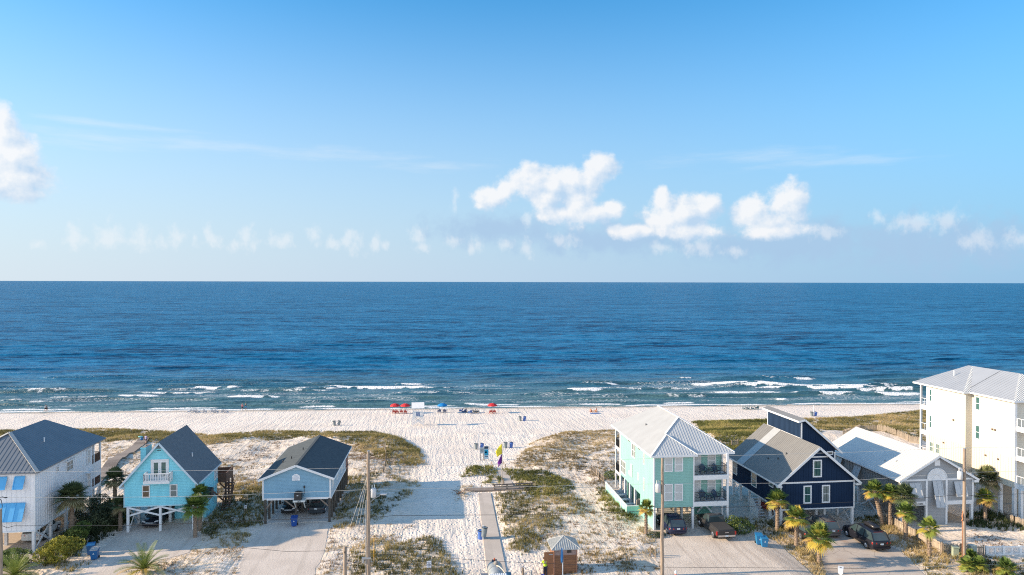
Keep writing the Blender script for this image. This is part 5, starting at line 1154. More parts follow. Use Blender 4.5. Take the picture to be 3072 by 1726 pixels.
vehicle('dark brown grey pickup truck with covered bed in front of the mint house', 'pickup truck', c, hd, 5.85, 2.03, 1.88, (.034, .033, .035), 'truck', name='pickup_truck')
c, hd = put_left_rear((2600, 1646.5), (2551.5, 1616), 5.7, 2.04)
sub = vehicle('long black van like car with a roof box on the concrete driveway', 'car', c, hd, 5.7, 2.04, 1.89, (.012, .013, .02), 'suv', roofbox=True)
rb = thing('roof_box', 'black streamlined cargo box on the roof of the long black car', 'roof box', loc_of(sub, (.28, -.6, 1.92)), hd)
m = MB(); vs = []; prof = [(-1.0, .30, .05, .16), (-.9, .40, 0.02, .30), (0, .42, 0, .36), (.7, .38, .02, .28), (1.05, .2, .08, .14)]
for y, w, z0, z1 in prof: vs += [(-w, y, z0 + .05), (-w * .9, y, z1), (w * .9, y, z1), (w, y, z0 + .05), (w * .8, y, z0), (-w * .8, y, z0)]
m.add(vs, [tuple(range(5, -1, -1)), tuple(range(24, 30))] + [(i * 6 + k, i * 6 + (k + 1) % 6, i * 6 + 6 + (k + 1) % 6, i * 6 + 6 + k) for i in range(4) for k in range(6)]); m.build('shell', pm('black plastic', (.02, .02, .024), rough=.35), rb, True)
for y in (-.5, .5): m = MB(); m.bar((-.55, y, -.0), (.25, y, -.0), .05, .03); m.build('crossbar', BLACK, rb)
c, hd = put_left_rear((2403, 1617), (2365, 1594), 4.7, 1.9)
vehicle('black crossover behind the palms, left car in front of the navy house', 'car', c, hd, 4.7, 1.9, 1.66, (.012, .012, .014))
r_ = Vector((math.cos(hd), math.sin(hd), 0)); f_ = Vector((-math.sin(hd), math.cos(hd), 0))
c2 = at(2505, 1617) + f_ * 2.4; c2.z = hz(c2.x, c2.y) + .025
vehicle('grey crossover with bright trim, middle car in front of the navy house', 'car', c2, hd - R(4), 4.8, 1.92, 1.7, (.10, .095, .095))
c = loc_of(WH_, (-1.75, 4.9, .03)); vehicle('white crossover parked under the white house', 'car', c, WH_.rotation_euler.z, 4.6, 1.9, 1.7, (.72, .72, .70))
c = loc_of(TH_, (2.05, 3.0, .05)); vehicle('black car facing out under the turquoise house', 'car', c, TH_.rotation_euler.z + PI, 4.6, 1.82, 1.50, (.01, .012, .022), 'sedan', plate=False)
c = loc_of(BH, (2.0, 4.9, .04)); vehicle('black sedan facing out under the blue house, left bay', 'car', c, BH.rotation_euler.z + PI, 4.6, 1.80, 1.45, (.012, .013, .016), 'sedan', plate=False)
c = loc_of(BH, (5.2, 4.5, .04)); vehicle('dark slate sedan with its tail out under the blue house, right bay', 'car', c, BH.rotation_euler.z, 4.7, 1.82, 1.46, (.035, .045, .055), 'sedan')

# tank truck at the lower edge
p0 = G(1484, 1677, 2.25)
t = thing('tank_truck', 'small tank truck with silver tank, hose and side boxes at the path end', 'truck', (p0[0], p0[1] - 1.7, hz(p0[0], p0[1] - 1.7)), 0)
TK = pm('dull tank steel', (.42, .44, .44), (.30, .32, .33), rough=.45, metal=.4, scale=1.5)
m = MB(); m.tube([(0, 1.95, 1.5), (0, 1.85, 1.5), (0, 1.6, 1.5), (0, -2.2, 1.5), (0, -2.3, 1.5)], [.2, .5, .70, .70, .4], 24); m.build('tank', TK, t, True)
for y in (.4, -1.0): m = MB(); m.tube([(.72 * math.cos(a), y, 1.5 + .72 * math.sin(a)) for a in [PI * i / 12 for i in range(13)]], .025, 6); m.build('tank_band', GALV, t)
m = MB(); m.lathe([(.22, 2.12), (.22, 2.3), (.16, 2.34), (.1, 2.42)], (.05, .9, 0), 14); m.build('manhole', pm('dirty steel', (.28, .25, .22)), t)
m = MB(); m.lathe([(.07, 2.2), (.07, 2.36), (.05, 2.4)], (-.02, 1.65, 0), 10); m.build('beacon', pm('orange beacon', (.5, .10, .03), rough=.3), t)
m = MB(); m.box(-.25, 1.45, 2.0, .2, 1.8, 2.22); m.build('beacon_mount', BLACK, t)
for sx_, cc in ((-1, (.16, .17, .20)), (1, (.08, .16, .22))):
    m = MB(); m.box(sx_ * 1.02 - .28, -.4, .75, sx_ * 1.02 + .28, .5, 1.5); m.box(sx_ * 1.02 - .3, -.42, 1.5, sx_ * 1.02 + .3, .52, 1.55); m.build('tool_box', pm('box paint %d' % sx_, cc, rough=.4), t)
m = MB(); m.tube([(.05, .3, 2.25), (.25, .0, 2.3), (.5, -.5, 2.2), (.75, -.9, 1.95), (.85, -1.2, 1.6)], .05, 8); m.build('hose', pm('pale hose', (.62, .52, .42)), t, True)
m = MB(); m.box(-1.1, -2.6, .7, 1.1, 1.9, .82); m.box(-.4, -4.6, .5, .4, -2.6, .7); m.build('chassis', BLACK, t)
m = MB(); m.box(-.75, -2.1, 2.02, .75, -1.5, 2.3)
for i in range(9): m.box(-.74 + .165 * i, -2.1, 2.3, -.66 + .165 * i, -1.5, 2.335)
m.build('ribbed_water_box', WHITE, t)
m = MB(); m.box(-.95, -4.6, .6, .95, -2.75, 1.3); m.prism([(-.9, -4.3, 1.3), (-.9, -2.8, 1.3), (-.9, -2.85, 2.05), (-.9, -3.8, 2.05)], (1.8, 0, 0)); m.build('cab', WHITE, t)
for y in (1.0, -1.2, -3.8):
    for sx_ in (-1, 1): m = MB(); m.tube([(sx_ * .7, y, .42), (sx_ * .98, y, .42)], .42, 18); m.build('wheel', RUBBER, t)

# ------------------------------------------------------------------ plants
PALM = leafmat('palm leaf', [(0, (.04, .07, .022)), (.35, (.11, .17, .04)), (.6, (.22, .26, .055)), (.8, (.48, .38, .06)), (1, (.44, .27, .11))], .5, .2)
PALMD = leafmat('dark palm leaf', [(0, (.035, .055, .028)), (.4, (.08, .115, .05)), (.7, (.15, .165, .07)), (1, (.30, .235, .13))], .55, .15)
TRUNK = pm('palm trunk boots', (.30, .225, .165), (.16, .115, .085), scale=5, stretch=(1, 1, 2.5), rough=.9, bump=.03, bscale=9)
def palm(label, base, h, cr, seed, lean=(0, 0), n=26, gold=.2, mat=None, name='palm_tree', group='cabbage palms', tr=.19, cat='palm tree'):
    r = random.Random(seed); t = thing(name, label, cat, base, r.uniform(0, 6), group); mat = mat or PALM
    ax = [Vector((lean[0] * (i / 8) ** 1.5, lean[1] * (i / 8) ** 1.5, -.3 + (h + .3) * i / 8)) for i in range(9)]
    def axis(u): u = max(0, min(.9999, u)) * 8; i = int(u); return ax[i].lerp(ax[i + 1], u - i)
    if h > .6:
        m = MB(); k = max(10, int(h / .11)); m.tube([axis(i / k) for i in range(k + 1)], [tr * (1.15 - .25 * i / k) * (1.06 if i % 2 else .93) for i in range(k + 1)], 10)
        tk = m.build('trunk', TRUNK, t)
        m = MB(); nb_ = int(h * 22)
        for i in range(nb_):
            u = .25 + .75 * i / nb_; c = axis(u); a = i * 2.4; d = Vector((math.cos(a), math.sin(a), 0)); s_ = Vector((-d.y, d.x, 0)); rr = tr * (1.1 - .25 * u)
            b = c + d * rr * .85; m.add([b + s_ * .07 - Vector((0, 0, .08)), b - s_ * .07 - Vector((0, 0, .08)), b + d * .09 + Vector((0, 0, .16)) + s_ * .03, b + d * .09 + Vector((0, 0, .16)) - s_ * .03, b + Vector((0, 0, .05))], [(0, 1, 3, 2), (0, 2, 4), (1, 4, 3), (2, 3, 4)])
        m.build('leaf_boots', TRUNK, tk)
    m = MB(); top = ax[-1]
    for i in range(n):
        u = i / (n - 1); a = i * 2.39996 + r.uniform(-.2, .2); el = R(82 - 118 * u ** 1.05 + r.uniform(-9, 9))
        d = Vector((math.cos(a) * math.cos(el), math.sin(a) * math.cos(el), math.sin(el))); pl = cr * r.uniform(.36, .5)
        side = Vector((-math.sin(a), math.cos(a), 0)); nrm = side.cross(d) * -1
        hub = top + d * pl - Vector((0, 0, .05 * pl * (1 + u)))
        tone = (.50 - .40 * r.random()) if u < .6 else (.38 + .2 * r.random())
        if u > .72 and r.random() < gold * 2.2: tone = .74 + .22 * r.random()
        elif r.random() < gold * .5: tone = .62 + .14 * r.random()
        m.bar(top + Vector((0, 0, -.05)), hub, .035, .02, tone=tone)
        ns = 19; sl_ = cr * r.uniform(.58, .72)
        for k in range(ns):
            b = R(-118 + 236 * k / (ns - 1)); fold = .35 * abs(math.sin(b)); l = sl_ * (1 - .30 * abs(b) / 2.06) * r.uniform(.9, 1.05)
            sd = d * math.cos(b) + side * math.sin(b) + nrm * fold * .6; sd.normalize()
            wv = (side * math.cos(b) - d * math.sin(b)); droop = .10 + .30 * u
            mid = hub + sd * l * .55 - Vector((0, 0, l * droop * .22)); tip = hub + sd * l * .93 - Vector((0, 0, l * (droop * .95)))
            w_ = .028 + .02 * cr
            tn = max(0, min(1, tone + r.uniform(-.06, .06))); tt = min(1, tn + .12)
            m.add([hub - wv * .012, hub + wv * .012, mid + wv * w_, mid - wv * w_, tip], [(0, 1, 2, 3), (3, 2, 4)], [tn, tn, tn, tn, tt])
    m.build('crown', mat, t, fixn=False)
    return t
def palm_px(label, base_px, crown_px, cr, seed, **k):
    b = at(*base_px); d = ray(*crown_px); q = b[1] / d[1]; q = CAM + d * q; hgt = q[2] - b.z
    k.setdefault('lean', (0, 0))
    t = palm(label, b, hgt, cr, seed, **k); t.rotation_euler.z = 0
    return t
def leanpx(base_px, crown_px):
    b = at(*base_px); d = ray(*crown_px); q = CAM + d * (b[1] / d[1]); return (q[0] - b.x, 0.)
for lab, bp, cp, cr, sd, kw in [
    ('dark shaggy palm with a very wide crown beside the white house wall', (216, 1612), (216, 1492), 2.0, 1, dict(mat=PALMD, n=44, tr=.2, gold=.35)),
    ('dark palm between the white and turquoise houses, taller one', (345, 1575), (342, 1437), 1.55, 2, dict(mat=PALMD, n=30)),
    ('small drooping palm left of the turquoise house posts', (361, 1592), (350, 1515), 1.2, 3, dict(mat=PALMD, n=22)),
    ('green palm in front of the turquoise house corner, front one of the pair', (586, 1612), (584, 1520), 1.6, 4, dict(n=34, gold=.0)),
    ('palm behind its twin at the turquoise house corner, higher crown', (600, 1592), (603, 1482), 1.3, 5, dict(n=28, gold=.0)),
    ('small thin palm with dead fronds at the front left corner of the mint house', (1938, 1602), (1942, 1524), 1.05, 6, dict(tr=.15, n=26, gold=.45)),
    ('slender green palm at the left corner of the navy house', (2332, 1592), (2337, 1500), 1.45, 7, dict(n=28, gold=.18)),
    ('golden fronded palm in front of the navy house wall', (2389, 1643), (2391, 1553), 1.5, 8, dict(n=26, gold=.75)),
    ('palm with yellow lower fronds at the edge of the concrete driveway', (2457, 1693), (2456, 1612), 1.65, 9, dict(n=30, gold=.5)),
    ('tall leaning palm beside the weathered fence, between the navy and grey houses', (2645, 1575), (2622, 1472), 1.45, 10, dict(n=28, gold=.25, tr=.23, lean=leanpx((2645, 1575), (2622, 1472)))),
    ('thin trunked palm behind the weathered fence with brown lower fronds', (2670, 1580), (2668, 1480), 1.3, 11, dict(n=30, gold=.5, tr=.15)),
    ('dark dense palm in front of the grey house left beam', (2712, 1592), (2722, 1488), 1.6, 12, dict(mat=PALMD, n=36)),
    ('short bright green palm beside the weathered fence near the black car', (2717, 1622), (2720, 1535), 1.2, 13, dict(n=30, gold=.12)),
    ('palm with one bent yellow frond in front of the fence, near the pole', (2788, 1668), (2788, 1583), 1.3, 14, dict(n=22, gold=.4, tr=.16)),
    ('palm with golden skirt right of the grey house', (2955, 1568), (2948, 1494), 1.35, 15, dict(n=32, gold=.45)),
    ('big dark palm against the cream building wall', (2962, 1530), (2958, 1436), 1.9, 16, dict(mat=PALMD, n=38, gold=.5))]:
    palm_px(lab, bp, cp, cr, sd, **kw)
for lab, bp, cr, sd in [('stemless fan palm at the foot of the right utility pole, uppermost', (2913, 1692), 1.0, 31), ('stemless fan palm below the right utility pole, lower left', (2902, 1712), .95, 32), ('stemless fan palm below the right utility pole, lower right', (2938, 1712), .95, 33), ('bright stemless fan palm nearest the lower right corner', (3019, 1724), 1.15, 34)]:
    palm(lab, at(*bp) + Vector((0, 0, .25)), .35, cr, sd, n=24, gold=.1, name='dwarf_palm', group='stemless fan palms', cat='shrub')
def feather(label, base, n, Lf, seed, gold, name='date_palm', green=(.3, .6)):
    r = random.Random(seed); t = thing(name, label, 'palm shrub', base, 0); m = MB(); g_ = MB()
    for i in range(n):
        u = i / (n - 1); a = i * 2.39996 + r.uniform(-.2, .2); el = R(78 - 66 * u); L_ = Lf * r.uniform(.8, 1.05)
        tone = green[0] + (green[1] - green[0]) * r.random()
        if u > .62 and r.random() < gold: tone = .75 + .2 * r.random()
        pts = []; c = Vector((0, 0, .25)); d = Vector((math.cos(a) * math.cos(el), math.sin(a) * math.cos(el), math.sin(el)))
        for k in range(13): pts.append(c.copy()); c = c + d * (L_ / 12); d = (d - Vector((0, 0, .075 + .03 * u))).normalized()
        m.tube(pts, [.03 * (1 - k / 14) for k in range(13)], 4, tone)
        side = Vector((-math.sin(a), math.cos(a), 0))
        for k in range(2, 13):
            for j in (0, .5):
                f = k - 1 + j; i0 = int(f); 
                if i0 >= 12: continue
                p = pts[i0].lerp(pts[i0 + 1], f - i0); dd = (pts[i0 + 1] - pts[i0]).normalized(); ll = L_ * .20 * math.sin(PI * (.12 + .8 * f / 12)) + .06
                for s_ in (-1, 1):
                    q = p + (side * s_ * .85 + dd * .6 + Vector((0, 0, .25))).normalized() * ll; w_ = dd * .022
                    m.add([p - w_, p + w_, (p + q) / 2 + w_, (p + q) / 2 - w_, q - Vector((0, 0, .05))], [(0, 1, 2, 3), (3, 2, 4)], tone)
    m.build('fronds', PALM, t, fixn=False)
    m = MB(); m.lathe([(.28, -.3), (.3, .1), (.2, .35), (.05, .45)], (0, 0, 0), 10); m.build('trunk', TRUNK, t)
    return t
feather('low feathery date palm with orange lower fronds beside the left sandy driveway', at(432, 1718), 34, 2.7, 41, .8)
feather('lush green feathery palm in the lower left corner', at(45, 1738), 30, 2.6, 42, .1, green=(.42, .66))
BUSHY = leafmat('yellow green leaves', [(0, (.05, .06, .015)), (.4, (.16, .17, .03)), (.75, (.36, .33, .05)), (1, (.50, .45, .10))], .5, .3)
BUSHG = leafmat('green leaves', [(0, (.02, .035, .012)), (.45, (.06, .10, .025)), (.8, (.15, .20, .05)), (1, (.28, .30, .08))], .5, .3)
BUSHB = leafmat('blue green leaves', [(0, (.02, .03, .02)), (.5, (.055, .075, .04)), (1, (.14, .16, .08))], .6, .25)
def bush(label, base, blobs, n, leaf, seed, mat, name='bush', group=None):
    r = random.Random(seed); t = thing(name, label, 'bush', base, 0, group); m = MB(); st = MB(); tot = sum(b[3] * b[4] * b[5] for b in blobs)
    for (x, y, z, rx, ry, rz) in blobs:
        st.tube([(x * .3, y * .3, -.3), (x * .7, y * .7, z * .5), (x, y, z)], [.05, .035, .015], 5)
        for i in range(int(n * rx * ry * rz / tot)):
            while True:
                v = Vector((r.uniform(-1, 1), r.uniform(-1, 1), r.uniform(-1, 1)))
                if .15 < v.length < 1: break
            v = v.normalized() * (v.length ** .45)
            c = Vector((x + v.x * rx, y + v.y * ry, z + v.z * rz))
            cl = float(vnoise(c.x * 2.3 + 9, c.z * 2.6 + c.y * 1.7, seed)); 
            if cl < .26: continue
            a = Vector((r.gauss(0, 1), r.gauss(0, 1), r.gauss(0, 1))).normalized(); b = a.cross(Vector((r.gauss(0, 1), r.gauss(0, 1), r.gauss(0, 1)))).normalized()
            s_ = leaf * r.uniform(.6, 1.2); tn = max(0, min(1, .15 + .75 * cl + r.gauss(0, .12)))
            m.add([c - a * s_, c + b * s_ * .45, c + a * s_, c - b * s_ * .45], [(0, 1, 2, 3)], tn)
    m.build('foliage', mat, t, fixn=False); st.build('stems', TRUNK, t); return t
bush('yellow green leafy bush at the front corner of the white house', at(165, 1690), [(0, 0, 1.1, 1.3, 1.1, 1.1), (.9, .5, 1.4, 1.0, .9, .9), (-.8, -.3, .9, 1.0, .9, .8), (1.6, .9, 1.5, .7, .7, .6), (.3, .2, 1.9, .8, .8, .6)], 4200, .11, 51, BUSHY)
bush('mid green bush behind the yellow green one', at(232, 1632), [(0, 0, 1.0, 1.0, .9, .9), (.4, .4, 1.5, .8, .7, .7), (-.7, .2, .8, .7, .7, .6)], 2200, .11, 52, BUSHG)
bush('pale grey green bush in front of the white house car bay', at(40, 1700), [(0, 0, .9, 1.4, 1.0, .8), (-1.2, 0, .8, 1.0, .9, .7), (1.1, -.1, .9, .8, .8, .7)], 3000, .10, 53, BUSHG)
bush('dark tall hedge shrub between the white and turquoise houses', at(300, 1590), [(0, 0, 1.0, 1.3, 1.6, 1.1), (.6, 1.2, 1.2, 1.1, 1.4, 1.0), (-.6, 2.2, 1.1, 1.2, 1.4, 1.1), (-1.3, -.4, .8, 1., 1, .8)], 4500, .13, 54, BUSHB)
bush('dark shrub behind the shaggy palm beside the white house', at(262, 1560), [(0, 0, 1.1, 1.2, 1.5, 1.2), (.5, 1.8, 1.3, 1.1, 1.4, 1.1)], 2600, .13, 55, BUSHB)
bush('bright green bush with pale twigs right of the mint house', at(2222, 1602), [(0, 0, .8, 1.3, 1.1, .8), (-.7, .5, 1.15, .9, .8, .7), (.9, .2, .6, .8, .8, .55), (-1.0, -.1, .8, .7, .7, .7)], 3200, .09, 56, BUSHG)
bush('low brown green bush at the foot of the thin palm by the mint house', at(1965, 1612), [(0, 0, .25, .9, .6, .3), (.7, .2, .2, .6, .5, .25)], 700, .09, 57, BUSHB)
bush('small dark green bush in the shade right of the turquoise house', at(635, 1600), [(0, 0, .35, .8, .6, .45), (.5, .2, .3, .6, .5, .4)], 800, .09, 58, BUSHB)
bush('round green bush on the dune beside the mint pool fence', at(1842, 1436), [(0, 0, .5, 1.5, 1.0, .6), (1.2, .3, .4, .9, .8, .5)], 1600, .10, 59, BUSHG)

# ------------------------------------------------------------------ poles and wires
POLEW = pm('weathered pole wood', (.33, .26, .20), (.20, .155, .12), scale=4, stretch=(5, 5, .4), rough=.9, bump=.015)
WIRE = pm('power cable', (.03, .03, .032), rough=.5)
WIREP = pm('pale aluminium wire', (.48, .48, .46), rough=.4)
YW = 62.0
def top_z(base, top_px):
    d = ray(*top_px); return (CAM + d * (base[1] / d[1]))[2]
def upole(label, base, top_px, r0=.16):
    t = thing('utility_pole', label, 'utility pole', base, 0, 'utility poles along the street'); H_ = top_z(base, top_px) - base.z
    m = MB(); k = 12; m.tube([(0.02 * math.sin(i), 0, -.6 + (H_ + .6) * i / k) for i in range(k + 1)], [r0 * (1.1 - .35 * i / k) for i in range(k + 1)], 12); m.build('pole', POLEW, t, True)
    m = MB(); m.lathe([(r0 * .8, H_ - .0), (r0 * .85, H_ + .04)], n=10); m.build('pole_cap', GALV, t)
    return t, H_
def transformer(t, z, x):
    m = MB(); m.lathe([(.2, z - .42), (.24, z - .38), (.24, z + .30), (.20, z + .36), (.1, z + .38)], (x, -.0, 0), 16); tf = m.build('transformer', pm('transformer grey', (.50, .52, .54), rough=.4), t, True)
    for dx in (-.1, .1): m = MB(); m.lathe([(.035, z + .36), (.05, z + .42), (.03, z + .46), (.05, z + .5), (.03, z + .54), (.045, z + .58), (.02, z + .7)], (x + dx, 0, 0), 8); m.build('insulator', pm('porcelain', (.62, .63, .62), rough=.3), tf)
    m = MB(); m.bar((0, 0, z + .2), (x, 0, z + .2), .08); m.bar((0, 0, z - .2), (x, 0, z - .2), .08); m.build('mounting_bracket', GALV, tf)
    m = MB(); m.tube([(x + .05, -.05, z + .65), (x * .5, -.2, z + .75), (0, -.2, z + .5), (-.25 * (1 if x > 0 else -1), -.2, z + .2)], .015, 5); m.build('lead', WIRE, tf)
pA, HA = upole('tall utility pole with a street light arm left of the beach path', Vector((*onY(1105, 1726, YW).xy, 0)), (1110, 1354), .17)
pB, HB = upole('utility pole with a transformer in front of the mint house', Vector((*onY(1986, 1726, YW).xy, 0)), (1994, 1374), .16)
b = at(2891, 1695); pC, HC = upole('utility pole with orange tape and a white transformer at the right', b, (2899, 1346), .17)
pD, HD = upole('grey pole cut by the left edge of the picture', Vector((*onY(3, 1740, YW).xy, 0)), (3, 1528), .14)
zA = lambda py: top_z(pA.location, (1110, py)) - pA.location.z
transformer(pA, zA(1478), .42); transformer(pB, top_z(pB.location, (1990, 1463)), -.42); transformer(pC, top_z(pC.location, (2895, 1425)) - b.z, -.45)
m = MB(); z = zA(1512); m.tube([(0, 0, z), (.5, 0, z + .45), (1.0, 0, z + .72)], .03, 6); ar = m.build('lamp_arm', GALV, pA, True)
m = MB(); m.ell((1.28, 0, z + .82), (.34, .15, .10), 12, 6); m.build('lamp_head', pm('lamp housing', (.55, .56, .57), rough=.4), ar, True)
m = MB(); m.tube([(-.19, -.05, -.5), (-.19, -.05, zA(1500))], .045, 8); m.build('conduit', GALV, pA)
m = MB(); m.box(-.55, -.2, zA(1672) - .1, .22, -.08, zA(1672) + .06); m.lathe([(.09, zA(1686)), (.11, zA(1680)), (.11, zA(1675))], (-.45, -.14, 0), 10); m.build('cable_box', GALV, pA)
m = MB(); z = HD; m.tube([(0, 0, z - .3), (.12, 0, z + .25), (.05, 0, z + .7), (-.1, 0, z + .9)], .025, 6); m.tube([(-.1, 0, z + .95), (.12, 0, z + 1.02), (.32, 0, z + .95)], .03, 6); m.ell((.38, 0, z + .94), (.16, .08, .05), 8, 5); m.build('lamp_arm', BLACK, pD)
m = MB(); z = 3.9; ORG = pm('orange tape', (.55, .20, .08)); m.tube([(-.19, -.03, .4), (-.20, -.03, 4.6), (-.19, -.03, 5.2)], .02, 6); m.tube([(-.15 + .02 * i, -.19, 1.0 + .02 * i) for i in range(8)], .02, 6); m.build('orange_cable', ORG, pC)
m = MB(); m.tube([(-.35 + .22 * math.cos(a), -.2, .75 + .22 * math.sin(a)) for a in [2 * PI * i / 16 for i in range(17)]], .025, 6); m.build('cable_coil', ORG, pC)
m = MB(); m.tube([(-.2, -.05, 5.0), (-.28, -.1, 4.7), (-.2, -.1, 4.5), (-.32, -.1, 4.3)], .05, 6); m.build('orange_ribbon', ORG, pC)
def cable(label, pts, r=.018, mat=WIRE, Y=YW, name='power_line', group='overhead lines along the street'):
    w = [onY(px, py, Y) for px, py in pts]; out = []
    for i in range(len(w) - 1):
        for k in range(6): 
            t_ = k / 6; p_ = w[i].lerp(w[i + 1], t_); out.append(p_)
    out.append(w[-1]); m = MB(); m.tube(out, r, 5); o = m.build(name, mat, None, True); return tag(o, label, 'cable', group)
cable('uppermost pale wire passing the utility pole tops', [(-60, 1416), (370, 1414), (740, 1411), (1107, 1403), (1560, 1392), (1890, 1378), (2200, 1367), (2560, 1357), (2895, 1343), (3130, 1341)], .013, WIREP)
cable('second pale wire from the top across the house fronts', [(-60, 1493), (370, 1492), (585, 1489), (790, 1482), (1107, 1469), (1560, 1461), (1890, 1453), (2300, 1450), (2583, 1440), (2893, 1418), (3130, 1412)], .014, WIREP)
cable('dark cable crossing the middle of the house posts and the sand path', [(-60, 1578), (8, 1578), (22, 1584), (42, 1578), (370, 1577), (583, 1570), (740, 1563), (930, 1556), (1107, 1548), (1135, 1552), (1180, 1547), (1500, 1545), (1840, 1538), (2087, 1526), (2400, 1514), (2560, 1506), (2740, 1496), (2893, 1484), (2930, 1489), (2950, 1484), (3130, 1481)], .020)
cable('low dark cable near the bottom running past the tank truck and hut', [(700, 1640), (860, 1655), (1033, 1652), (1110, 1661), (1250, 1669), (1500, 1685), (1690, 1693), (2000, 1702), (2300, 1704), (2600, 1706)], .016)
cable('drooping dark cable between the short post and the street light pole', [(1036, 1678), (1060, 1688), (1080, 1689), (1110, 1672)], .03)
cable('lower pale wire in the bottom right corner', [(2500, 1704), (2760, 1700), (2900, 1697), (3130, 1688)], .014, WIREP, 60.5)
cable('lowest pale wire in the bottom right corner', [(2560, 1730), (2780, 1716), (2900, 1711), (3130, 1700)], .014, WIREP, 60.0)
gx_ = pA.location
for i, (py, lab, gp) in enumerate(((1430, 'first guy wire from the left on the street light pole', (1010, 1692)), (1432, 'second guy wire from the left on the street light pole', (1036, 1700)), (1445, 'third guy wire from the left on the street light pole', (1052, 1706)), (1480, 'guy wire nearest to the street light pole', (1070, 1712)))):
    q = at(*gp); m = MB(); m.tube([(gx_.x - .1, gx_.y, gx_.z + zA(py)), q - Vector((0, 0, .2))], .016, 5); tag(m.build('guy_wire', WIREP, None), lab, 'cable', 'guy wires of the street light pole')
b = Vector((*onY(1035, 1726, 61.4).xy, 0)); t = thing('wooden_post', 'short thick wooden post left of the street light pole', 'post', b, 0)
m = MB(); zt = top_z(b, (1036, 1642)); m.tube([(0, 0, -.5), (0, 0, zt)], [.16, .15], 12); m.build('shaft', POLEW, t, True); m = MB(); m.tube([(.0, -.17, zt - .45), (.0, -.17, zt - .3)], .05, 8); m.build('cable_clamp', BLACK, t)
m = MB(); m.tube([at(1122, 1690) - Vector((0, 0, .2)), at(1122, 1690) + Vector((0, 0, 2.4))], .035, 6); tag(m.build('guy_marker', pm('yellow plastic', (.65, .36, .04), rough=.4), None), 'thin yellow guy marker standing beside the street light pole', 'marker')

# ------------------------------------------------------------------ bins, signs, huts
BINB = pm('blue plastic', (.012, .11, .30), (.010, .10, .27), rough=.45)
BINL = pm('bright blue plastic', (.02, .17, .36), (.018, .15, .33), rough=.45)
def wheelie(label, px, rz, mat, lid=None, open_=False, mark=True, s=1.):
    t = thing('wheeled_bin', label, 'bin', at(*px), rz, 'blue wheeled bins'); lid = lid or mat; t.scale = (s, s, s)
    m = MB(); m.add([(x * w, y * d - .02, z) for z, w, d in ((.08, .25, .28), (.95, .33, .38)) for x in (-1, 1) for y in (-1, 1)], [(0, 1, 3, 2), (4, 6, 7, 5), (0, 2, 6, 4), (1, 5, 7, 3), (0, 4, 5, 1), (2, 3, 7, 6)])
    m.box(-.35, -.42, .93, .35, .38, .98); m.build('body', mat, t)
    m = MB()
    if open_: m.prism([(-.34, .42, .98), (.34, .42, .98), (.34, .5, .3), (-.34, .5, .3)], (0, .04, 0))
    else: m.prism([(-.35, -.44, .985), (.35, -.44, .985), (.35, .42, 1.06), (-.35, .42, 1.06)], (0, 0, .04))
    m.build('lid', lid, t)
    m = MB(); m.bar((-.3, .46, 1.0), (.3, .46, 1.0), .04); m.build('handle', mat, t)
    for x in (-.3, .3): m = MB(); m.tube([(x - .04, .33, .13), (x + .04, .33, .13)], .13, 12); m.build('wheel', RUBBER, t)
    if mark: m = MB(); m.prism([(-.09, -.405, .60), (.09, -.405, .60), (.0, -.415, .76)], (0, -.01, 0)); m.build('emblem', pm('pale emblem', (.55, .62, .68)), t)
    return t
wheelie('blue wheeled bin with a dirty pale lid, left of the sandy driveway', (284, 1678), R(8), BINB, pm('dirty lid', (.45, .42, .40))); wheelie('dark blue wheeled bin half behind the one with the pale lid', (273, 1664), R(14), BINB, mark=False)
wheelie('blue wheeled bin with a white sticker in front of the blue house', (883, 1579), R(3), pm('royal blue plastic', (.012, .07, .30), rough=.4))
wheelie('light blue wheeled bin with closed lid beside the gravel driveway', (2277, 1634), R(-12), BINL); wheelie('light blue wheeled bin with its lid hanging open beside the gravel driveway', (2292, 1641), R(-10), BINL, open_=True)
GREYB_ = pm('grey barrel', (.20, .24, .26), (.16, .19, .21), rough=.5); BARB = pm('blue barrel', (.05, .13, .42), (.045, .12, .38), rough=.5)
def barrel(label, p, mat, tilt=(0, 0), name='trash_barrel'):
    t = thing(name, label, 'trash barrel', p, 0, 'beach trash barrels'); t.rotation_euler = (R(tilt[0]), R(tilt[1]), 0)
    m = MB(); m.lathe([(.24, .0), (.26, .02), (.29, .45), (.32, .92), (.32, .96)], n=16); m.build('drum', mat, t, False)
    m = MB(); m.lathe([(.30, .93), (.335, .93), (.335, .99), (.30, .99), (.27, .90), (.02, .88)], n=16); m.build('rim', BLACK, t)
    return t
def post_at(label, px, hgt, mat=WHITE, w=.11, top=True):
    t = thing('marker_post', label, 'post', at(*px), 0, 'white beach posts'); m = MB(); m.box(-w / 2, -w / 2, -.4, w / 2, w / 2, hgt); m.build('shaft', mat, t)
    m = MB(); m.prism([(-w * .6, -w * .6, hgt), (w * .6, -w * .6, hgt), (w * .6, w * .6, hgt), (-w * .6, w * .6, hgt)], (0, 0, .03)); m.build('cap', mat, t)
for lab, px, gb in (('on the open beach behind the blue house', (1010, 1277), None), ('on the beach right of the red umbrella', (1567, 1263), None), ('on the beach behind the navy house', (2441, 1249), 2.4)):
    p = at(*px); d = .42
    barrel('grey trash barrel leaning ' + lab, p + Vector((-d, 0, 0)), GREYB_, (0, -7)); barrel('blue trash barrel leaning ' + lab, p + Vector((d, 0, 0)), BARB if 'navy' in lab else GREYB_ if 'blue house' in lab else BARB, (0, 8))
    if gb: post_at('tall white post between two barrels on the beach behind the navy house', px, gb)
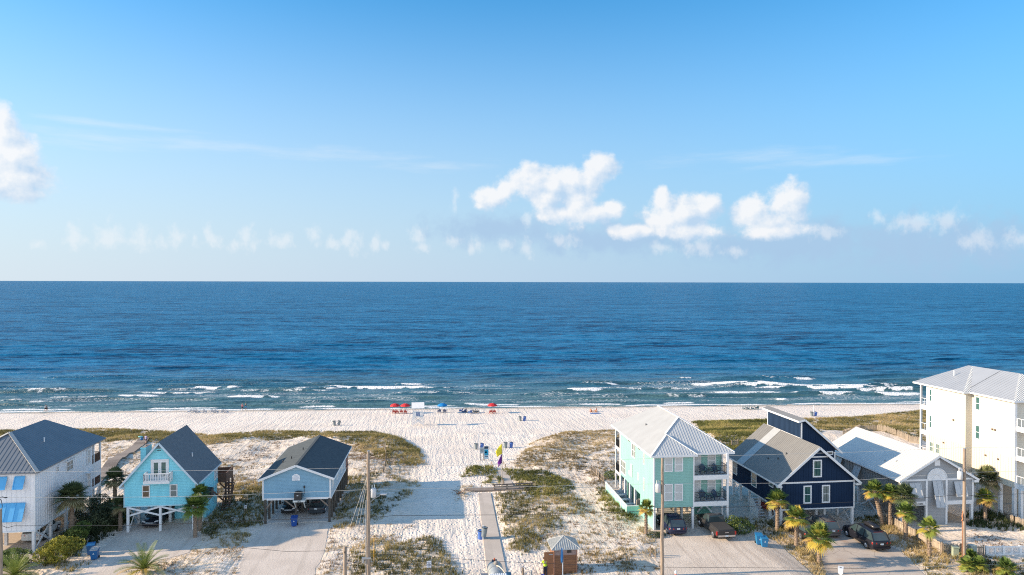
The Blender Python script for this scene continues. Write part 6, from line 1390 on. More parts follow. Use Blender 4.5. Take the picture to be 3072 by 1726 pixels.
for lab, px, gx in (('left of the flag pole', (1436, 1348), -1), ('right of the flag pole', (1524, 1344), 1)):
    p = at(*px); barrel('dark grey trash barrel at the white post ' + lab, p + Vector((-.45, -.05, 0)), GREYB_); barrel('blue trash barrel at the white post ' + lab, p + Vector((.50, -.05, 0)), BARB, (0, 6)); post_at('tall white post with two barrels ' + lab, px, 2.6)
p = at(1447, 1621); barrel('grey trash barrel tied upright beside the concrete path', p + Vector((.15, .1, .35)), GREYB_, (0, 6)); barrel('blue trash barrel behind the grey one beside the concrete path', p + Vector((-.15, .35, -.05)), BARB); post_at('white post holding the barrels beside the concrete path', (1449, 1621), 1.5)
# beach information boards
def board(label, px, w, z0, z1, mat, parts=(), name='information_sign', legs=True):
    t = thing(name, label, 'sign', at(*px), 0); 
    if legs:
        for x in (-w * .4, w * .4): m = MB(); m.box(x - .04, .02, -.4, x + .04, .10, z1 - .1); m.build('leg', GREYWOOD if mat is not WHITE else WHITE, t)
    m = MB(); m.box(-w / 2, -.03, z0, w / 2, .02, z1); p_ = m.build('panel', mat, t)
    for (x0, x1, a, b, mt) in parts: m = MB(); m.box(x0, -.042, a, x1, -.031, b); m.build('print', mt, p_)
    return t
SGB = pm('sign blue', (.0, .27, .48)); SGD = pm('sign navy', (.01, .04, .09)); SGP = pm('sign pale', (.42, .58, .70)); SGG = pm('pale grey board', (.40, .46, .50)); INK = pm('sign ink', (.10, .12, .16))
board('blue and white beach information sign at the end of the boardwalk', (1459, 1381), .68, .2, 2.15, SGP, [(-.33, .33, 1.75, 2.12, SGD), (-.3, .3, .75, 1.62, SGB), (-.2, .05, 1.1, 1.35, SGP), (-.25, .25, .5, .6, SGD)])
board('narrow grey notice board left of the blue beach sign', (1446, 1382), .62, 1.1, 2.0, SGG, [(-.25, .25, 1.3 + .11 * i, 1.34 + .11 * i, INK) for i in range(5)])
board('white notice with lines of small print in the grass by the street light pole', (1287, 1731), .42, .85, 1.42, pm('notice white', (.72, .74, .80)), [(-.17, .17, 1.33, 1.36, INK), (-.06, .06, 1.22, 1.26, INK), (-.16, .16, 1.11, 1.16, INK), (-.15, .15, 1.0, 1.05, INK), (-.09, .06, .9, .94, INK)])
board('small white notice on a stake between the turquoise and blue houses', (737, 1540), .28, .55, .9, pm('notice white', (.72, .74, .80)), [(-.1, .1, .68, .78, INK)])
# flag pole
p = at(1506, 1472); t = thing('flag_pole', 'thin wooden flag pole flying a yellow and a purple flag', 'flag pole', p, 0); zt = top_z(p, (1505, 1328)) - p.z
m = MB(); m.tube([(0, 0, -.4), (0, 0, zt)], [.05, .035], 8); m.build('pole', pm('pole tan', (.36, .30, .22)), t)
def flag(name, c, z, hgt, wd, drop, seed):
    m = MB(); nx, nz = 7, 6; vs = []
    for i in range(nx):
        for j in range(nz):
            u, v = i / (nx - 1), j / (nz - 1); vs.append((-.04 - wd * u * (1 - .25 * v), .12 * math.sin(5 * u + seed + v) * u, z - hgt * v * (1 - .45 * u) - drop * u ** 1.2))
    m.add(vs, [(i * nz + j, i * nz + j + 1, (i + 1) * nz + j + 1, (i + 1) * nz + j) for i in range(nx - 1) for j in range(nz - 1)]); o = m.build(name, c, t, True, fixn=False); o.data.materials[0] = c
    sm = o.modifiers.new('thickness', 'SOLIDIFY'); sm.thickness = .01
    return o
zf = top_z(p, (1504, 1332)) - p.z; flag('yellow_flag', pm('yellow cloth', (.80, .66, .04), rough=.8), zf, 1.35, .82, .95, 0); flag('purple_flag', pm('purple cloth', (.11, .01, .22), rough=.8), zf - 1.35, 1.15, .55, 1.05, 2)
# boardwalk platform with bench rail
BW_ = pm('grey boardwalk', (.30, .245, .21), (.21, .17, .145), scale=3, stretch=(8, 1, 1), rough=.9)
a, b_ = at0(1392, 1472), at0(1622, 1467); zz = max(hz(a[0], a[1]), float(base_h(a[0], a[1]))) + .12
t = thing('boardwalk', 'weathered grey boardwalk platform crossing the beach path', 'boardwalk', (0, 0, 0)); 
d = Vector((b_[0] - a[0], b_[1] - a[1], 0)); Ld = d.length; d.normalize(); s_ = Vector((-d.y, d.x, 0)); zz = sum(hz(*(Vector(a) + d * (Ld * k / 8)).xy[:]) for k in range(9)) / 9 + .08
m = MB(); n = int(Ld / .15)
for i in range(n): q = Vector(a) + d * (Ld * (i + .5) / n); q.z = zz; m.bar(q - s_ * .65, q + s_ * .65, .135, .05)
m.build('planks', BW_, t)
for sg in (-.6, .6): m = MB(); q = Vector(a) + s_ * sg; q.z = zz - .12; m.bar(q, q + d * Ld, .08, .18); m.build('joist', GREYWOOD, t)
a, b_ = at0(1480, 1473), at0(1599, 1467); t = thing('bench_rail', 'long dark wooden bench rail on the boardwalk platform behind the flag pole', 'bench', (a[0], a[1], zz + .03), math.atan2(b_[1] - a[1], b_[0] - a[0])); Lr = math.hypot(b_[0] - a[0], b_[1] - a[1])
m = MB(); m.box(-.1, -.15, .55, Lr + .1, .2, .62); m.build('seat', pm('dark bench wood', (.085, .06, .045), (.06, .042, .032), stretch=(1, 6, 6), scale=3), t)
for i in range(4): m = MB(); x = .15 + (Lr - .3) * i / 3; m.box(x - .09, -.12, -.4, x + .09, .12, .55); m.build('leg', GREYWOOD, t)
m = MB(); m.box(0, .06, .2, Lr, .10, .36); m.build('stretcher', GREYWOOD, t)
for i, (px, lab) in enumerate((((1510, 1457), 'wooden post beside the flag pole'), ((1445, 1466), 'short dark wooden post at the left end of the boardwalk platform'), ((1478, 1401), 'low wooden post at the sandy end of the path, left and nearer'), ((1516, 1401), 'low wooden post at the sandy end of the path, right and nearer'), ((1475, 1393), 'low wooden post at the sandy end of the path, left and farther'), ((1511, 1393), 'low wooden post at the sandy end of the path, right and farther'), ((1951, 1669), 'taller wooden stake left of the pole by the mint house'), ((1966, 1675), 'shorter wooden stake left of the pole by the mint house'), ((1568, 1732), 'brown wooden bollard left of the hut'))):
    t = thing('wooden_stake', lab, 'stake', at(*px), 0, 'small wooden posts'); hh = (.75, .45, .35, .35, .35, .35, 1.0, .9, .85)[i]; w = .12 if i in (0, 8) else .08
    m = MB(); m.tube([(0, 0, -.3), (0.02, 0, hh * .5), (0, 0, hh)], [w, w * .95, w * .9], 8); m.build('shaft', POLEW, t)
    m = MB(); m.lathe([(w * .9, hh), (w * .6, hh + .04)], n=8); m.build('worn_top', GREYWOOD, t)
# edging stakes of the path
# brown hut
p = onY(1695, 1700, 63.6); gz = hz(p.x, p.y); t = thing('wooden_hut', 'small brown wooden hut with grey ribbed pyramid roof and open door', 'hut', (p.x, p.y, gz), yaw_of(1300)); HUT = t
HW_ = pm('brown plank', (.25, .115, .055), (.15, .07, .038), lap=.22, scale=2, stretch=(.6, .6, 6), rough=.8)
m = MB(); m.box(-1.08, -.2, -.2, 1.08, 1.9, 2.3); m.build('wall', HW_, t)
m = MB(); m.box(-1.095, -.215, 1.75, 1.095, -.2, 2.3); m.build('frieze', pm('faded plank', (.30, .22, .20), (.2, .13, .12), scale=4), t)
m = MB(); m.box(.15, -.235, 1.95, .55, -.216, 2.2); m.build('vent_opening', BLACK, t)
for x in (-1.1, 1.02): m = MB(); m.box(x, -.24, -.2, x + .09, -.15, 2.3); m.build('corner_post', pm('light plank', (.34, .17, .11)), t)
m = MB(); e = 2.38; c = [(-1.36, -.5, e), (1.36, -.5, e), (1.36, 2.15, e), (-1.36, 2.15, e)]; ap = (0, .85, 3.15)
for i in range(4): tri = [c[i], c[(i + 1) % 4], ap]; m.slab(tri, .06); hip_ribs(m, tri, .2, (0, 1) if i % 2 == 0 else (1, 0), .06, .06); m.bar(Vector(c[i]) + Vector((0, 0, .03)), Vector(ap) + Vector((0, 0, .03)), .12, .05)
m.build('roof', pm('ribbed hut roof', (.44, .45, .44), (.37, .38, .38), rough=.5), t)
m = MB(); m.box(-2.0, -.28, 0.0, -1.12, -.23, 2.1); dr = m.build('door', pm('orange brown door', (.33, .14, .06), (.25, .10, .045), scale=2, stretch=(1, 1, .4)), t); m = MB(); m.box(-1.55, -.3, 1.85, -1.2, -.281, 1.92); m.build('hinge', GALV, dr)
p2 = onY(1688, 1700, 61.6); t = thing('feather_flag', 'white pole with a furled blue flag standing before the hut', 'flag', (p2.x, p2.y, hz(p2.x, p2.y)), 0); zt = top_z(p2, (1684, 1645)) - hz(p2.x, p2.y)
m = MB(); m.tube([(0, 0, -.3), (0, 0, zt)], .045, 8); m.build('pole', WHITE, t)
m = MB(); m.lathe([(.03, zt - 1.35), (.10, zt - 1.2), (.13, zt - .7), (.10, zt - .25), (.04, zt)], (-.08, -.03, 0), 8); m.build('furled_flag', pm('flag blue', (.02, .14, .36)), t, True)
p3 = onY(1594, 1726, 62.6); t = thing('metal_bollard', 'grey metal bollard left of the hut', 'bollard', (p3.x, p3.y, hz(p3.x, p3.y)), 0); m = MB(); m.tube([(0, 0, -.3), (0, 0, .95)], .09, 10); m.build('shaft', pm('grey steel', (.24, .28, .32)), t); m = MB(); m.lathe([(.1, .95), (.08, 1.0)], n=10); m.build('cap', GALV, t)
p3 = onY(1582, 1726, 62.4); t = thing('hoop_rail', 'thin metal hoop rail beside the grey bollard', 'rail', (p3.x, p3.y, hz(p3.x, p3.y)), 0); m = MB(); m.tube([(-.22, 0, -.3), (-.22, 0, .8), (-.12, 0, .95), (.1, 0, .98), (.3, 0, .9)], .02, 6); m.build('hoop', GALV, t); m = MB(); m.bar((-.22, 0, .3), (.9, 0, .3), .03); m.build('lower_rail', GALV, t)
p3 = at(2027, 1740); t = thing('marker_stub', 'small white and red marker in front of the mint house pole', 'marker', p3, 0); m = MB(); m.tube([(0, 0, -.2), (0, 0, .75)], .1, 8); m.build('shaft', pm('faded red', (.5, .2, .17)), t); m = MB(); m.lathe([(.105, .6), (.11, .75), (.05, .85)], n=8); m.build('top', WHITE, t)
p3 = at(2522, 1742); t = thing('mailbox', 'white mailbox post at the driveway of the navy house', 'mailbox', p3, R(-35)); m = MB(); m.box(-.09, -.09, -.2, .09, .09, 1.2); m.build('post', WHITE, t); m = MB(); m.box(-.2, -.35, .75, .2, .35, 1.15); m.prism([(-.23, -.38, 1.15), (.23, -.38, 1.15), (.23, .38, 1.15), (-.23, .38, 1.15)], (0, 0, .05)); m.build('box', WHITE, t)
p3 = at(2866, 1672); t = thing('utility_box', 'pale green utility pedestal box left of the right pole', 'utility box', p3, R(-15)); UB = pm('pale green box', (.33, .38, .29)); m = MB(); m.prism([(-.27, -.2, -.2), (.27, -.2, -.2), (.25, -.18, .95), (-.25, -.18, .95)], (0, .42, 0)); m.build('body', UB, t); m = MB(); m.box(-.29, -.24, .95, .29, .28, 1.05); m.build('lid', UB, t)
p3 = at(2918, 1668); t = thing('utility_box', 'grey green cabinet behind the dwarf palms, right of the right pole', 'utility box', p3, R(-5)); UB = pm('grey green cabinet', (.34, .40, .38)); m = MB(); m.box(-.3, -.2, -.2, .3, .25, 1.0); m.build('body', UB, t); m = MB(); m.box(-.33, -.24, 1.0, .33, .29, 1.06); m.build('lid', UB, t)

# ------------------------------------------------------------------ fences
def picket_fence(label, px, h, w, gap, mat, name='fence', hv=.1, thick=.03, ground=True, offs=0.):
    t = thing(name, label, 'fence', (0, 0, 0)); r = random.Random(len(label)); pts = [at(*p_) for p_ in px]; m = MB()
    for a, b in zip(pts[:-1], pts[1:]):
        L_ = (b - a).xy.length; n = max(1, int(L_ / (w + gap))); d = (b - a).xy.normalized()
        for i in range(n):
            c = a.lerp(b, (i + .5) / n); zg = hz(c.x, c.y) + offs; hh = h * (1 + r.uniform(-hv, hv)); e = Vector((d.x, d.y, 0)) * w / 2; k = Vector((-d.y, d.x, 0)) * thick
            m.prism([c.xy.to_3d() - e + Vector((0, 0, zg - .2)), c.xy.to_3d() + e + Vector((0, 0, zg - .2)), c.xy.to_3d() + e * .9 + Vector((r.uniform(-.03, .03), 0, zg + hh)), c.xy.to_3d() - e * .9 + Vector((r.uniform(-.03, .03), 0, zg + hh))], k)
    m.build('pickets', mat, t)
    m = MB()
    for a, b in zip(pts[:-1], pts[1:]):
        L_ = (b - a).xy.length; n = max(1, int(L_ / 2.2))
        for i in range(n + 1): c = a.lerp(b, i / n); zg = hz(c.x, c.y) + offs; m.box(c.x - .05, c.y + .03, zg - .4, c.x + .05, c.y + .13, zg + h * 1.06)
        for zz_ in (.25, .8):
            for i in range(n): c0 = a.lerp(b, i / n); c1 = a.lerp(b, (i + 1) / n); m.bar((c0.x, c0.y + .06, hz(c0.x, c0.y) + offs + h * zz_), (c1.x, c1.y + .06, hz(c1.x, c1.y) + offs + h * zz_), .03, .07)
    m.build('posts_and_rails', GREYWOOD, t); return t
FW = pm('weathered fence boards', (.40, .335, .26), (.27, .22, .17), scale=3, stretch=(3, 3, .5), rough=.9)
picket_fence('weathered plank fence running down beside the concrete driveway', [(2640, 1566), (2680, 1582), (2713, 1600), (2750, 1620), (2784, 1640), (2827, 1661)], 1.05, .13, .01, FW, hv=.06)
picket_fence('thin weathered picket fence joining the plank fence to the white gate', [(2829, 1662), (2885, 1664), (2952, 1668)], 1.0, .04, .05, FW)
picket_fence('weathered picket fence at the right edge beside the cream building', [(3015, 1560), (3045, 1575), (3110, 1600)], .95, .07, .03, FW)
picket_fence('long weathered sand fence on the dune behind the grey house', [(2530, 1312), (2580, 1300), (2630, 1297), (2690, 1308), (2765, 1335)], 1.15, .05, .03, FW, hv=.15)
picket_fence('short piece of sand fence behind the mint house', [(2195, 1340), (2215, 1338)], 1.0, .05, .03, FW, hv=.1)
picket_fence('leaning grey sand fence left of the mint pool deck', [(1775, 1415), (1800, 1440), (1812, 1450)], .9, .04, .12, FW, hv=.3)
picket_fence('broken sand fence stakes on the dune right of the blue house', [(1150, 1345), (1158, 1372), (1156, 1400), (1150, 1418)], .8, .05, .5, FW, hv=.4)
t = thing('fence', 'dark chain link fence in front of the cream building', 'fence', (0, 0, 0)); pts = [at(2938, 1530), at(2968, 1545), at(3000, 1556), at(3052, 1570)]
m = MB()
for a, b in zip(pts[:-1], pts[1:]):
    for z in (.1, .5, .95): m.bar(a + Vector((0, 0, z)), b + Vector((0, 0, z)), .02)
    n = int((b - a).length / .14)
    for i in range(n): c = a.lerp(b, i / n); m.bar(c, c + Vector((0, 0, .95)), .012)
m.build('mesh_panel', BLACK, t)
for p_ in pts: m = MB(); m.tube([p_ - Vector((0, 0, .3)), p_ + Vector((0, 0, 1.05))], .03, 6); m.build('post', BLACK, t)
# white gate
a, b = at(2960, 1669), at(3110, 1664); t = thing('white_gate', 'white panelled gate fence at the right edge of the yard', 'gate', a, math.atan2(b.y - a.y, b.x - a.x)); Lg = (b - a).xy.length
n = 3; w_ = Lg / n
for i in range(n + 1): m = MB(); m.box(i * w_ - .13, -.1, -.3, i * w_ + .13, .1, 1.02); m.build('post', WHITE, t)
for i in range(n):
    m = MB(); x0, x1 = i * w_ + .13, (i + 1) * w_ - .13; m.box(x0, -.05, .0, x1, .05, .24); m.box(x0, -.05, .84, x1, .05, .98); k = int((x1 - x0) / .12); xm_ = (x0 + x1) / 2
    for j in range(k): x = x0 + (x1 - x0) * (j + .5) / k; m.box(x - .025, -.03, .24, x + .025, .03, .84)
    m.box(xm_ - .07, -.055, .24, xm_ + .07, .055, .84); m.build('panel', WHITE, t)
# left boardwalk
t = thing('boardwalk', 'grey plank boardwalk leading from the white house to the dunes', 'boardwalk', (0, 0, 0)); a, b = at0(270, 1462), at0(432, 1338); a = Vector(a); b = Vector(b); d = (b - a).normalized(); s_ = Vector((-d.y, d.x, 0)).normalized(); Lb = (b - a).length; m = MB(); n = int(Lb / .16); j1 = []; j2 = []
zq = [max(hz(*(a.lerp(b, k / 24)).xy[:]), hz(*((a.lerp(b, k / 24) + s_ * .7)).xy[:]), hz(*((a.lerp(b, k / 24) - s_ * .7)).xy[:])) + .25 for k in range(25)]
for i in range(n): u = (i + .5) / n; q = a.lerp(b, u); q.z = float(np.interp(u, np.linspace(0, 1, 25), zq)); m.bar(q - s_ * .85, q + s_ * .85, .145, .05)
m.build('planks', BW_, t)
for sg in (-.75, .75):
    m = MB()
    for k in range(24): p_ = a.lerp(b, k / 24) + s_ * sg; q = a.lerp(b, (k + 1) / 24) + s_ * sg; p_.z = zq[k] - .12; q.z = zq[k + 1] - .12; m.bar(p_, q, .06, .2)
    m.build('joist', GREYWOOD, t)
    for k in range(0, 25, 4): p_ = a.lerp(b, k / 24) + s_ * sg; m = MB(); m.box(p_.x - .06, p_.y - .06, zq[k] - 1.5, p_.x + .06, p_.y + .06, zq[k] - .2); m.build('post', GREYWOOD, t)

# ------------------------------------------------------------------ beach furniture
WH = WHITE
p = at(1254, 1276); t = thing('lifeguard_tower', 'white wooden lifeguard stand with a sloped roof on the beach', 'lifeguard stand', p, yaw_of(1300) + R(2)); LT = t
for x in (-1.1, 1.1):
    for y in (-.8, .8): m = MB(); m.bar((x, y, -.4), (x * .86, y * .85, 3.75 if y < 0 else 4.3), .14, .14, upv=(0, 1, 0)); m.build('leg', WH, t)
m = MB(); m.box(-1.05, -.85, 1.78, 1.1, .85, 1.93); m.build('platform', WH, t)
for y in (-.82, .82): 
    for pq in (((-1.05, y, .35), (1.0, y, 1.7)), ((1.05, y, .35), (-1.0, y, 1.7))): m = MB(); m.bar(pq[0], pq[1], .05, .14); m.build('cross_brace', WH, t)
m = MB()
for i in range(6): m.box(-.95, -.62, 1.98 + .19 * i, .95, -.57, 2.12 + .19 * i)
m.build('bench_back', WH, t); m = MB(); m.box(-.95, -.55, 2.35, .95, .35, 2.42); m.build('bench_seat', WH, t)
for x in (-.33, .08): m = MB(); m.prism([(x, -.66, 2.0), (x + .26, -.66, 2.0), (x + .24, -.66, 2.82), (x - .04, -.66, 2.82)], (0, .03, 0)); m.build('blue_panel', pm('board blue', (.015, .10, .30)), t)
m = MB(); m.box(.95, -.6, 2.0, 1.2, .2, 2.15); m.build('step', pm('board blue', (.015, .10, .30)), t)
m = MB(); m.slab([(-1.32, -1.1, 3.72), (1.3, -1.1, 3.72), (1.3, 1.15, 4.55), (-1.32, 1.15, 4.55)], .08); m.build('roof', pm('white roof board', (.80, .79, .78)), t)
def umbrella(label, px, c1, c2, seed):
    t = thing('beach_umbrella', label, 'umbrella', at(*px), seed * .4, 'beach umbrellas')
    m = MB(); m.tube([(0, 0, -.3), (0, 0, 2.25)], .03, 8); m.build('pole', pm('umbrella pole', (.5, .42, .3)), t)
    m = MB(); n = 16; vs = [(0, 0, 2.28)]
    prof = [(.45, 2.20), (.85, 2.02), (1.15, 1.80), (1.16, 1.66)]
    for rr, z in prof:
        for k in range(n): a_ = 2 * PI * k / n; sag = .04 if (k % 2) else 0; vs.append((rr * (1 - sag) * math.cos(a_), rr * (1 - sag) * math.sin(a_), z - sag * .4))
    fs = [(0, 1 + k, 1 + (k + 1) % n) for k in range(n)] + [(1 + i * n + k, 1 + (i + 1) * n + k, 1 + (i + 1) * n + (k + 1) % n, 1 + i * n + (k + 1) % n) for i in range(3) for k in range(n)]
    m.add(vs, fs); o = m.build('canopy', c1, t, False); sm = o.modifiers.new('thickness', 'SOLIDIFY'); sm.thickness = .012
    m = MB(); m.lathe([(.03, 2.27), (.04, 2.33), (.01, 2.38)], n=8); m.build('tip', c2, t)
    for k in range(8): m = MB(); a_ = 2 * PI * k / 8; m.bar((.04 * math.cos(a_), .04 * math.sin(a_), 2.2), (1.1 * math.cos(a_), 1.1 * math.sin(a_), 1.76), .012); m.build('rib', GALV, t)
REDC = pm('red canvas', (.55, .02, .025), (.48, .018, .02), rough=.7); BLUC = pm('blue canvas', (.0, .19, .50), (.0, .17, .45), rough=.7)
umbrella('leftmost red beach umbrella over two red chairs', (1185, 1240), REDC, WHITE, 1); umbrella('red beach umbrella next to the lifeguard stand', (1216, 1240), REDC, WHITE, 2); umbrella('red beach umbrella standing alone farther right', (1477, 1239), REDC, WHITE, 3); umbrella('blue beach umbrella over two navy chairs', (1327, 1239), BLUC, WHITE, 4)
REDW = pm('red painted wood', (.42, .06, .045), (.36, .05, .04)); GRYW = pm('pale grey blue wood', (.40, .43, .48), (.34, .37, .42)); TEALW = pm('dark teal chair', (.04, .13, .16)); NAVW = pm('navy chair cloth', (.02, .06, .17)); MIDB = pm('mid blue chair cloth', (.05, .13, .36)); DKG = pm('dark grey chair', (.10, .11, .12))
def bchair(label, px, mat, rz, group): 
    return adirondack(label, at(*px), PI + rz, mat, group, 1.0, name='beach_chair')
for px, lab in (((1181.5, 1240.5), 'red wooden beach chair, left one under the leftmost red umbrella'), ((1191, 1241), 'red wooden beach chair, right one under the leftmost red umbrella'), ((1204, 1240.5), 'red wooden beach chair, left one under the red umbrella beside the lifeguard stand'), ((1216, 1241), 'red wooden beach chair, right one under the red umbrella beside the lifeguard stand'), ((1473, 1240.5), 'red wooden beach chair, left one under the lone red umbrella'), ((1483, 1240.5), 'red wooden beach chair, right one under the lone red umbrella')):
    bchair(lab, px, REDW, R(rng.uniform(-8, 8)), 'red beach chairs')
bchair('navy beach chair left of the blue umbrella pole', (1318, 1238.5), NAVW, R(10), 'navy beach chairs'); bchair('navy beach chair right of the blue umbrella pole', (1334, 1238.5), NAVW, R(-8), 'navy beach chairs')
for px, mt, a_, lab in (((1383, 1236), MIDB, 60, 'blue beach chair seen from its side, leftmost of the group right of the blue umbrella'), ((1392, 1239), NAVW, 40, 'navy beach chair facing left in the middle of the chair group'), ((1411, 1241), MIDB, 20, 'blue beach chair standing nearest in the chair group'), ((1424, 1239.5), DKG, -60, 'dark grey beach chair turned to the left in the chair group'), ((1432, 1238.5), DKG, -75, 'dark grey beach chair at the right end of the chair group')):
    bchair(lab, px, mt, R(a_), 'mixed beach chairs')
for i, (x, a_, w_) in enumerate(((568, 75, 'leftmost, turned sideways'), (583, 5, 'second from the left'), (594, -20, 'third from the left'), (614, 0, 'standing alone in the middle'), (637, 8, 'fifth from the left'), (649, -10, 'sixth from the left'), (668, 25, 'second from the right end'), (680, -30, 'at the right end'))):
    bchair(f'pale grey wooden beach chair in the far left row, {w_}', (x, 1239.5), GRYW, R(a_), 'pale grey beach chairs in a row')
for i, (x, a_, w_) in enumerate(((2232, 70, 'leftmost, reclined'), (2244, 55, 'second from the left'), (2258, 60, 'third from the left'), (2271, 5, 'rightmost, upright'))):
    bchair(f'dark teal beach chair near the water behind the mint house, {w_}', (x, 1228.5), TEALW, R(a_), 'teal beach chairs in a row')

# ------------------------------------------------------------------ people
SKIN = pm('skin', (.45, .27, .19), (.40, .24, .17), rough=.6)
def skin_mesh(name, mat, par, verts, edges, radii, sub=1):
    me = bpy.data.meshes.new(name); me.from_pydata(verts, edges, []); o = bpy.data.objects.new(name + '_tmp', me); COL.objects.link(o)
    sk = o.modifiers.new('skin', 'SKIN'); sk.use_smooth_shade = True
    if not me.skin_vertices: 
        b = bmesh.new(); b.from_mesh(me); b.verts.layers.skin.verify(); b.to_mesh(me); b.free()
    for v, r in zip(me.skin_vertices[0].data, radii): v.radius = (r, r) if not isinstance(r, tuple) else r
    me.skin_vertices[0].data[0].use_root = True
    sb = o.modifiers.new('sub', 'SUBSURF'); sb.levels = sub; sb.render_levels = sub
    dg = bpy.context.evaluated_depsgraph_get(); ev = bpy.data.meshes.new_from_object(o.evaluated_get(dg)); bpy.data.objects.remove(o); bpy.data.meshes.remove(me)
    ev.name = name; ev.materials.clear(); ev.materials.append(mat); ev.polygons.foreach_set('use_smooth', [True] * len(ev.polygons))
    r = bpy.data.objects.new(name, ev); COL.objects.link(r); r.parent = par; return r
def person(label, loc, rz, pose, shirt, shorts, hair=(.08, .05, .03), s=.96, longhair=False, trousers=False, group='people'):
    """faces +y; joints in metres for a 1.74 m figure"""
    t = thing('person', label, 'person', loc, rz, group); t.scale = (s, s, s)
    J = dict(pel=(0, 0, .95), sp=(0, .0, 1.12), ch=(0, 0, 1.33), nk=(0, .0, 1.49), hb=(0, .02, 1.57), hm=(0, .02, 1.64), ht=(0, .01, 1.73), ns=(0, .125, 1.63))
    for sg, q in ((-1, 'L'), (1, 'R')):
        J.update({'sh' + q: (sg * .18, 0, 1.42), 'el' + q: (sg * .24, -.02, 1.14), 'wr' + q: (sg * .25, .08, .91), 'pa' + q: (sg * .25, .105, .84), 'hp' + q: (sg * .09, 0, .90), 'kn' + q: (sg * .10, .02, .50), 'an' + q: (sg * .10, -.02, .09), 'to' + q: (sg * .12, .15, .04)})
    if pose == 'walk': J.update(knL=(-.10, .16, .52), anL=(-.10, .24, .10), toL=(-.11, .40, .06), knR=(.10, -.08, .51), anR=(.10, -.32, .14), toR=(.11, -.18, .04), elL=(-.25, -.12, 1.15), wrL=(-.24, -.10, .92), paL=(-.24, -.08, .85), elR=(.25, .05, 1.15), wrR=(.24, .22, .98), paR=(.24, .28, .93))
    if pose == 'arms': J.update(elL=(-.26, .06, 1.16), wrL=(-.12, .26, 1.2), paL=(-.06, .31, 1.21), elR=(.26, .06, 1.16), wrR=(.12, .27, 1.22), paR=(.06, .31, 1.23))
    if pose == 'sit':
        dz = -.78
        for k_ in list(J): x, y, z = J[k_]; J[k_] = (x, y - .12 * max(0, z - .95), z + dz)
        J.update(hpL=(-.09, .02, .14), hpR=(.09, .02, .14), knL=(-.12, .42, .38), anL=(-.13, .72, .08), toL=(-.13, .88, .08), knR=(.12, .40, .22), anR=(.13, .80, .06), toR=(.14, .90, .16), elL=(-.26, -.26, .40), wrL=(-.24, -.32, .14), paL=(-.24, -.30, .06), elR=(.26, -.26, .40), wrR=(.24, -.32, .14), paR=(.24, -.30, .06))
    if pose == 'bend': J.update(sp=(0, .06, 1.11), ch=(0, .17, 1.30), nk=(0, .26, 1.43), hb=(0, .31, 1.49), hm=(0, .34, 1.55), ht=(0, .36, 1.64), ns=(0, .45, 1.51), shL=(-.18, .20, 1.38), shR=(.18, .20, 1.38), elL=(-.24, .30, 1.10), wrL=(-.22, .46, .92), paL=(-.21, .51, .87), elR=(.24, .42, 1.20), wrR=(.22, .62, 1.22), paR=(.21, .68, 1.24), knL=(-.11, .06, .5), knR=(.10, -.02, .5), anL=(-.12, .02, .09), toL=(-.13, .2, .04))
    V = []; E_ = []; Rr = []; ix = {}
    def add(k, p_, r, par=None):
        ix[k] = len(V); V.append(p_); Rr.append(r)
        if par: E_.append((ix[par], ix[k]))
    add('pel', J['pel'], (.15, .11)); add('sp', J['sp'], (.135, .10), 'pel'); add('ch', J['ch'], (.155, .11), 'sp'); add('nk', J['nk'], .055, 'ch'); add('hb', J['hb'], .06, 'nk'); add('hm', J['hm'], .088, 'hb'); add('ht', J['ht'], .07, 'hm')
    for sg, q in ((-1, 'L'), (1, 'R')):
        add('sh' + q, J['sh' + q], .06, 'ch'); add('el' + q, J['el' + q], .043, 'sh' + q); add('wr' + q, J['wr' + q], .03, 'el' + q); add('pa' + q, J['pa' + q], (.035, .02), 'wr' + q)
        w = Vector(J['wr' + q]); pa = Vector(J['pa' + q]); d = (pa - w).normalized(); sd = d.cross(Vector((sg, 0, 0))); sd = sd.normalized() if sd.length > .01 else Vector((0, 1, 0))
        for i in range(4):
            b0 = pa + sd * (.024 - .016 * i) + d * .02; ln = (.070, .080, .075, .058)[i]; add(f'f{q}{i}a', tuple(b0 + d * ln * .5), .0085, 'pa' + q); add(f'f{q}{i}b', tuple(b0 + d * ln * .9 + Vector((-sg * .02, 0, 0))), .0075, f'f{q}{i}a')
        add(f'th{q}', tuple(w.lerp(pa, .6) + sd * .045 + d * .02), .0095, 'wr' + q); add(f'tt{q}', tuple(w.lerp(pa, .6) + sd * .055 + d * .055), .008, f'th{q}')
        add('hp' + q, J['hp' + q], .095, 'pel'); add('kn' + q, J['kn' + q], .06, 'hp' + q); add('an' + q, J['an' + q], .04, 'kn' + q); add('to' + q, J['to' + q], (.045, .03), 'an' + q)
    skin_mesh('body', SKIN, t, V, E_, Rr)
    hm = Vector(J['hm']); hd = (Vector(J['ns']) - hm); hd.normalize(); upv = (Vector(J['ht']) - Vector(J['hb'])).normalized(); sdv = hd.cross(upv)
    m = MB(); m.ell(hm + upv * .045 - hd * .02, (.098, .105, .085), 12, 8)
    if longhair: m.ell(hm - hd * .07 - upv * .06, (.085, .06, .15), 10, 7)
    m.build('hair', pm('hair %.2f %.2f' % hair[:2], hair), t, True)
    m = MB(); m.ell(hm + hd * .088 - upv * .012, (.014, .02, .022), 8, 6); m.build('nose', SKIN, t, True)
    for sg in (-1, 1):
        m = MB(); m.ell(hm + hd * .078 + upv * .012 + sdv * sg * .032, (.012, .01, .010), 8, 5); m.build('eye', BLACK, t, True)
        m = MB(); m.ell(hm + sdv * sg * .09 - upv * .005, (.015, .022, .032), 8, 5); m.build('ear', SKIN, t, True)
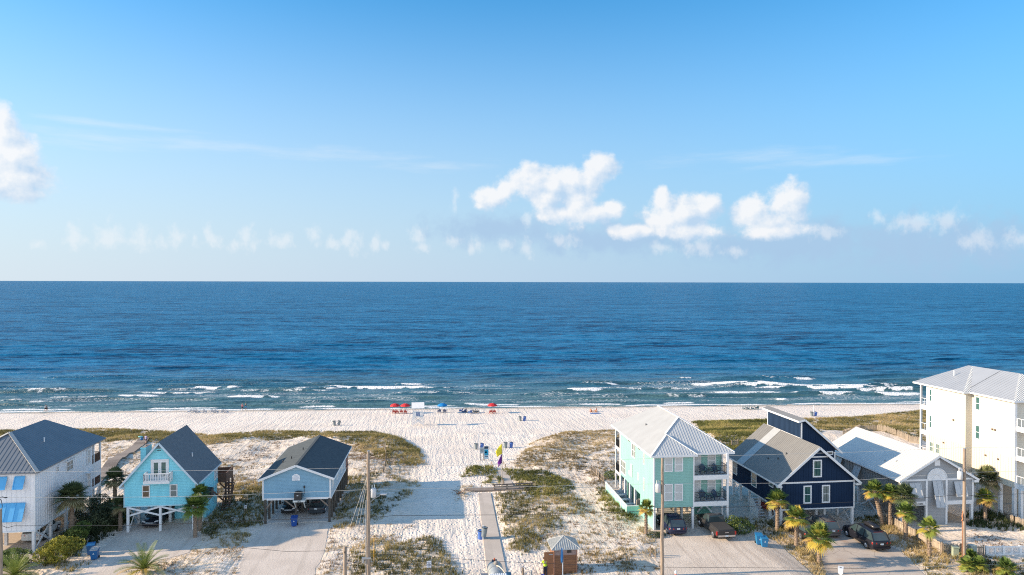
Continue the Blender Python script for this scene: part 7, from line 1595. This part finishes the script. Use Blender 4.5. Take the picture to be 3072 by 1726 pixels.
    m = MB(); m.ell(hm + hd * .082 - upv * .047, (.022, .008, .006), 8, 5); m.build('mouth', pm('lips', (.35, .13, .11)), t, True)
    sv = [J['sp'], J['ch'], tuple(Vector(J['ch']).lerp(Vector(J['nk']), .6)), tuple(Vector(J['pel']).lerp(Vector(J['sp']), .2))]; se = [(0, 1), (1, 2), (0, 3)]; sr = [(.155, .12), (.175, .13), (.09, .08), (.165, .128)]
    for q in 'LR':
        i = len(sv); sv += [J['sh' + q], tuple(Vector(J['sh' + q]).lerp(Vector(J['el' + q]), .65))]; sr += [.08, .065]; se += [(1, i), (i, i + 1)]
    skin_mesh('shirt', pm('cloth %.2f %.2f %.2f' % shirt, shirt, rough=.85), t, sv, se, sr)
    pv = [J['pel']]; pe = []; pr = [(.165, .125)]
    for q in 'LR':
        i = len(pv); k_ = Vector(J['kn' + q]); h_ = Vector(J['hp' + q]); pv += [J['hp' + q], tuple(h_.lerp(k_, .75 if not trousers else 1.))]; pr += [.108, .09 if not trousers else .078]; pe += [(0, i), (i, i + 1)]
        if trousers: pv.append(tuple(k_.lerp(Vector(J['an' + q]), .95))); pr.append(.062); pe.append((i + 1, i + 2))
    skin_mesh('trousers' if trousers else 'shorts', pm('cloth %.2f %.2f %.2f' % shorts, shorts, rough=.85), t, pv, pe, pr)
    return t
person('person in a pink top and black shorts standing at the waterline', at(727, 1231.5), R(10), 'stand', (.62, .20, .24), (.02, .02, .025), (.45, .30, .16), longhair=True, s=.93)
person('person in a dark teal shirt and bright blue shorts standing at the waterline', at(737.5, 1231), R(-15), 'arms', (.02, .10, .13), (.03, .22, .50), (.40, .28, .16), s=.95)
person('person in a white shirt and black shorts walking along the far left beach', at(136, 1235.5), R(-80), 'walk', (.62, .60, .62), (.03, .025, .035))
person('person in a dark shirt walking beside the one in white at far left', at(140.5, 1235), R(-85), 'walk', (.05, .045, .07), (.03, .03, .04), s=.9)
pu = person('person in a lavender top walking off the boardwalk with beach bags', at(438, 1333), R(-20), 'walk', (.42, .36, .55), (.10, .08, .13), longhair=True, s=.95)
p = pu.location; t = thing('beach_bag', 'teal and blue bundle carried beside the person in lavender', 'bag', p + Vector((-.75, .1, .65)), 0); m = MB(); m.ell((0, 0, .25), (.30, .2, .28), 12, 8); m.build('bag_body', pm('bag blue', (.03, .14, .32)), t, True); m = MB(); m.ell((-.15, 0, .62), (.42, .16, .14), 12, 8); m.build('rolled_towel', pm('towel teal', (.18, .52, .55)), t, True); m = MB(); m.tube([(.2, 0, .45), (.4, 0, .6), (.48, 0, .4)], .02, 6); m.build('strap', pm('bag blue', (.03, .14, .32)), t)
person('sunbather in orange sitting on the sand at the waterline, left one', at(1773, 1236), R(-60), 'sit', (.55, .16, .06), (.40, .12, .05), (.05, .03, .02), s=.95)
person('sunbather in coral sitting on the sand at the waterline, right one', at(1788, 1235), R(70), 'sit', (.60, .22, .14), (.5, .2, .05), (.06, .03, .02), longhair=True, s=.95)
person('person in a blue shirt sitting among the beach chairs near the blue umbrella', at(1398, 1237), R(30), 'sit', (.05, .10, .28), (.02, .03, .06), s=.95)
p = at(1784, 1241.5); t = thing('beach_mat', 'blue beach mat lying on the sand below the sunbathers', 'beach mat', p, R(5)); m = MB(); m.prism([(-1.1, -.4, .03), (1.1, -.45, .05), (1.15, .35, .08), (-1.0, .4, .04)], (0, 0, .07)); m.build('mat', pm('mat blue', (.10, .20, .45)), t); m = MB(); m.ell((-.6, .1, .18), (.22, .12, .09), 10, 6); m.build('pillow', pm('mat pale', (.45, .5, .6)), t)
p = at(1780, 1237); t = thing('beach_towel', 'orange towel under the two sunbathers', 'towel', p, 0); m = MB(); m.prism([(-.9, -.4, .02), (1.0, -.4, .03), (1.0, .35, .03), (-.9, .35, .02)], (0, 0, .03)); m.build('cloth', pm('towel orange', (.55, .22, .08)), t); m = MB(); m.box(-.9, -.40, .052, -.75, .35, .062); m.build('stripe', WHITE, t)
p = onY(1636, 1700, 63.2); wk = person('worker in a neon yellow shirt and dark trousers leaning towards the hut door', Vector((p.x, p.y, hz(p.x, p.y))), R(12), 'bend', (.55, .75, .03), (.02, .022, .04), (.03, .02, .015), s=1.03, trousers=True)
t = thing('bucket', 'blue bucket standing by the worker at the hut', 'bucket', wk.location + Vector((-.30, -.25, 0)), 0); m = MB(); m.lathe([(.13, 0), (.17, .34), (.18, .35), (.155, .34), (.12, .03)], n=14); m.build('pail', pm('bucket blue', (.02, .06, .40)), t); m = MB(); m.tube([(-.17, 0, .34), (-.1, 0, .46), (.1, 0, .46), (.17, 0, .34)], .01, 6); m.build('handle', GALV, t)
# driftwood log by the boardwalk, stones beside the blue house
t = thing('driftwood', 'dead brown branches lying at the left end of the boardwalk platform', 'driftwood', at(1380, 1482), 0); r = random.Random(5); 
for i in range(7): m = MB(); a_ = r.uniform(0, 6); m.tube([(r.uniform(-.3, .3), r.uniform(-.3, .3), .02), (math.cos(a_) * .6, math.sin(a_) * .5, .3 + r.random() * .3), (math.cos(a_) * 1.2, math.sin(a_) * .9, .25 + r.random() * .5)], [.05, .03, .01], 5); m.build('branch', pm('dead wood', (.16, .09, .06)), t)
ST = pm('pale stone', (.52, .47, .42), (.42, .38, .34), scale=6, bump=.02)
for i, (px, lab) in enumerate((((1037, 1462), 'pale stone by the rear piling of the blue house, left one'), ((1043, 1469), 'pale stone by the rear piling of the blue house, nearest one'), ((1047, 1463), 'pale stone by the rear piling of the blue house, right one'), ((1034, 1482), 'pale stone lying apart in the shade right of the blue house'))):
    m = MB(); m.ell((0, 0, .1), (.26 + .05 * i % .1, .2, .17), 9, 6); o = m.build('stone', ST, None, False, at(*px)); o.rotation_euler = (0, 0, i); tag(o, lab, 'stone', 'stones beside the blue house')
